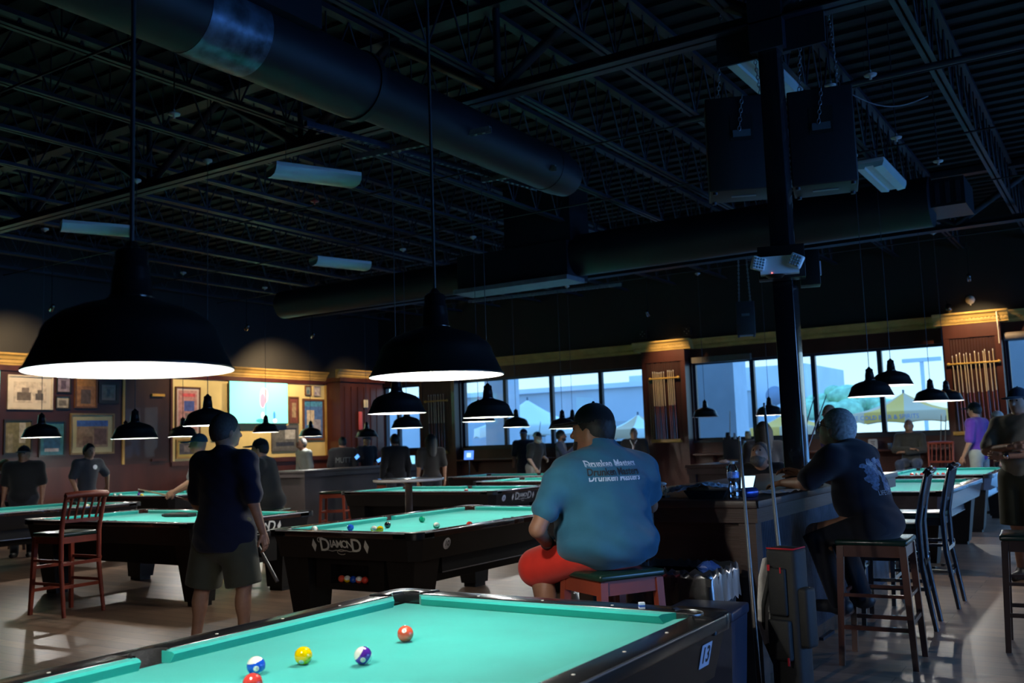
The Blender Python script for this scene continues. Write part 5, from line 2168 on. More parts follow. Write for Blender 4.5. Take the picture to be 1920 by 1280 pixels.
t = thing('drink_can', 'small blue and silver can lying on the near bar', 'can', (-1.98, 5.68, BT + 0.031), R(60))
g = MB()
g.lathe([(0, -0.055), (0.024, -0.055), (0.031, -0.045), (0.031, 0.045), (0.024, 0.055), (0, 0.053)], mat('can_blue', (0.03, 0.06, 0.25), 0.25, metal=0.6, var=0.2, scale=30), 24, Matrix.Rotation(R(90), 4, 'Y'))
g.build('can_body', t)
g = MB()
g.lathe([(0.0, 0.0535), (0.026, 0.056), (0.024, 0.058), (0, 0.056)], METAL, 24, Matrix.Rotation(R(-90), 4, 'Y'))
g.build('can_end', t)
g = MB()
vs, fs = [], []
for i in range(10):
    for k in range(8):
        vs.append((i * 0.035 - 0.16, k * 0.032 - 0.12, 0.010 + rr.uniform(-0.006, 0.008)))
for i in range(9):
    for k in range(7):
        fs.append((i * 8 + k, (i + 1) * 8 + k, (i + 1) * 8 + k + 1, i * 8 + k + 1))
g.add(vs, fs, mat('napkin_pale', (0.55, 0.60, 0.66), 0.8, var=0.05))
tag(g.build('paper_napkin', None, (-1.97, 6.15, BT + 0.002), R(85)), 'crumpled paper napkin at the bar edge under the forearm', 'napkin')
t = thing('rocks_glass', 'short glass of dark drink with ice beside the column', 'glass', (-1.93, 7.0, BT))
g = MB()
g.lathe([(0, 0.002), (0.038, 0.002), (0.042, 0.105)], CLEAR, 24)
g.build('glass_body', t)
g = MB()
g.lathe([(0, 0.006), (0.036, 0.006), (0.039, 0.07), (0, 0.07)], mat('cola', (0.02, 0.006, 0.004), 0.1), 24)
g.build('drink', t)
g = MB()
g.tube([(0.01, 0, 0.02), (-0.07, 0.02, 0.17)], 0.003, INK, 6)
g.build('straw', t)
g = MB()
g.sphere((0, -0.02, 0.06), 0.012, mat('lemon', (0.7, 0.35, 0.03), 0.5), 10, 6)
g.build('lemon_slice', t)
# pen-like pale straw in the hand of the man with glasses
g = MB()
g.tube([(-2.30, 6.44, 1.145), (-2.395, 6.44, 1.235)], 0.008, mat('pale_tube', (0.30, 0.62, 0.62), 0.4), 10)
tag(g.build('drinking_straw'), 'pale turquoise tube sticking up from the hand on the bar', 'straw')
# a row of white plastic forks / caddy by the left bar part
t = thing('cutlery_caddy', 'rack of white plastic cutlery standing on the bar behind the man in blue', 'caddy', (-2.62, 5.72, BT), R(-10))
g = MB()
g.box((-0.10, -0.03, 0), (0.10, 0.03, 0.012), INK)
g.build('base', t)
for k in range(8):
    g = MB()
    xx = -0.09 + k * 0.0255
    g.box((xx - 0.003, -0.003, 0.012), (xx + 0.003, 0.003, 0.075), WHITE)
    g.build('fork', t)
g = MB()
g.sphere((0.05, 0, 0.085), 0.028, mat('cup_white', (0.75, 0.75, 0.72), 0.5), 16, 10, sc_=(1.6, 1, 0.5))
g.build('lid', t)

# ------------------------------------------------------------------ things on the second island and ledges
def bottle_small(x, y, z, label, rz=0, s=1.0):
    t = thing('water_bottle', label, 'bottle', (x, y, z), rz)
    g = MB()
    g.lathe([(a * s, b2 * s) for a, b2 in [(0.0, 0.002), (0.030, 0.002), (0.033, 0.012), (0.030, 0.05), (0.033, 0.07), (0.029, 0.10), (0.033, 0.13), (0.033, 0.17), (0.015, 0.21), (0.014, 0.225), (0, 0.226)]], mat('bottle_pale', (0.38, 0.60, 0.72), 0.15, trans=0.3), 20)
    g.build('bottle_body', t)
    g = MB()
    g.lathe([(0.0345 * s, 0.10 * s), (0.0345 * s, 0.15 * s)], mat('label_blue2', (0.10, 0.22, 0.60), 0.4), 20)
    g.build('label', t)


bottle_small(-4.55, 13.0, BT, 'pale water bottle standing on the second bar island', s=1.35)
bottle_small(-2.55, 19.35, 1.10, 'pale blue bottle on the ledge right of the seated man', s=1.2)
g = MB()
g.lathe([(0, 0), (0.035, 0), (0.04, 0.11), (0.038, 0.11), (0, 0.10)], mat('salt_steel', (0.3, 0.35, 0.38), 0.25, metal=0.5), 16)
tag(g.build('drinking_glass', None, (-3.95, 19.45, 1.10)), 'small glass on the ledge left of the man with folded arms', 'glass')
SIGNM = mat('placard_white', (0.55, 0.58, 0.60), 0.5)
for (x, y, z, lab) in [(-4.25, 19.40, 1.10, 'small white rounded placard on the ledge right of the column'), (-6.15, 19.40, 1.12, 'small white rounded placard on the ledge left of the column')]:
    t = thing('table_placard', lab, 'sign', (x, y, z))
    g = MB()
    pts = []
    for cx2, cz2, a0 in ((0.055, 0.17, 0), (-0.055, 0.17, 90), (-0.055, 0.035, 180), (0.055, 0.035, 270)):
        for q in range(5):
            a = R(a0 + q * 22.5)
            pts.append((cx2 + 0.03 * math.cos(a), cz2 + 0.03 * math.sin(a)))
    g.prism(pts, 0, 0.006, SIGNM, frame_M((0, 0, 0), (1, 0, 0), (0, 0, 1)))
    g.build('board', t)
    g = MB()
    for q, w_ in enumerate((0.05, 0.07, 0.06, 0.08)):
        g.box((-w_ / 2, -0.009, 0.05 + q * 0.032), (w_ / 2, -0.0075, 0.062 + q * 0.032), INK)
    g.build('lettering', t)
for i, (x, y, z, r_, h_, c_, nm, lab) in enumerate([(-7.15, 19.42, 1.40, 0.05, 0.15, (0.02, 0.02, 0.025), 'tumbler', 'dark tumbler on the sill under the unlit lamp'),
                                                   (-7.00, 19.42, 1.40, 0.03, 0.13, (0.35, 0.5, 0.6), 'spice_shaker', 'pale shaker on the sill next to the dark tumbler'),
                                                   (-6.72, 19.42, 1.40, 0.06, 0.16, (0.45, 0.38, 0.22), 'condiment_jar', 'cream and brown jar on the sill right of the shaker')]):
    g = MB()
    g.lathe([(0, 0), (r_, 0), (r_ * 1.1, h_ * 0.6), (r_ * 0.9, h_), (0, h_)], mat('m_' + nm, c_, 0.4, var=0.4, scale=20), 18)
    tag(g.build(nm, None, (x, y - 0.0, SILL)), lab, nm.split('_')[-1])
g = MB()
g.box((-0.12, -0.08, 0), (0.12, 0.08, 0.002), mat('paper_blue', (0.6, 0.66, 0.7), 0.7))
tag(g.build('paper_sheet', None, (-5.0, 12.75, BT + 0.001), R(8)), 'sheet of paper on the left end of the second island', 'paper')
g = MB()
vs = [(rr.uniform(-0.1, 0.1), rr.uniform(-0.05, 0.05), 0) for _ in range(3)]
g.sphere((0, 0, 0.03), 0.05, mat('wrapper_pink', (0.5, 0.4, 0.4), 0.6, var=0.5, scale=30), 10, 6, sc_=(1.5, 0.8, 0.5))
tag(g.build('food_wrapper', None, (-4.78, 12.78, BT)), 'crumpled pinkish wrapper on the second island', 'wrapper')
g = MB()
g.lathe([(0, 0), (0.035, 0), (0.035, 0.12), (0, 0.12)], mat('can_gold', (0.30, 0.27, 0.12), 0.4, metal=0.3), 16)
tag(g.build('drink_can', None, (-4.45, 12.62, BT)), 'gold-green can on the second island left of the bottle', 'can')
t = thing('menu_holder', 'dark monitor stand on the second island, seen edge-on', 'screen', (-4.75, 13.3, BT), R(20))
g = MB()
g.box((-0.22, -0.02, 0.05), (0.22, 0.02, 0.33), INK, bev=0.008)
g.build('panel', t)
g = MB()
g.box((-0.06, -0.06, 0), (0.06, 0.06, 0.01), INK)
g.box((-0.02, -0.01, 0), (0.02, 0.02, 0.1), INK)
g.build('base', t)
# tablet on the window wall
t = thing('wall_tablet', 'small glowing blue tablet tilted below the wide window', 'tablet', (-12.95, 18.2, 1.10), R(15))
g = MB()
g.box((-0.13, -0.01, 0), (0.13, 0.01, 0.24), INK, Matrix.Rotation(R(-12), 4, 'X') @ Matrix.Rotation(R(0), 4, 'Y'), bev=0.008)
g.build('case', t)
g = MB()
g.box((-0.115, -0.0125, 0.015), (0.115, -0.011, 0.225), mat('tablet_screen', (0.1, 0.2, 0.8), 0.3, emit=(0.10, 0.28, 1.0), es=1.3), Matrix.Rotation(R(-12), 4, 'X'))
g.box((-0.05, -0.0135, 0.07), (0.05, -0.0125, 0.17), mat('tablet_symbol', (0.8, 0.9, 1), 0.3, emit=(0.6, 0.85, 1.0), es=1.2), Matrix.Rotation(R(-12), 4, 'X'))
g.build('screen', t)
g = MB()
g.tube([(0, 0.02, 0.05), (0, 0.02, -1.10)], 0.015, BLKMET, 8)
g.lathe([(0.12, -1.10), (0.12, -1.09), (0.02, -1.07)], BLKMET, 16)
g.build('stand', t)

# ------------------------------------------------------------------ bin, bag, leaning cues
BINB = mat('bin_black', (0.012, 0.013, 0.015), 0.5, var=0.1)
t = thing('trash_can', 'square black trash can with a grey liner, behind the cherry stool', 'trash can', (-2.19, 5.08, 0), R(0))
g = MB()
g.frust((-0.20, -0.17), (0.20, 0.17), 0, 0.70, BINB, (-0.25, -0.21), (0.25, 0.21))
g.box((-0.26, -0.22, 0.66), (0.26, 0.22, 0.70), BINB)
g.build('bin', t)
g = MB()
N = 64
vs, fs = [], []
prof = [(0.93, 0.50), (0.97, 0.66), (1.02, 0.74), (1.05, 0.70), (1.06, 0.62), (1.07, 0.56)]
for j, (sc2, z) in enumerate(prof):
    for k in range(N):
        a = 2 * math.pi * k / N
        c2, s2 = math.cos(a), math.sin(a)
        q = 1 / max(abs(c2) / 0.25, abs(s2) / 0.21)
        rr_ = q * (sc2 + 0.02 * math.sin(k * 1.9 + j))
        vs.append((c2 * rr_, s2 * rr_, z + (0.012 * math.sin(k * 2.7 + j * 2) if j > 1 else 0)))
for j in range(len(prof) - 1):
    for k in range(N):
        fs.append((j * N + k, j * N + (k + 1) % N, (j + 1) * N + (k + 1) % N, (j + 1) * N + k))
g.add(vs, fs, LINER, True)
g.build('bin_liner', t)
g = MB()
g.sphere((0, 0, 0), 0.052, mat('blue_wrapper', (0.02, 0.07, 0.30), 0.4, var=0.3, scale=15), 14, 9, sc_=(1.2, 1, 0.75))
rb = random.Random(9)
g.v = [tuple(c * rb.uniform(0.75, 1.2) for c in v) for v in g.v]
g.sm = [False] * len(g.sm)
tag(g.build('blue_bag', None, (-2.00, 5.02, 0.735)), 'crumpled blue wrapper on the right corner of the trash can', 'wrapper')
t = thing('recycling_bin', 'dark blue waste bin between the near table corner and the leaning cue', 'trash can', (-1.86, 4.62, 0), R(5))
g = MB()
g.frust((-0.13, -0.12), (0.13, 0.12), 0, 0.56, mat('bin_blue', (0.012, 0.020, 0.045), 0.45, var=0.1), (-0.16, -0.15), (0.16, 0.15))
g.build('bin', t)
g = MB()
g.box((-0.17, -0.16, 0.56), (0.17, 0.16, 0.61), mat('bin_blue', (0.012, 0.020, 0.045), 0.45), bev=0.012)
g.build('lid', t)

CUEW = mat('cue_maple', (0.55, 0.42, 0.24), 0.3, coat=0.4)
CUEG = mat('cue_steel_blue', (0.13, 0.15, 0.16), 0.40, metal=0.1)
CUEB = mat('cue_butt_dark', (0.05, 0.015, 0.012), 0.2, coat=0.6)
CUER = mat('cue_butt_red', (0.22, 0.05, 0.02), 0.25, coat=0.5)
TIP = mat('cue_tip', (0.75, 0.75, 0.72), 0.5)


def cue(p, q, label, shaft=CUEW, butt=CUEB, group=None, parent=None, r0=0.0145, r1=0.0065, name='cue_stick'):
    """p = butt end, q = tip"""
    p, q = Vector(p), Vector(q)
    t = thing(name, label, 'cue', tuple(p), 0, group)
    d = q - p
    z = d.normalized()
    M = z.to_track_quat('Z', 'Y').to_matrix().to_4x4()
    L = d.length
    g = MB()
    g.lathe([(0, 0), (r0, 0.0), (r0, 0.03), (r0 * 0.98, 0.08), (r0 * 0.8, L * 0.5)], butt, 12, M)
    g.build('butt', t)
    g = MB()
    g.lathe([(r0 * 0.8, L * 0.5), (r0 * 0.78, L * 0.52), (r1, L - 0.03)], shaft, 12, M)
    g.build('shaft', t)
    g = MB()
    g.lathe([(r1, L - 0.03), (r1, L - 0.008), (r1 * 0.9, L), (0, L)], TIP, 12, M)
    g.build('tip', t)
    return t


cue((-1.745, 5.00, 0.005), (-1.905, 5.36, 1.44), 'cue leaning on the near bar, crossing in front of its corner', shaft=CUEG, butt=mat('cue_butt_grey', (0.10, 0.09, 0.08), 0.3))
cue((-1.585, 5.02, 0.30), (-1.73, 5.30, 1.62), 'steel-blue cue sticking up out of the black cue bag', shaft=CUEG, butt=CUEG)
cue((-2.50, 5.40, 0.92), (-2.53, 5.46, 1.30), 'short grey shaft standing upright behind the shoulder of the man in blue', shaft=CUEG, butt=CUEG)
# cue bag
t = thing('cue_bag', 'tall black cue bag with red zips leaning on the bar', 'bag', (-1.58, 5.03, 0), R(-12))
BAGM = mat('bag_nylon', (0.008, 0.009, 0.009), 0.7, var=0.15, scale=30, bump=0.1, bscale=300)
REDZ = mat('bag_red', (0.45, 0.01, 0.02), 0.5)
g = MB()
g.box((-0.085, -0.06, 0), (0.085, 0.08, 0.86), BAGM, bev=0.03)
g.build('bag_body', t)
g = MB()
g.box((-0.065, -0.085, 0.52), (0.035, -0.055, 0.76), BAGM, bev=0.012)
g.box((-0.07, -0.10, 0.30), (0.05, -0.055, 0.50), BAGM, bev=0.012)
g.box((0.06, -0.04, 0.36), (0.13, 0.06, 0.66), BAGM, bev=0.02)
g.build('pocket', t)
g = MB()
g.tube([(-0.075, -0.055, 0.855), (0.075, -0.055, 0.855), (0.08, 0.06, 0.858)], 0.005, REDZ, 6)
g.build('zip', t)
for lo, hi in (((-0.06, -0.0885, 0.745), (-0.045, -0.084, 0.775)), ((0.01, -0.0885, 0.735), (0.018, -0.084, 0.765)), ((0.035, -0.103, 0.28), (0.045, -0.098, 0.32))):
    g = MB()
    g.box(lo, hi, REDZ)
    g.build('zip_pull', t)
g = MB()
g.tube([(-0.085, -0.02, 0.72), (-0.13, -0.03, 0.55), (-0.14, -0.03, 0.40), (-0.085, -0.02, 0.26)], 0.012, BAGM, 8)
g.build('strap', t)
g = MB()
pts = [(0.0, 0.0), (0.03, -0.10), (0.045, -0.22), (0.05, -0.34), (0.02, -0.44)]
vs, fs = [], []
for i, (a, z) in enumerate(pts):
    for k in range(5):
        vs.append((-0.10 - a * (1 - k / 5), -0.06 + 0.03 * k, 0.80 + z + 0.004 * ((i + k) % 2)))
for i in range(4):
    for k in range(4):
        fs.append((i * 5 + k, i * 5 + k + 1, (i + 1) * 5 + k + 1, (i + 1) * 5 + k))
g.add(vs, fs, mat('towel_white', (0.72, 0.70, 0.66), 0.9, var=0.1, scale=40), True)
o = g.build('hanging_towel', None, (-1.58, 5.03, 0), R(-12))
tag(o, 'white towel hanging at the left side of the cue bag', 'towel')
sm = o.modifiers.new('s', 'SOLIDIFY')
sm.thickness = 0.006

# ------------------------------------------------------------------ cue racks
RACKG = mat('rack_gilt', (0.50, 0.30, 0.06), 0.35, var=0.15)


def rack(x, y, z0, z1, w_, n, label, cues, lean=0.0):
    t = thing('cue_rack', label, 'cue rack', (x, y, 0))
    g = MB()
    g.box((-w_ / 2 - 0.06, -0.06, z1 - 0.03), (w_ / 2 + 0.06, 0.0, z1), RACKG, bev=0.008)
    for s_ in (-1, 1):
        g.sphere((s_ * (w_ / 2 + 0.07), -0.035, z1 - 0.015), 0.032, RACKG, 12, 8)
    g.build('top_bar', t)
    g = MB()
    g.box((-w_ / 2 - 0.08, -0.10, z0 - 0.04), (w_ / 2 + 0.08, 0.0, z0), RACKG, bev=0.008)
    g.box((-w_ / 2 - 0.08, -0.10, z0), (w_ / 2 + 0.08, -0.09, z0 + 0.03), RACKG)
    g.build('base_bar', t)
    for i, (f_, L) in enumerate(cues):
        xx = x - w_ / 2 + w_ * f_
        cue((xx + 0.01, y - 0.06, z0 + 0.002), (xx - 0.01, y - 0.045, z0 + L), label.replace('rack', 'rack') and 'house cue standing in the %s' % label.split(',')[0], shaft=CUEW, butt=CUER if i % 3 else CUEB,
            group='cues in the %s' % label.split(',')[0])


rack(-8.47, WY - 0.28, 1.40, 2.76, 0.52, 12, 'middle wall rack of cues, between the two wide windows',
     [(f, L) for f, L in zip((0.03, 0.12, 0.20, 0.27, 0.35, 0.42, 0.52, 0.70, 0.78, 0.86, 0.95), (1.50, 1.50, 1.49, 1.48, 1.48, 1.49, 1.49, 1.51, 1.51, 1.50, 1.51))])
rack(-2.36, WY - 0.28, 1.36, 2.64, 0.70, 12, 'right wall rack of cues, beside the rightmost window',
     [(f, L) for f, L in zip((0.02, 0.12, 0.2, 0.3, 0.36, 0.45, 0.56, 0.65, 0.76, 0.80, 0.9, 0.99), (1.42, 1.44, 1.47, 1.44, 1.46, 1.44, 1.48, 1.45, 1.47, 1.50, 1.46, 1.50))])
rack(-14.74, WY - 0.20, 1.30, 2.60, 0.55, 8, 'left wall rack of dark cues, right of the narrow window',
     [(f, 1.45) for f in (0.1, 0.25, 0.4, 0.5, 0.65, 0.8, 0.95)])
for i, (p, q, lab) in enumerate([((-6.95, 18.9, 0.9), (-7.05, 19.35, 2.0), 'cue leaning left of the bald man, by the window edge'), ((-7.0, 18.95, 0.02), (-7.25, 19.4, 1.45), 'thin cue leaning below the middle cue rack'),
                                 ((-3.95, 13.3, BT), (-3.75, 13.7, 1.95), 'pale cue leaning behind the column, left one'), ((-3.85, 13.3, BT), (-3.60, 13.8, 1.98), 'dark cue leaning behind the column, right one'),
                                 ((-3.05, 19.1, 0.6), (-3.0, 19.45, 1.72), 'cue standing right of the man with folded arms, first'), ((-2.98, 19.1, 0.6), (-2.92, 19.45, 1.70), 'cue standing right of the man with folded arms, second'),
                                 ((-11.6, 18.9, 0.9), (-11.7, 19.4, 1.95), 'cue standing on the floor behind the man in the two-tone cap'),
                                 ]):
    cue(p, q, lab, shaft=CUEG if i in (2, 3, 4, 5) else CUEW, butt=CUEB if i != 2 else CUEG)
# mechanical bridge hanging low by the big seated man
g = MB()
g.tube([(-0.02, 0, 0), (0.9, 0.0, 0)], 0.008, CUEW, 8)

# small black camera and white disc above the cornice
t = thing('wall_camera', 'small black camera above the gilded cornice at right', 'camera', (-2.70, 19.25, 3.72), R(15))
g = MB()
g.tube([(0, 0.2, 0.10), (0, 0.0, 0.0)], 0.012, BLKMET, 8)
g.build('arm', t)
g = MB()
g.lathe([(0, 0), (0.05, 0.0), (0.055, 0.12), (0, 0.14)], BLKMET, 18, Matrix.Rotation(R(150), 4, 'X'))
g.build('camera_body', t)
g = MB()
g.lathe([(0, 0), (0.075, 0), (0.08, 0.02), (0.0, 0.02)], mat('disc_pale', (0.75, 0.72, 0.60), 0.6, var=0.15, scale=20), 24, frame_M((0, 0, 0), (1, 0, 0), (0, 0, 1)))
g.box((-0.01, -0.01, -0.10), (0.01, 0.0, -0.07), mat('disc_pale', (0.75, 0.72, 0.60), 0.6))
tag(g.build('round_wall_cover', None, (-2.36, WY - 0.01, 3.82)), 'round white cover on the black wall above the right cue rack', 'wall cover')
g = MB()
g.tube([(-1.9, WY - 0.32, 3.56), (-1.905, WY - 0.44, 3.5), (-1.91, WY - 0.30, 3.2), (-1.91, WY - 0.30, 2.95)], 0.008, mat('white_cable', (0.6, 0.55, 0.45), 0.6), 6)
tag(g.build('cable'), 'thin white cable hanging over the cornice above the right rack', 'cable')
for i, (x, z) in enumerate([(-9.05, 3.78), (-8.0, 3.75)]):
    t = thing('string_of_lights', 'tiny cluster of pale indicator dots above the middle cornice, %s one' % ('left' if i == 0 else 'right'), 'indicator lights', (x, WY - 0.05, z))
    for k in range(4):
        g = MB()
        g.sphere((0.05 * math.cos(k * 1.57), 0, 0.05 * math.sin(k * 1.57)), 0.009, mat('dot_pale', (0.5, 0.5, 0.45), 0.4), 8, 5)
        g.build('dot', t)
    g = MB()
    g.box((-0.09, 0.0, -0.09), (0.09, 0.05, 0.09), INK)
    g.build('backplate', t)

# ------------------------------------------------------------------ pictures on the left wall
def picture(y0, y1, z0, z1, frame, fw_, label, paint, mat_c=None, matw=0.06, name='framed_picture', cat='picture', depth=0.035, glassy=True):
    t = thing(name, label, cat, (WX + 0.001, (y0 + y1) / 2, (z0 + z1) / 2))
    W, H_ = (y1 - y0) / 2, (z1 - z0) / 2
    # local drawing frame: u = +Y (to the right seen from the room), v = up
    M = frame_M((0, 0, 0), (0, 1, 0), (0, 0, 1))
    fm = mat('frame_' + frame[0], frame[1], 0.35, var=0.2)
    g = MB()
    g.box((-W, -H_, 0), (W, -H_ + fw_, depth), fm, M)
    g.box((-W, H_ - fw_, 0), (W, H_, depth), fm, M)
    g.box((-W, -H_ + fw_, 0), (-W + fw_, H_ - fw_, depth), fm, M)
    g.box((W - fw_, -H_ + fw_, 0), (W, H_ - fw_, depth), fm, M)
    g.build('frame', t)
    iw, ih = W - fw_, H_ - fw_
    if mat_c:
        g = MB()
        g.box((-iw, -ih, 0), (iw, ih, 0.012), mat('mount_%s' % str(mat_c[0]).replace('.', ''), mat_c, 0.7, var=0.05), M)
        g.build('mount', t)
        iw -= matw
        ih -= matw
    g = MB()
    for k, (u0, v0, u1, v1, c) in enumerate(paint):
        g.box((-iw + 2 * iw * u0, -ih + 2 * ih * v0, 0.012), (-iw + 2 * iw * u1, -ih + 2 * ih * v1, 0.0135 + 0.0006 * k), mat('ink_%d_%d_%d' % tuple(int(q * 255) for q in c), c, 0.6, var=0.3, scale=14), M)
    g.build('print', t)
    return t


blk, brn, gld, wht, grn = ('black', (0.02, 0.018, 0.016)), ('brown', (0.12, 0.05, 0.02)), ('gold', (0.35, 0.22, 0.06)), ('offwhite', (0.5, 0.45, 0.38)), ('olive', (0.20, 0.17, 0.05))
picture(9.50, 10.36, 2.36, 2.98, wht, 0.03, 'wide white-matted picture with two dark groups, top row at left', [(0, 0, 1, 1, (0.50, 0.44, 0.38)), (0.10, 0.12, 0.52, 0.50, (0.12, 0.10, 0.09)), (0.24, 0.5, 0.46, 0.72, (0.16, 0.13, 0.12)), (0.66, 0.14, 0.90, 0.46, (0.10, 0.09, 0.09)), (0.72, 0.46, 0.84, 0.62, (0.12, 0.10, 0.10))], (0.55, 0.50, 0.44), 0.09)
picture(10.43, 10.72, 2.68, 2.98, blk, 0.02, 'small purple-grey picture, upper one beside the wide white one', [(0, 0, 1, 1, (0.22, 0.18, 0.24)), (0.3, 0.2, 0.7, 0.8, (0.08, 0.06, 0.10))])
picture(10.42, 10.70, 2.38, 2.62, blk, 0.02, 'small grey picture below the purple-grey one', [(0, 0, 1, 1, (0.30, 0.28, 0.24)), (0.2, 0.2, 0.8, 0.7, (0.12, 0.11, 0.10))])
picture(10.80, 11.27, 2.40, 3.00, brn, 0.03, 'orange-brown poster in the top row', [(0, 0, 1, 1, (0.30, 0.14, 0.06)), (0, 0.72, 1, 1, (0.40, 0.18, 0.05)), (0.25, 0.1, 0.75, 0.6, (0.10, 0.07, 0.06))])
picture(11.30, 11.74, 2.50, 2.92, blk, 0.06, 'dark-framed teal-grey picture at the right end of the top row', [(0, 0, 1, 1, (0.10, 0.12, 0.11)), (0.35, 0.15, 0.65, 0.8, (0.04, 0.07, 0.08))], (0.16, 0.15, 0.14), 0.04)
picture(10.72, 11.65, 1.52, 2.30, olv := ('olivegold', (0.16, 0.11, 0.05)), 0.035, 'landscape picture with a blue sky strip, largest of the lower row', [(0, 0, 1, 1, (0.22, 0.15, 0.11)), (0, 0.78, 1, 1, (0.04, 0.10, 0.32)), (0.55, 0.1, 0.95, 0.7, (0.12, 0.07, 0.07)), (0.2, 0.05, 0.5, 0.4, (0.15, 0.09, 0.07))], (0.34, 0.31, 0.20), 0.10)
picture(10.10, 10.62, 1.50, 2.16, blk, 0.03, 'blue and turquoise poster in the lower row, behind the left lamp', [(0, 0, 1, 1, (0.03, 0.14, 0.20)), (0.15, 0.15, 0.85, 0.8, (0.02, 0.08, 0.18)), (0.2, 0.1, 0.8, 0.2, (0.30, 0.30, 0.35))])
picture(9.45, 9.98, 1.56, 2.18, blk, 0.03, 'olive and white picture at the left end of the lower row', [(0, 0, 1, 1, (0.14, 0.13, 0.07)), (0.55, 0.3, 0.8, 0.95, (0.32, 0.31, 0.28)), (0.1, 0.0, 0.3, 0.6, (0.20, 0.19, 0.13))])
picture(13.08, 13.72, 1.85, 2.88, brn, 0.03, 'tall pink poster with blue lettering blocks on the cream wall', [(0, 0, 1, 1, (0.42, 0.22, 0.22)), (0.3, 0.5, 0.85, 0.75, (0.06, 0.10, 0.35)), (0.35, 0.1, 0.6, 0.45, (0.20, 0.16, 0.18)), (0.2, 0.85, 0.9, 0.93, (0.5, 0.08, 0.10))], (0.5, 0.42, 0.40), 0.05)
picture(13.10, 13.66, 1.37, 1.78, gld, 0.04, 'yellow-framed dark print below the pink poster', [(0, 0, 1, 1, (0.08, 0.08, 0.10)), (0.3, 0.2, 0.7, 0.8, (0.20, 0.18, 0.18))], (0.42, 0.36, 0.10), 0.05)
picture(14.02, 14.30, 1.74, 2.16, gld, 0.02, 'small red and white picture between the pink poster and the man in navy', [(0, 0, 1, 1, (0.45, 0.22, 0.18)), (0.2, 0.3, 0.8, 0.7, (0.5, 0.45, 0.40))])
picture(16.75, 17.48, 1.70, 2.70, brn, 0.05, 'blue poster with a white shape in a gilt frame, right part of the cream wall', [(0, 0, 1, 1, (0.05, 0.13, 0.36)), (0.15, 0.35, 0.55, 0.75, (0.48, 0.42, 0.34)), (0.5, 0.08, 0.9, 0.5, (0.25, 0.26, 0.34)), (0.0, 0.85, 1, 1, (0.05, 0.22, 0.40))])
picture(16.84, 17.05, 2.78, 3.02, brn, 0.025, 'little picture at the top of the cream wall, left one', [(0, 0, 1, 1, (0.20, 0.24, 0.24)), (0.3, 0.1, 0.7, 0.6, (0.03, 0.10, 0.16))])
picture(17.13, 17.36, 2.77, 3.02, ('silver', (0.30, 0.26, 0.24)), 0.02, 'little grey picture at the top of the cream wall, right one', [(0, 0, 1, 1, (0.36, 0.34, 0.36)), (0.1, 0.1, 0.4, 0.4, (0.22, 0.20, 0.34))])
picture(16.30, 16.62, 2.10, 2.74, brn, 0.03, 'narrow red-brown picture just right of the large television', [(0, 0, 1, 1, (0.16, 0.05, 0.04)), (0.3, 0.2, 0.8, 0.8, (0.30, 0.22, 0.14))])
picture(15.75, 16.60, 1.46, 2.06, ('pewter', (0.10, 0.10, 0.10)), 0.07, 'pewter-framed grey picture below the large television', [(0, 0, 1, 1, (0.12, 0.13, 0.14)), (0.5, 0.45, 0.95, 0.95, (0.40, 0.42, 0.44)), (0.1, 0.1, 0.9, 0.3, (0.03, 0.04, 0.07))])

CYAN = mat('tv_picture', (0.2, 0.8, 0.75), 0.3, emit=(0.22, 0.92, 0.84), es=1.0)


def tv(y0, y1, z0, z1, label, blobs):
    t = thing('television', label, 'television', (WX + 0.12, (y0 + y1) / 2, (z0 + z1) / 2))
    W, H_ = (y1 - y0) / 2, (z1 - z0) / 2
    M = frame_M((0, 0, 0), (0, 1, 0), (0, 0, 1))
    g = MB()
    g.box((-W, -H_, -0.04), (W, H_, 0.0), INK, M, bev=0.006)
    g.build('housing', t)
    g = MB()
    g.box((-W + 0.015, -H_ + 0.015, 0.0), (W - 0.015, H_ - 0.015, 0.002), CYAN, M)
    for k, (u, v, ru, rv, c) in enumerate(blobs):
        cm = mat('tv_c%d%s' % (k, label[:4]), c, 0.3, emit=c, es=1.0)
        g.lathe([(0, 0.0035 + k * 0.0004), (1.0, 0.0035 + k * 0.0004)], cm, 20, M @ Matrix.Translation((u * W, v * H_, 0)) @ Matrix.Diagonal((ru, rv, 1, 1)))
    g.build('screen', t)
    g = MB()
    g.box((-0.2, -0.15, -0.118), (0.2, 0.15, -0.04), INK, M)
    g.build('wall_mount', t)


tv(14.42, 16.18, 2.09, 3.05, 'large television with a bright turquoise picture on the cream wall', [(0.15, 0.35, 0.12, 0.18, (0.85, 0.45, 0.60)), (0.10, 0.10, 0.08, 0.16, (0.9, 0.25, 0.38)), (0.22, 0.48, 0.05, 0.07, (0.8, 0.35, 0.45)), (0.05, -0.85, 0.16, 0.05, (0.05, 0.35, 0.40)), (0.50, -0.6, 0.04, 0.10, (0.05, 0.25, 0.6)), (0.52, -0.85, 0.06, 0.05, (0.8, 0.5, 0.8)), (0.1, -0.6, 0.05, 0.08, (0.6, 0.8, 0.85))])
tv(8.0, 9.32, 2.14, 3.05, 'television cut off by the left edge of the photo, showing turquoise', [(0.1, 0.2, 0.1, 0.1, (0.6, 0.9, 0.9))])
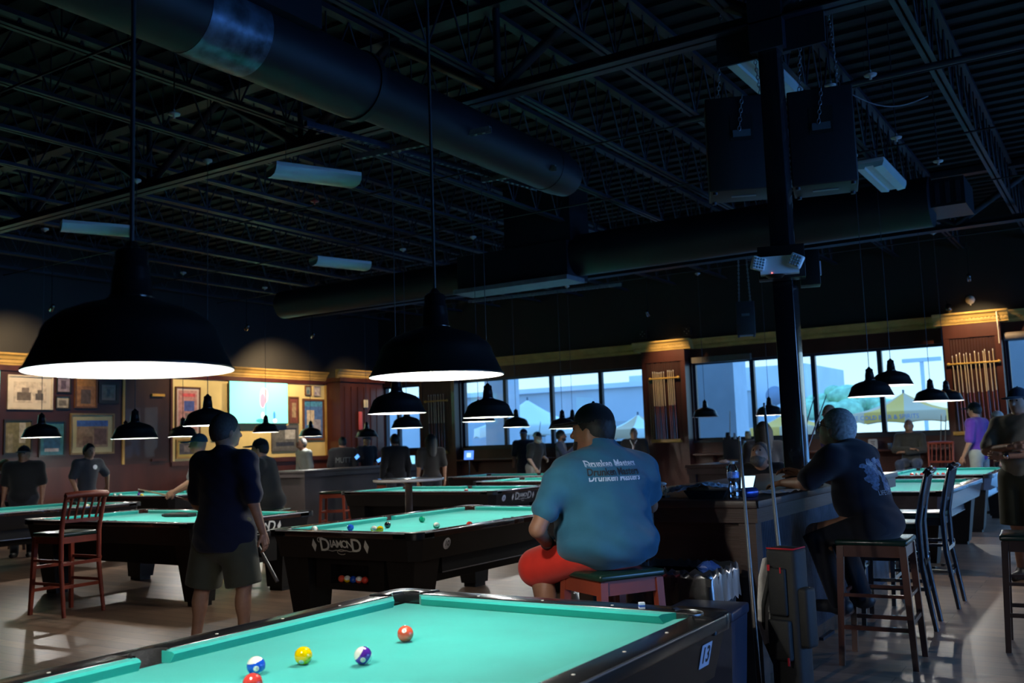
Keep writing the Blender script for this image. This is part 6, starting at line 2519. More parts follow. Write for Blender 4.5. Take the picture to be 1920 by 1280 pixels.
# curtain rod pieces in the dark panel, thermostat, neon-like red sign
for (z, L, lab) in [(2.66, 0.30, 'short gilded bar high on the dark panel left of the cream wall'), (1.34, 0.36, 'orange-brown bar low on the dark panel left of the cream wall')]:
    g = MB()
    g.box((0, 0, 0), (0.05, L, 0.05), RACKG if z > 2 else MAHOG)
    tag(g.build('wall_bar', None, (WX, 12.5, z)), lab, 'wall bar')
g = MB()
g.box((0, 0, 0), (0.03, 0.16, 0.20), mat('thermostat_cream', (0.75, 0.68, 0.45), 0.5), bev=0.01)
tag(g.build('thermostat', None, (WX + 0.465, 18.42, 2.48)), 'cream thermostat on the mahogany pier', 'thermostat')
g = MB()
g.box((0, 0, 0), (0.04, 0.13, 0.46), mat('red_paddle', (0.70, 0.12, 0.12), 0.5), bev=0.03)
tag(g.build('wall_ornament', None, (WX + 0.465, 18.22, 1.92)), 'narrow red hanging ornament below the thermostat', 'ornament')
g = MB()
g.box((0, 0, 0), (0.03, 0.24, 0.40), mat('notice_dark', (0.06, 0.04, 0.05), 0.5, var=0.4, scale=10), bev=0.004)
g.box((0.03, 0.05, 0.05), (0.032, 0.19, 0.14), mat('notice_pale', (0.35, 0.30, 0.30), 0.5))
tag(g.build('wall_notice', None, (WX + 0.465, 18.18, 1.38)), 'dark notice with a pale patch on the mahogany pier', 'notice')

# ================================================================== PEOPLE IN PLACE
def face(x, y, rel):
    return math.atan2(-x, y) + R(rel)


# --- the big man in blue, seen from behind
fat_trunk = [('ell', v3(0, 0.03, 1.20), v3(0.225, 0.165, 0.20), 0.05),
             ('cap', v3(-0.21, 0.02, 1.278), v3(0.20, 0.0, 1.278), 0.082, 0.10),
             ('ell', v3(0.0, 0.05, 1.04), v3(0.245, 0.215, 0.20), 0.07),
             ('ell', v3(0, 0.01, 0.925), v3(0.262, 0.215, 0.125), 0.06),
             ('cap', v3(-0.01, 0.04, 1.32), v3(-0.01, 0.06, 1.395), 0.085, 0.06)]
fj = dict(pel=(0, 0.0, 0.92), che=(0, 0.03, 1.22), neck=(-0.015, 0.065, 1.40), shL=(-0.26, 0.045, 1.255), shR=(0.24, 0.0, 1.255),
          elL=(-0.405, 0.02, 1.02), wrL=(-0.235, 0.205, 0.915), elR=(0.335, 0.10, 1.09), wrR=(0.21, 0.34, 1.00),
          hipL=(-0.12, 0.02, 0.895), hipR=(0.12, 0.02, 0.895), knL=(-0.225, 0.37, 0.785), knR=(0.235, 0.40, 0.80), anL=(-0.20, 0.16, 0.38), anR=(0.22, 0.2, 0.38),
          hdL=(0.75, 0.72, -0.25), pnL=(0.3, -0.25, -1.0), hdR=(-0.4, 0.9, -0.2), pnR=(0, 0, -1), fdL=(-0.3, 0.95, 0), cuL=0.25)
fj = {a: v3(*b_) if isinstance(b_, tuple) else b_ for a, b_ in fj.items()}


def human_raw(*a, J=None, **k):
    return human(*a, J={q: (v if not isinstance(v, np.ndarray) else tuple(v)) for q, v in (J or {}).items() if isinstance(v, (tuple, np.ndarray))}, **k)


def H_(label, pos, rz, J=None, **k):
    J = dict(J or {})
    sc_only = {a: J.pop(a) for a in list(J) if a[:2] in ('cu', 'ts')}
    J2 = {a: tuple(v) for a, v in J.items()}
    return human(label, pos, rz, J=J2, **k)


man, j, body, shirt, hp = H_('large man in a blue lettered T-shirt and red shorts seated on the cherry stool', (-2.285, 4.42, 0), R(61), J=fj, pose='sit', H=1.76, tone='brown',
                            shirt=('teal_blue', (0.026, 0.115, 0.19)), pants=('red', (0.62, 0.030, 0.018)), legs='short', cap=('black_cap', (0.012, 0.012, 0.016), False),
                            hair=('black_short', (0.012, 0.010, 0.010), 'short'), beard=('black', (0.012, 0.010, 0.010)), build=1.0, trunk_=fat_trunk, hd=(-0.015, 0.085, 1.508), head_turn=R(32), h=0.010,
                            scale_head=1.03, hips=(0, 0, 0.795), fold=0.0055, thigh=0.95, sleeve_len=0.60, collar=('teal_dark', (0.022, 0.095, 0.16)), shoes=(0.05, 0.05, 0.06))
g = MB()
d = Vector(fj['elL'] - fj['wrL']).normalized()
c0 = Vector(fj['wrL'])
g.tube([c0 + d * 0.012, c0 + d * 0.024, c0 + d * 0.048, c0 + d * 0.056], [0.031, 0.034, 0.036, 0.033], mat('wristband_black', (0.01, 0.01, 0.012), 0.5), 20)
g.build('wristband', man)
# layered lettering on his back
PR1 = mat('print_pale', (0.42, 0.52, 0.66), 0.7)
PR2 = mat('print_mid', (0.20, 0.30, 0.42), 0.7)
PR3 = mat('print_black', (0.010, 0.012, 0.02), 0.7)
strips = []
def shirt_line(s, size, cx_, cz_, m_, clip=None, sx=1.0):
    vs, fs = text_geo(s, size, 0, 0.028)
    ys_ = [v[1] for v in vs]
    lo_, hi_ = min(ys_), max(ys_)
    if clip:
        bm = bmesh.new()
        bv = [bm.verts.new(v) for v in vs]
        for f in fs:
            try:
                bm.faces.new([bv[i] for i in f])
            except ValueError:
                pass
        for (fr, up_) in clip:
            zc = lo_ + (hi_ - lo_) * fr
            geom = bm.verts[:] + bm.edges[:] + bm.faces[:]
            bmesh.ops.bisect_plane(bm, geom=geom, plane_co=(0, zc, 0), plane_no=(0, 1 if up_ else -1, 0), clear_outer=True)
        bm.verts.index_update()
        vs = [tuple(v.co) for v in bm.verts]
        fs = [[v.index for v in f.verts] for f in bm.faces]
        bm.free()
    strips.append(([(a * sx + cx_, -0.8, b2 + cz_) for a, b2, c2 in vs], fs, (0, 1, 0), m_))


TX, TZ = -0.045, 1.292
shirt_line('Drunken Masters', 0.050, TX, TZ + 0.034, PR1, [(0.22, False)], 0.80)
shirt_line('Drunken Masters', 0.050, TX + 0.002, TZ + 0.017, PR2, [(0.55, False)], 0.80)
shirt_line('Drunken Masters', 0.050, TX + 0.006, TZ - 0.006, PR3, None, 0.80)
shirt_line('Drunken Masters', 0.050, TX + 0.010, TZ - 0.034, PR1, [(0.55, True)], 0.80)
project_print(shirt, strips, None, 'lettering', 0.0025)

# --- man in navy standing at left
nt_ = [('ell', v3(0, 0.01, 1.24), v3(0.19, 0.125, 0.21), 0.05), ('cap', v3(-0.18, 0, 1.37), v3(0.18, 0, 1.37), 0.075, 0.08), ('ell', v3(0, 0.03, 1.04), v3(0.185, 0.155, 0.20), 0.06), ('ell', v3(0, 0.0, 0.90), v3(0.17, 0.13, 0.13), 0.06)]
p_ = (-5.68, 4.86)
H_('man in a navy T-shirt and olive shorts standing at left, cue held low', (*p_, 0), face(*p_, -38), H=1.75, tone='tan', shirt=('navy', (0.008, 0.011, 0.032)), pants=('olive', (0.055, 0.058, 0.042)), legs='short',
   hair=('grey', (0.05, 0.045, 0.042), 'short'), trunk_=nt_, inf=0.02, shirt_more=[(v3(0, 0.01, 0.84), v3(0.225, 0.185, 0.22), 0.06)], pants_more=[(v3(0, 0.0, 0.80), v3(0.19, 0.15, 0.14), 0.05)], hips=(0, 0, 0.735), fold=0.003, h=0.012, head_turn=R(-22), scale_head=1.06, thigh=1.25,
   J=dict(shL=(-0.20, 0, 1.375), shR=(0.20, 0, 1.375), elR=(0.275, -0.02, 1.08), wrR=(0.275, 0.09, 0.86), elL=(-0.27, 0.03, 1.08), wrL=(-0.22, 0.20, 0.92), knL=(-0.19, 0.0, 0.48), anL=(-0.235, -0.03, 0.08), knR=(0.15, 0.03, 0.49), anR=(0.17, 0.0, 0.08),
          hdR=(0.03, 0.35, -0.95), pnR=(-1, 0.1, 0)))
cue((-5.456, 5.166, 0.482), (-6.30, 5.23, 1.46), 'dark cue held low in the right hand of the man in navy', shaft=CUEG, butt=mat('cue_butt_grey', (0.10, 0.09, 0.08), 0.3))

# --- man with glasses at the bar
gp = (-1.44, 6.47)
gm_, gj, gb, gs, ghp = H_('grey-haired man with glasses and black printed T-shirt leaning on the bar', (*gp, 0), R(76), pose='sit', H=1.78, seat=0.77, lean=R(20), tone='tan', build=1.15, belly=0.05,
   shirt=('black_print', (0.010, 0.011, 0.018)), pants=('dark_shorts', (0.012, 0.013, 0.018)), hair=('silver', (0.30, 0.31, 0.31), 'short'), hd=(0, 0.215, 1.472), head_tilt=R(-14), h=0.012, glasses=True, fold=0.003, scale_head=1.08,
   J=dict(shL=(-0.22, 0.15, 1.275), shR=(0.22, 0.15, 1.275), elL=(-0.27, 0.32, 1.125), wrL=(-0.13, 0.555, 1.118), elR=(0.27, 0.40, 1.125), wrR=(0.05, 0.55, 1.175), hdL=(0.25, 0.9, -0.05), pnL=(0.2, 0, -1), hdR=(-0.75, 0.5, 0.25), pnR=(-0.3, -0.3, -0.9),
          knL=(-0.15, 0.34, 0.80), knR=(0.15, 0.34, 0.80), anL=(-0.15, 0.20, 0.38), anR=(0.15, 0.2, 0.38), neck=(0, 0.175, 1.345)))
BP1 = mat('print_dusty_blue', (0.055, 0.085, 0.15), 0.7, var=0.6, scale=60)
BP2 = mat('print_pale_small', (0.22, 0.24, 0.27), 0.7)
st = []
rr = random.Random(11)
gv = []
for q in range(70):
    cx0, cz0 = -0.03 + rr.uniform(-0.09, 0.09), 1.17 + rr.uniform(-0.09, 0.09)
    n_ = 7
    vs = [(cx0 + rr.uniform(0.014, 0.030) * math.cos(2 * math.pi * k / n_), -0.9, cz0 + rr.uniform(0.012, 0.026) * math.sin(2 * math.pi * k / n_)) for k in range(n_)]
    st.append((vs, [list(range(n_))], (0, 1, 0), BP1 if q % 5 else BP2))
bp_ = [s_[0] for s_ in st]
vs, fs = text_geo('LIFETIME', 0.042)
st.append(([(a * 0.9 - 0.02, -0.9, b2 + 1.055) for a, b2, c2 in vs], fs, (0, 1, 0), BP2))
project_print(gs, st[:-1], None, 'back_print', 0.003)
project_print(gs, st[-1:], None, 'lettering', 0.003)

# --- man with folded arms at the right edge
CR = dict(shL=(-0.20, 0, 1.45), shR=(0.20, 0, 1.45), elR=(0.29, 0.12, 1.22), wrR=(-0.03, 0.27, 1.26), elL=(-0.29, 0.12, 1.20), wrL=(0.06, 0.28, 1.17), hdR=(-0.95, 0.05, 0.12), hdL=(0.95, 0.05, 0.10), pnR=(0, -1, 0), pnL=(0, -1, 0))
p_ = (-0.90, 10.35)
fm_, fj2, fb_, fs_, fhp = H_('man in a cap and grey-green shirt standing with folded arms at the right edge', (*p_, 0), face(*p_, 155), H=1.83, tone='tan', shirt=('grey_green', (0.17, 0.155, 0.115)), pants=('dark_olive', (0.030, 0.032, 0.018)), legs='short',
   cap=('blue_black', (0.02, 0.03, 0.05), False), hair=('brown', (0.04, 0.03, 0.025), 'short'), build=1.2, belly=0.03, fold=0.003, h=0.013, J=CR, shoes=(0.015, 0.015, 0.02), hips=(0, 0, 0.86), thigh=1.2)
g = MB()
wv_ = Vector((0.06, 0.28, 1.17))
dv_ = (Vector((-0.29, 0.12, 1.20)) - wv_).normalized()
g.tube([wv_ + dv_ * 0.02, wv_ + dv_ * 0.05], 0.034, INK, 18)
g.lathe([(0, 0.0), (0.021, 0.0), (0.021, 0.008), (0, 0.009)], CHROME, 16, Matrix.Translation(wv_ + dv_ * 0.035 + Vector((0, 0.033, 0))) @ Matrix.Rotation(R(-90), 4, 'X'))
g.build('wristwatch', fm_)

PURPLE = ('purple', (0.085, 0.030, 0.24))
p_ = (-2.235, 18.0)
H_('man in a purple polo shirt and black cap beside the farther right-hand table', (*p_, 0), face(*p_, 62), H=1.90, tone='tan', shirt=PURPLE, pants=('light_grey', (0.25, 0.27, 0.25)), cap=('black', (0.01, 0.01, 0.012), False), hair=('black', (0.01, 0.01, 0.01), 'short'),
   J=dict(elL=(-0.25, 0.02, 1.19), wrL=(-0.22, 0.16, 0.96)), h=0.018)
p_ = (-1.98, 18.75)
H_('grey-haired person in a pale patterned shirt half hidden behind the man in purple', (*p_, 0), face(*p_, 100), H=1.74, tone='fair', shirt=('pale_pattern', (0.22, 0.22, 0.24)), hair=('white', (0.5, 0.48, 0.42), 'short'), h=0.02)
p_ = (-3.46, 18.76)
sc_ = dict(elR=(0.25, 0.12, 1.10), wrR=(-0.02, 0.24, 1.10), elL=(-0.25, 0.12, 1.09), wrL=(0.05, 0.25, 1.05), hdR=(-0.95, 0.05, 0.05), hdL=(0.95, 0.05, 0.1))
H_('bald man in a grey sweater seated with folded arms below the window', (*p_, 0), face(*p_, 172), pose='sit', H=1.75, seat=0.77, tone='tan', sleeve='long', shirt=('charcoal', (0.050, 0.050, 0.046)), pants=('jeans', (0.045, 0.065, 0.11)), J=sc_, h=0.018, hair=None, head_tilt=R(-12))
p_ = (-3.78, 14.65)
H_('man in a purple polo shirt standing behind the man with glasses, right of the column', (*p_, 0), face(*p_, 118), H=1.90, tone='tan', shirt=PURPLE, hair=('shaved', (0.03, 0.025, 0.02), 'balding'), h=0.018)
p_ = (-8.93, 18.62)
bj, _, _, bsh, _ = H_('bald man in a black jersey with white piping before the window', (*p_, 0), face(*p_, 170), H=1.72, tone='tan', shirt=('black_jersey', (0.012, 0.012, 0.013)), hair=None, build=1.15, h=0.018,
   J=dict(elR=(0.26, 0.06, 1.12), wrR=(0.12, 0.26, 1.10), elL=(-0.26, 0.06, 1.12), wrL=(-0.16, 0.28, 1.02)))
st = []
for sx in (-1, 1):
    vs, fs = [], []
    for k in range(14):
        z = 1.44 - k * 0.03
        xx = sx * max(0.012, 0.075 - k * 0.015)
        vs += [(xx - 0.006, 1.0, z), (xx + 0.006, 1.0, z)]
    fs = [(2 * i, 2 * i + 1, 2 * i + 3, 2 * i + 2) for i in range(13)]
    st.append((vs, fs, (0, -1, 0), WHITE))
project_print(bsh, st, None, 'piping', 0.003)
cue((-8.78, 18.2, 0.9), (-8.76, 18.34, 1.66), 'cue held upright in front of the face of the bald man in the black jersey', shaft=CUEB, butt=CUEB)
p_ = (-11.28, 18.30)
cb, _, _, _, _ = H_('white-bearded man in a two-tone cap leaning on the farthest table', (*p_, 0), face(*p_, -128), H=1.72, tone='fair', shirt=('dark_jersey', (0.030, 0.030, 0.032)), pants=('pale_trousers', (0.45, 0.42, 0.38)), cap=('two_tone', (0.015, 0.015, 0.02), False, (0.55, 0.55, 0.55)),
   beard=('white', (0.75, 0.72, 0.68)), hair=None, lean=R(14), h=0.016, build=1.15, J=dict(elR=(0.30, 0.14, 1.10), wrR=(0.30, 0.30, 0.90), elL=(-0.26, 0.10, 1.14), wrL=(-0.12, 0.30, 1.08)))
p_ = (-11.93, 19.0)
H_('person in dark clothes hidden behind the man in the two-tone cap', (*p_, 0), face(*p_, 170), H=1.80, tone='dark', shirt=('dark_navy', (0.012, 0.015, 0.03)), cap=('navy', (0.01, 0.015, 0.04), False), hair=None, h=0.02, hands=False)
p_ = (-10.45, 18.12)
H_('man in a dark blue jacket seen against the window, left of the big seated man', (*p_, 0), face(*p_, -95), H=1.72, tone='dark', sleeve='long', shirt=('dark_blue', (0.014, 0.020, 0.045)), hair=('black', (0.01, 0.01, 0.01), 'short'), beard=('black', (0.012, 0.010, 0.010)), h=0.018,
   J=dict(elR=(0.22, 0.12, 1.14), wrR=(0.10, 0.28, 1.30)))
p_ = (-12.1, 14.55)
H_('short-haired man in dark clothes at the left bar, before the narrow window', (*p_, 0), face(*p_, 25), H=1.73, pose='stand', tone='brown', sleeve='long', shirt=('near_black', (0.010, 0.010, 0.012)), hair=('black', (0.01, 0.01, 0.01), 'short'), build=1.25, h=0.02, hands=False)
p_ = (-10.72, 13.90)
H_('woman with long dark hair and a dark top standing right of the left bar group', (*p_, 0), face(*p_, 12), H=1.68, tone='tan', sleeve='short', shirt=('brown_black', (0.020, 0.017, 0.016)), hair=('black', (0.01, 0.01, 0.01), 'short'), long_hair=True, h=0.02)
p_ = (-14.95, 16.95)
H_('person in a blue-black cap behind the left bar, facing the room', (*p_, 0), face(*p_, -150), H=1.78, tone='tan', shirt=('dim_grey', (0.022, 0.022, 0.026)), cap=('navy', (0.01, 0.015, 0.04), False), h=0.02)
p_ = (-14.72, 15.9)
_, _, _, sh_, _ = H_('person with lettering across the back of a black shirt at the left bar', (*p_, 0), face(*p_, 5), H=1.74, tone='brown', sleeve='long', shirt=('near_black', (0.010, 0.010, 0.012)), hair=('black', (0.01, 0.01, 0.01), 'short'), build=1.35, h=0.02, hands=False)
vs, fs = text_geo('MUTT', 0.17)
project_print(sh_, [([(a * 0.75, -0.9, b2 + 1.21) for a, b2, c2 in vs], fs, (0, 1, 0), mat('print_grey', (0.10, 0.11, 0.11), 0.7))], None, 'lettering', 0.006)
p_ = (-14.80, 14.95)
H_('person in a light grey shirt bending over the left bar before the cream wall', (*p_, 0), face(*p_, 120), H=1.76, tone='brown', sleeve='long', shirt=('light_grey', (0.26, 0.30, 0.29)), hair=('black', (0.01, 0.01, 0.01), 'short'), lean=R(16), head_tilt=R(-20), h=0.02)
p_ = (-13.75, 16.2)
p_ = (-9.46, 8.86)
_, hj, _, hsh, _ = H_('man in a black hooded top and cap seated behind the man in navy', (*p_, 0), face(*p_, 72), pose='sit', H=1.80, seat=0.73, tone='tan', sleeve='long', shirt=('hood_black', (0.013, 0.015, 0.016)), pants=('black', (0.012, 0.013, 0.013)), cap=('black', (0.01, 0.01, 0.012), False),
   hair=('black', (0.01, 0.01, 0.01), 'short'), build=1.3, belly=0.03, lean=R(14), h=0.016)
g = MB()
_e, _w = Vector(hj['elL']), Vector(hj['wrL'])
g.tube([_e.lerp(_w, 0.15), _e.lerp(_w, 0.5), _e.lerp(_w, 0.85)], [0.066, 0.060, 0.054], mat('white_sleeve', (0.62, 0.60, 0.55), 0.8, var=0.3, scale=12), 18)
g.build('white_sleeve', hsh)
p_ = (-9.85, 8.15)
H_('man in a cap and grey shirt half hidden by the man in navy', (*p_, 0), face(*p_, 75), H=1.72, tone='tan', shirt=('grey_tee', (0.10, 0.10, 0.10)), pants=('grey_pants', (0.16, 0.16, 0.16)), cap=('blueblack', (0.03, 0.06, 0.09), False), h=0.016, lean=R(8),
   J=dict(elL=(-0.25, 0.12, 1.12), wrL=(-0.14, 0.36, 1.00), elR=(0.25, 0.12, 1.12), wrR=(0.05, 0.40, 0.98)))
cue((-9.75, 8.0, 0.85), (-11.0, 8.0, 1.02), 'cue held level by the man in the cap beside the man in navy')
p_ = (-14.35, 9.45)
_, _, _, sh_, _ = H_('man in a dark T-shirt with a round white emblem leaning on the far left table', (*p_, 0), face(*p_, -150), H=1.70, tone='tan', shirt=('slate_tee', (0.035, 0.038, 0.048)), hair=('black', (0.01, 0.01, 0.01), 'short'), h=0.016, lean=R(8),
   J=dict(elL=(-0.36, 0.02, 1.16), wrL=(-0.50, -0.20, 0.95), elR=(0.26, 0.05, 1.12), wrR=(0.25, 0.20, 0.90)))
vs = [(-0.06 + 0.042 * math.cos(a), 1.0, 1.30 + 0.038 * math.sin(a)) for a in [2 * math.pi * k / 16 for k in range(16)]]
project_print(sh_, [(vs, [list(range(16))], (0, -1, 0), WHITE)], None, 'emblem', 0.006)
p_ = (-14.25, 8.35)
H_('man in a black shirt and cap standing with his hands lowered, behind the leftmost table', (*p_, 0), face(*p_, 165), H=1.68, tone='brown', shirt=('near_black', (0.010, 0.010, 0.012)), cap=('black', (0.01, 0.01, 0.012), False), build=1.35, h=0.018)
p_ = (-15.55, 8.80)
H_('seated person in a dull red top at the far left edge', (*p_, 0), face(*p_, -150), pose='sit', H=1.60, seat=0.66, tone='tan', shirt=('dull_red', (0.10, 0.03, 0.03)), hair=('auburn', (0.20, 0.08, 0.03), 'short'), h=0.02)
p_ = (-3.92, 11.90)
H_('woman with long hair seen from behind at the second island, left of the column', (*p_, 0), face(*p_, 10), pose='sit', H=1.66, seat=0.77, tone='tan', shirt=('dark_flower', (0.035, 0.030, 0.032)), hair=('brown_long', (0.025, 0.018, 0.015), 'short'), long_hair=True, h=0.016, hands=False)
stool(-3.92, 11.88, R(15), 'dark bar stool under the long-haired woman', wood=DKWOOD)
p_ = (-3.20, 9.80)
H_('grey-haired person with lowered head across the near bar island', (*p_, 0), face(*p_, 160), pose='sit', H=1.62, seat=0.60, tone='tan', sleeve='long', shirt=('near_black', (0.010, 0.010, 0.012)), hair=('grey_brown', (0.10, 0.085, 0.075), 'short'), beard=('grey_brown', (0.10, 0.085, 0.075)), lean=R(18), head_tilt=R(-30), h=0.014, hands=False,
   hd=(0, 0.20, 1.245), scale_head=1.15)
stool(-3.20, 9.82, R(15), 'low dark stool under the grey-haired person across the island', wood=DKWOOD, hgt=0.59)
# phones glowing at the left bar
for (x, y, z, rz_, lab) in [(-13.9, 15.45, 1.28, 20, 'glowing blue phone held at the left bar, upper one'), (-13.65, 15.9, 1.20, -30, 'glowing blue phone at the left bar, lower right one')]:
    g = MB()
    g.box((-0.04, -0.005, -0.07), (0.04, 0.005, 0.07), INK, bev=0.003)
    g.box((-0.036, -0.0065, -0.066), (0.036, -0.005, 0.066), mat('phone_screen', (0.1, 0.3, 0.9), 0.3, emit=(0.12, 0.40, 1.0), es=1.5))
    o = g.build('mobile_phone', None, (x, y, z))
    o.rotation_euler = (R(-35), R(55), R(35 + rz_))
    tag(o, lab, 'phone')
g = MB()
g.box((-0.15, -0.01, 0), (0.15, 0.01, 0.20), INK)
g.box((-0.14, -0.012, 0.01), (0.14, -0.01, 0.19), mat('laptop_screen', (0.3, 0.7, 0.9), 0.3, emit=(0.30, 0.75, 1.0), es=1.2))
o = g.build('laptop_screen', None, (-13.55, 16.75, BT), R(35))
tag(o, 'bright screen between two dark figures at the left bar', 'screen')

# ================================================================== OUTDOORS
ASPH = mat('asphalt', (0.45, 0.46, 0.47), 0.9, var=0.1, scale=0.5)
b = MB()
b.box((-70, WY + 0.32, -0.2), (60, 130, -0.02), ASPH)
struct(b.build('ground'), 'pale grey parking lot outside the windows', 'ground')
b = MB()
b.box((EX + 0.32, -30, -0.2), (60, WY + 0.3, -0.02), ASPH)
struct(b.build('ground_side'), 'parking lot outside the right wall', 'ground')


def outbox(name, label, cat, lo, hi, m, parts=None):
    t = thing(name, label, cat, ((lo[0] + hi[0]) / 2, (lo[1] + hi[1]) / 2, 0))
    g = MB()
    ox, oy = (lo[0] + hi[0]) / 2, (lo[1] + hi[1]) / 2
    g.box((lo[0] - ox, lo[1] - oy, lo[2]), (hi[0] - ox, hi[1] - oy, hi[2]), m)
    g.build('wall', t)
    return t, ox, oy


BLD = mat('building_grey', (0.42, 0.44, 0.46), 0.9, var=0.15, scale=0.3)
BLD2 = mat('building_pale', (0.62, 0.64, 0.66), 0.9, var=0.1, scale=0.3)
t, ox, oy = outbox('building', 'long dull blue-grey building across the parking lot', 'building', (-38, 44, -0.1), (-19.0, 56, 4.1), BLD)
g = MB()
g.box((-9.6, -6.2, 4.1), (9.6, 6.0, 4.35), BLD2)
g.build('roof_edge', t)
for k in range(6):
    g = MB()
    g.box((-7.5 + k * 2.7, -6.03, 0.6), (-5.9 + k * 2.7, -6.0, 2.4), mat('building_window', (0.30, 0.34, 0.36), 0.2))
    g.build('window', t)
g = MB()
g.lathe([(0, 0), (0.55, 0), (0.55, 0.03)], BLD2, 20, frame_M((-3.2, -6.05, 3.1), (1, 0, 0), (0, 0, 1)))
g.build('round_sign', t)
t, ox, oy = outbox('building', 'paler building wing behind the right end of the long one', 'building', (-27.5, 57, -0.1), (-16.0, 66, 5.6), BLD2)
t, ox, oy = outbox('building', 'low pale building seen through the narrow window', 'building', (-45, 38, -0.1), (-29, 43, 3.2), BLD)
STUC = mat('stucco_pale', (0.60, 0.62, 0.63), 0.9, var=0.06, scale=2)
for lo, hi, lab in [((-15.25, 22.3, -0.1), (-14.55, 23.0, 5.0), 'pale square stucco pillar outside the wide window'), ((-8.95, 22.2, -0.1), (-7.95, 23.1, 5.0), 'wide pale stucco pillar outside, left of the column'),
                    ((-2.05, 22.2, -0.1), (-1.45, 23.0, 5.0), 'stucco pillar outside the rightmost window'), ((-20.3, 22.2, -0.1), (-19.4, 23.0, 5.0), 'stucco pillar outside the narrow window')]:
    t, ox, oy = outbox('patio_pillar', lab, 'pillar', lo, hi, STUC)
    g = MB()
    g.box((-(hi[0] - lo[0]) / 2 - 0.05, -(hi[1] - lo[1]) / 2 - 0.05, -0.1), ((hi[0] - lo[0]) / 2 + 0.05, (hi[1] - lo[1]) / 2 + 0.05, 0.5), STUC)
    g.build('plinth', t)


def umbrella(x, y, z, r, hgt, label, ca, cb, txt=None, rot=0.0):
    t = thing('patio_umbrella', label, 'umbrella', (x, y, 0), rot)
    n = 8
    g = MB()
    for k in range(n):
        a0, a1 = 2 * math.pi * k / n, 2 * math.pi * (k + 1) / n
        N = 6
        vs, fs = [], []
        for i in range(N + 1):
            u = i / N
            for q in range(5):
                a = a0 + (a1 - a0) * q / 4
                rr_ = r * u * (1 - 0.07 * math.sin(math.pi * q / 4) * u)
                zz = z + hgt * (1 - u) - 0.10 * math.sin(math.pi * u) * 1.0
                vs.append((rr_ * math.cos(a), rr_ * math.sin(a), zz))
        for i in range(N):
            for q in range(4):
                fs.append((i * 5 + q, (i + 1) * 5 + q, (i + 1) * 5 + q + 1, i * 5 + q + 1))
        # valance
        base = len(vs)
        for q in range(5):
            a = a0 + (a1 - a0) * q / 4
            rr_ = r * (1 - 0.07 * math.sin(math.pi * q / 4))
            vs.append((rr_ * math.cos(a) * 1.01, rr_ * math.sin(a) * 1.01, z - 0.30 + 0.06 * math.sin(math.pi * q / 4)))
        for q in range(4):
            fs.append((N * 5 + q, base + q, base + q + 1, N * 5 + q + 1))
        g.add(vs, fs, ca if k % 2 else cb, True)
    g.build('canopy', t)
    g = MB()
    g.tube([(0, 0, -0.1), (0, 0, z + hgt + 0.08)], 0.03, mat('umbrella_pole', (0.12, 0.16, 0.2), 0.4, metal=0.4), 10)
    g.build('pole', t)
    g = MB()
    g.lathe([(0, 0), (0.3, 0), (0.3, 0.08), (0.04, 0.12)], BLD, 20, Matrix.Translation((0, 0, -0.05)))
    g.build('base', t)
    if txt:
        g = MB()
        vs, fs = text_geo(txt, 0.17)
        aa = R(-90) - rot
        am = (math.floor((aa - 0) / (2 * math.pi / n)) + 0.5) * 2 * math.pi / n
        nr = Vector((math.cos(am), math.sin(am), 0))
        xd = Vector((-nr.y, nr.x, 0))
        M = frame_M(nr * (r * 0.945) + Vector((0, 0, z - 0.14)), xd, (0, 0, 1))
        g.add(vs, fs, mat('umbrella_print', (0.20, 0.24, 0.36), 0.7), False, M)
        g.build('lettering', t)
    return t


YEL = mat('canopy_yellow', (0.90, 0.40, 0.07), 0.9)
PGR = mat('canopy_grey', (0.66, 0.40, 0.22), 0.9)
PGR2 = mat('canopy_pale', (0.80, 0.74, 0.62), 0.9)
umbrella(-5.35, 28.6, 1.95, 1.45, 0.55, 'large grey and yellow patio umbrella with lettering, behind the right lamps', YEL, PGR, 'ICE COLD BEER & SPIRITS', R(10))
umbrella(-8.9, 29.5, 1.66, 1.35, 0.50, 'yellow and grey patio umbrella hidden partly by the column', YEL, PGR, None, R(5))
umbrella(-15.9, 25.6, 1.95, 1.75, 0.85, 'pale patio umbrella outside the wide window', PGR2, PGR2, None, R(20))
umbrella(-12.6, 26.6, 1.75, 1.2, 0.45, 'pale sand-coloured umbrella behind the bald man', PGR, PGR2, None, R(15))
# tree
LEAF = mat('tree_leaves', (0.35, 0.55, 0.32), 0.9, var=0.3, scale=3)
t = thing('tree', 'rounded green tree beyond the parking lot, right of the column', 'tree', (-13.2, 53.0, 0))
g = MB()
rr = random.Random(5)
for k in range(46):
    a = rr.uniform(0, 6.28)
    u = rr.uniform(0, 1) ** 0.5
    g.sphere((2.6 * u * math.cos(a), 1.5 * u * math.sin(a), 2.5 + 1.25 * (1 - u * u) * rr.uniform(0.2, 1.0)), rr.uniform(0.45, 0.8), LEAF, 10, 7, sc_=(1.1, 1, 0.75))
g.build('foliage', t)
g = MB()
g.tube([(0, 0, -0.1), (0.1, 0, 2.6)], 0.22, mat('bark', (0.10, 0.08, 0.06), 0.9, var=0.2), 8)
g.build('trunk', t)
t = thing('parking_lot_light', 'double-headed parking lot light pole outside the right window', 'lamp post', (-8.1, 48.2, 0))
g = MB()
g.tube([(0, 0, -0.1), (0, 0, 4.75)], 0.09, BLD2, 8)
g.build('pole', t)
for s_ in (-1, 1):
    g = MB()
    g.box((min(0, s_ * 0.85), -0.12, 4.62), (max(0, s_ * 0.85), 0.12, 4.80), BLD2)
    g.build('lamp_head', t)
t = thing('street_sign', 'round blurred sign on a pole outside, left of the column', 'sign', (-10.0, 31.9, 0))
g = MB()
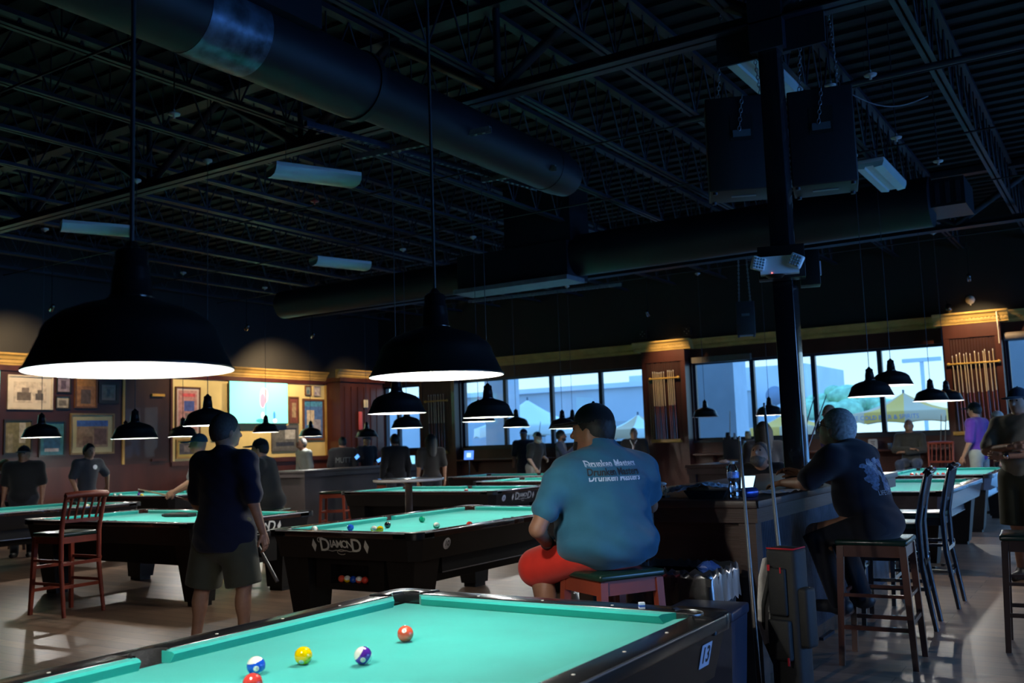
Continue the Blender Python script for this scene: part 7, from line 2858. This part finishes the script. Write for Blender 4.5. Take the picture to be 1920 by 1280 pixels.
g.tube([(0, 0, -0.1), (0, 0, 2.95)], 0.04, BLD, 8)
g.build('pole', t)
g = MB()
g.lathe([(0, 0), (0.32, 0), (0.32, 0.04), (0, 0.04)], mat('sign_blue', (0.22, 0.26, 0.34), 0.6), 20, frame_M((0, -0.05, 2.75), (1, 0, 0), (0, 0, 1)))
g.build('panel', t)


def car(x, y, rz, label, c):
    t = thing('parked_car', label, 'car', (x, y, -0.02), rz)
    m_ = mat('car_' + str(c[0]).replace('.', ''), c, 0.25, coat=0.5)
    g = MB()
    prof = [(-2.2, 0.35), (-2.25, 0.75), (-1.6, 0.92), (-0.9, 1.02), (-0.45, 1.42), (1.0, 1.45), (1.7, 1.05), (2.2, 0.95), (2.25, 0.40)]
    g.prism(prof, -0.85, 0.85, m_, frame_M((0, 0, 0), (1, 0, 0), (0, 0, 1)), True)
    g.build('car_body', t)
    g = MB()
    for s_ in (-1, 1):
        g.prism([(-0.75, 1.04), (-0.38, 1.36), (0.95, 1.38), (1.45, 1.06)], -0.005, 0.005, mat('car_glass', (0.03, 0.05, 0.07), 0.1), frame_M((0, s_ * 0.857, 0), (1, 0, 0), (0, 0, 1)))
    g.build('car_window', t)
    for sx in (-1.4, 1.35):
        for s_ in (-1, 1):
            g = MB()
            g.lathe([(0, -0.1), (0.32, -0.1), (0.34, 0), (0.32, 0.1), (0, 0.1)], RUBBER, 20, Matrix.Translation((sx, s_ * 0.80, 0.34)) @ Matrix.Rotation(R(90), 4, 'X'))
            g.build('wheel', t)
    return t


car(-19.5, 27.9, R(8), 'pale car seen through the left pane of the wide window', (0.62, 0.64, 0.65))
car(-14.0, 33.5, R(5), 'pale silver car low in the wide window, behind the cap of the seated man', (0.50, 0.52, 0.54))
car(-27.5, 36.0, R(12), 'silver car seen through the narrow window', (0.42, 0.46, 0.50))
car(-7.2, 34.5, R(-4), 'blue-grey car behind the large grey and yellow umbrella', (0.25, 0.32, 0.40))
car(-1.2, 38.0, R(3), 'dark blue car in the right part of the parking lot', (0.12, 0.18, 0.28))
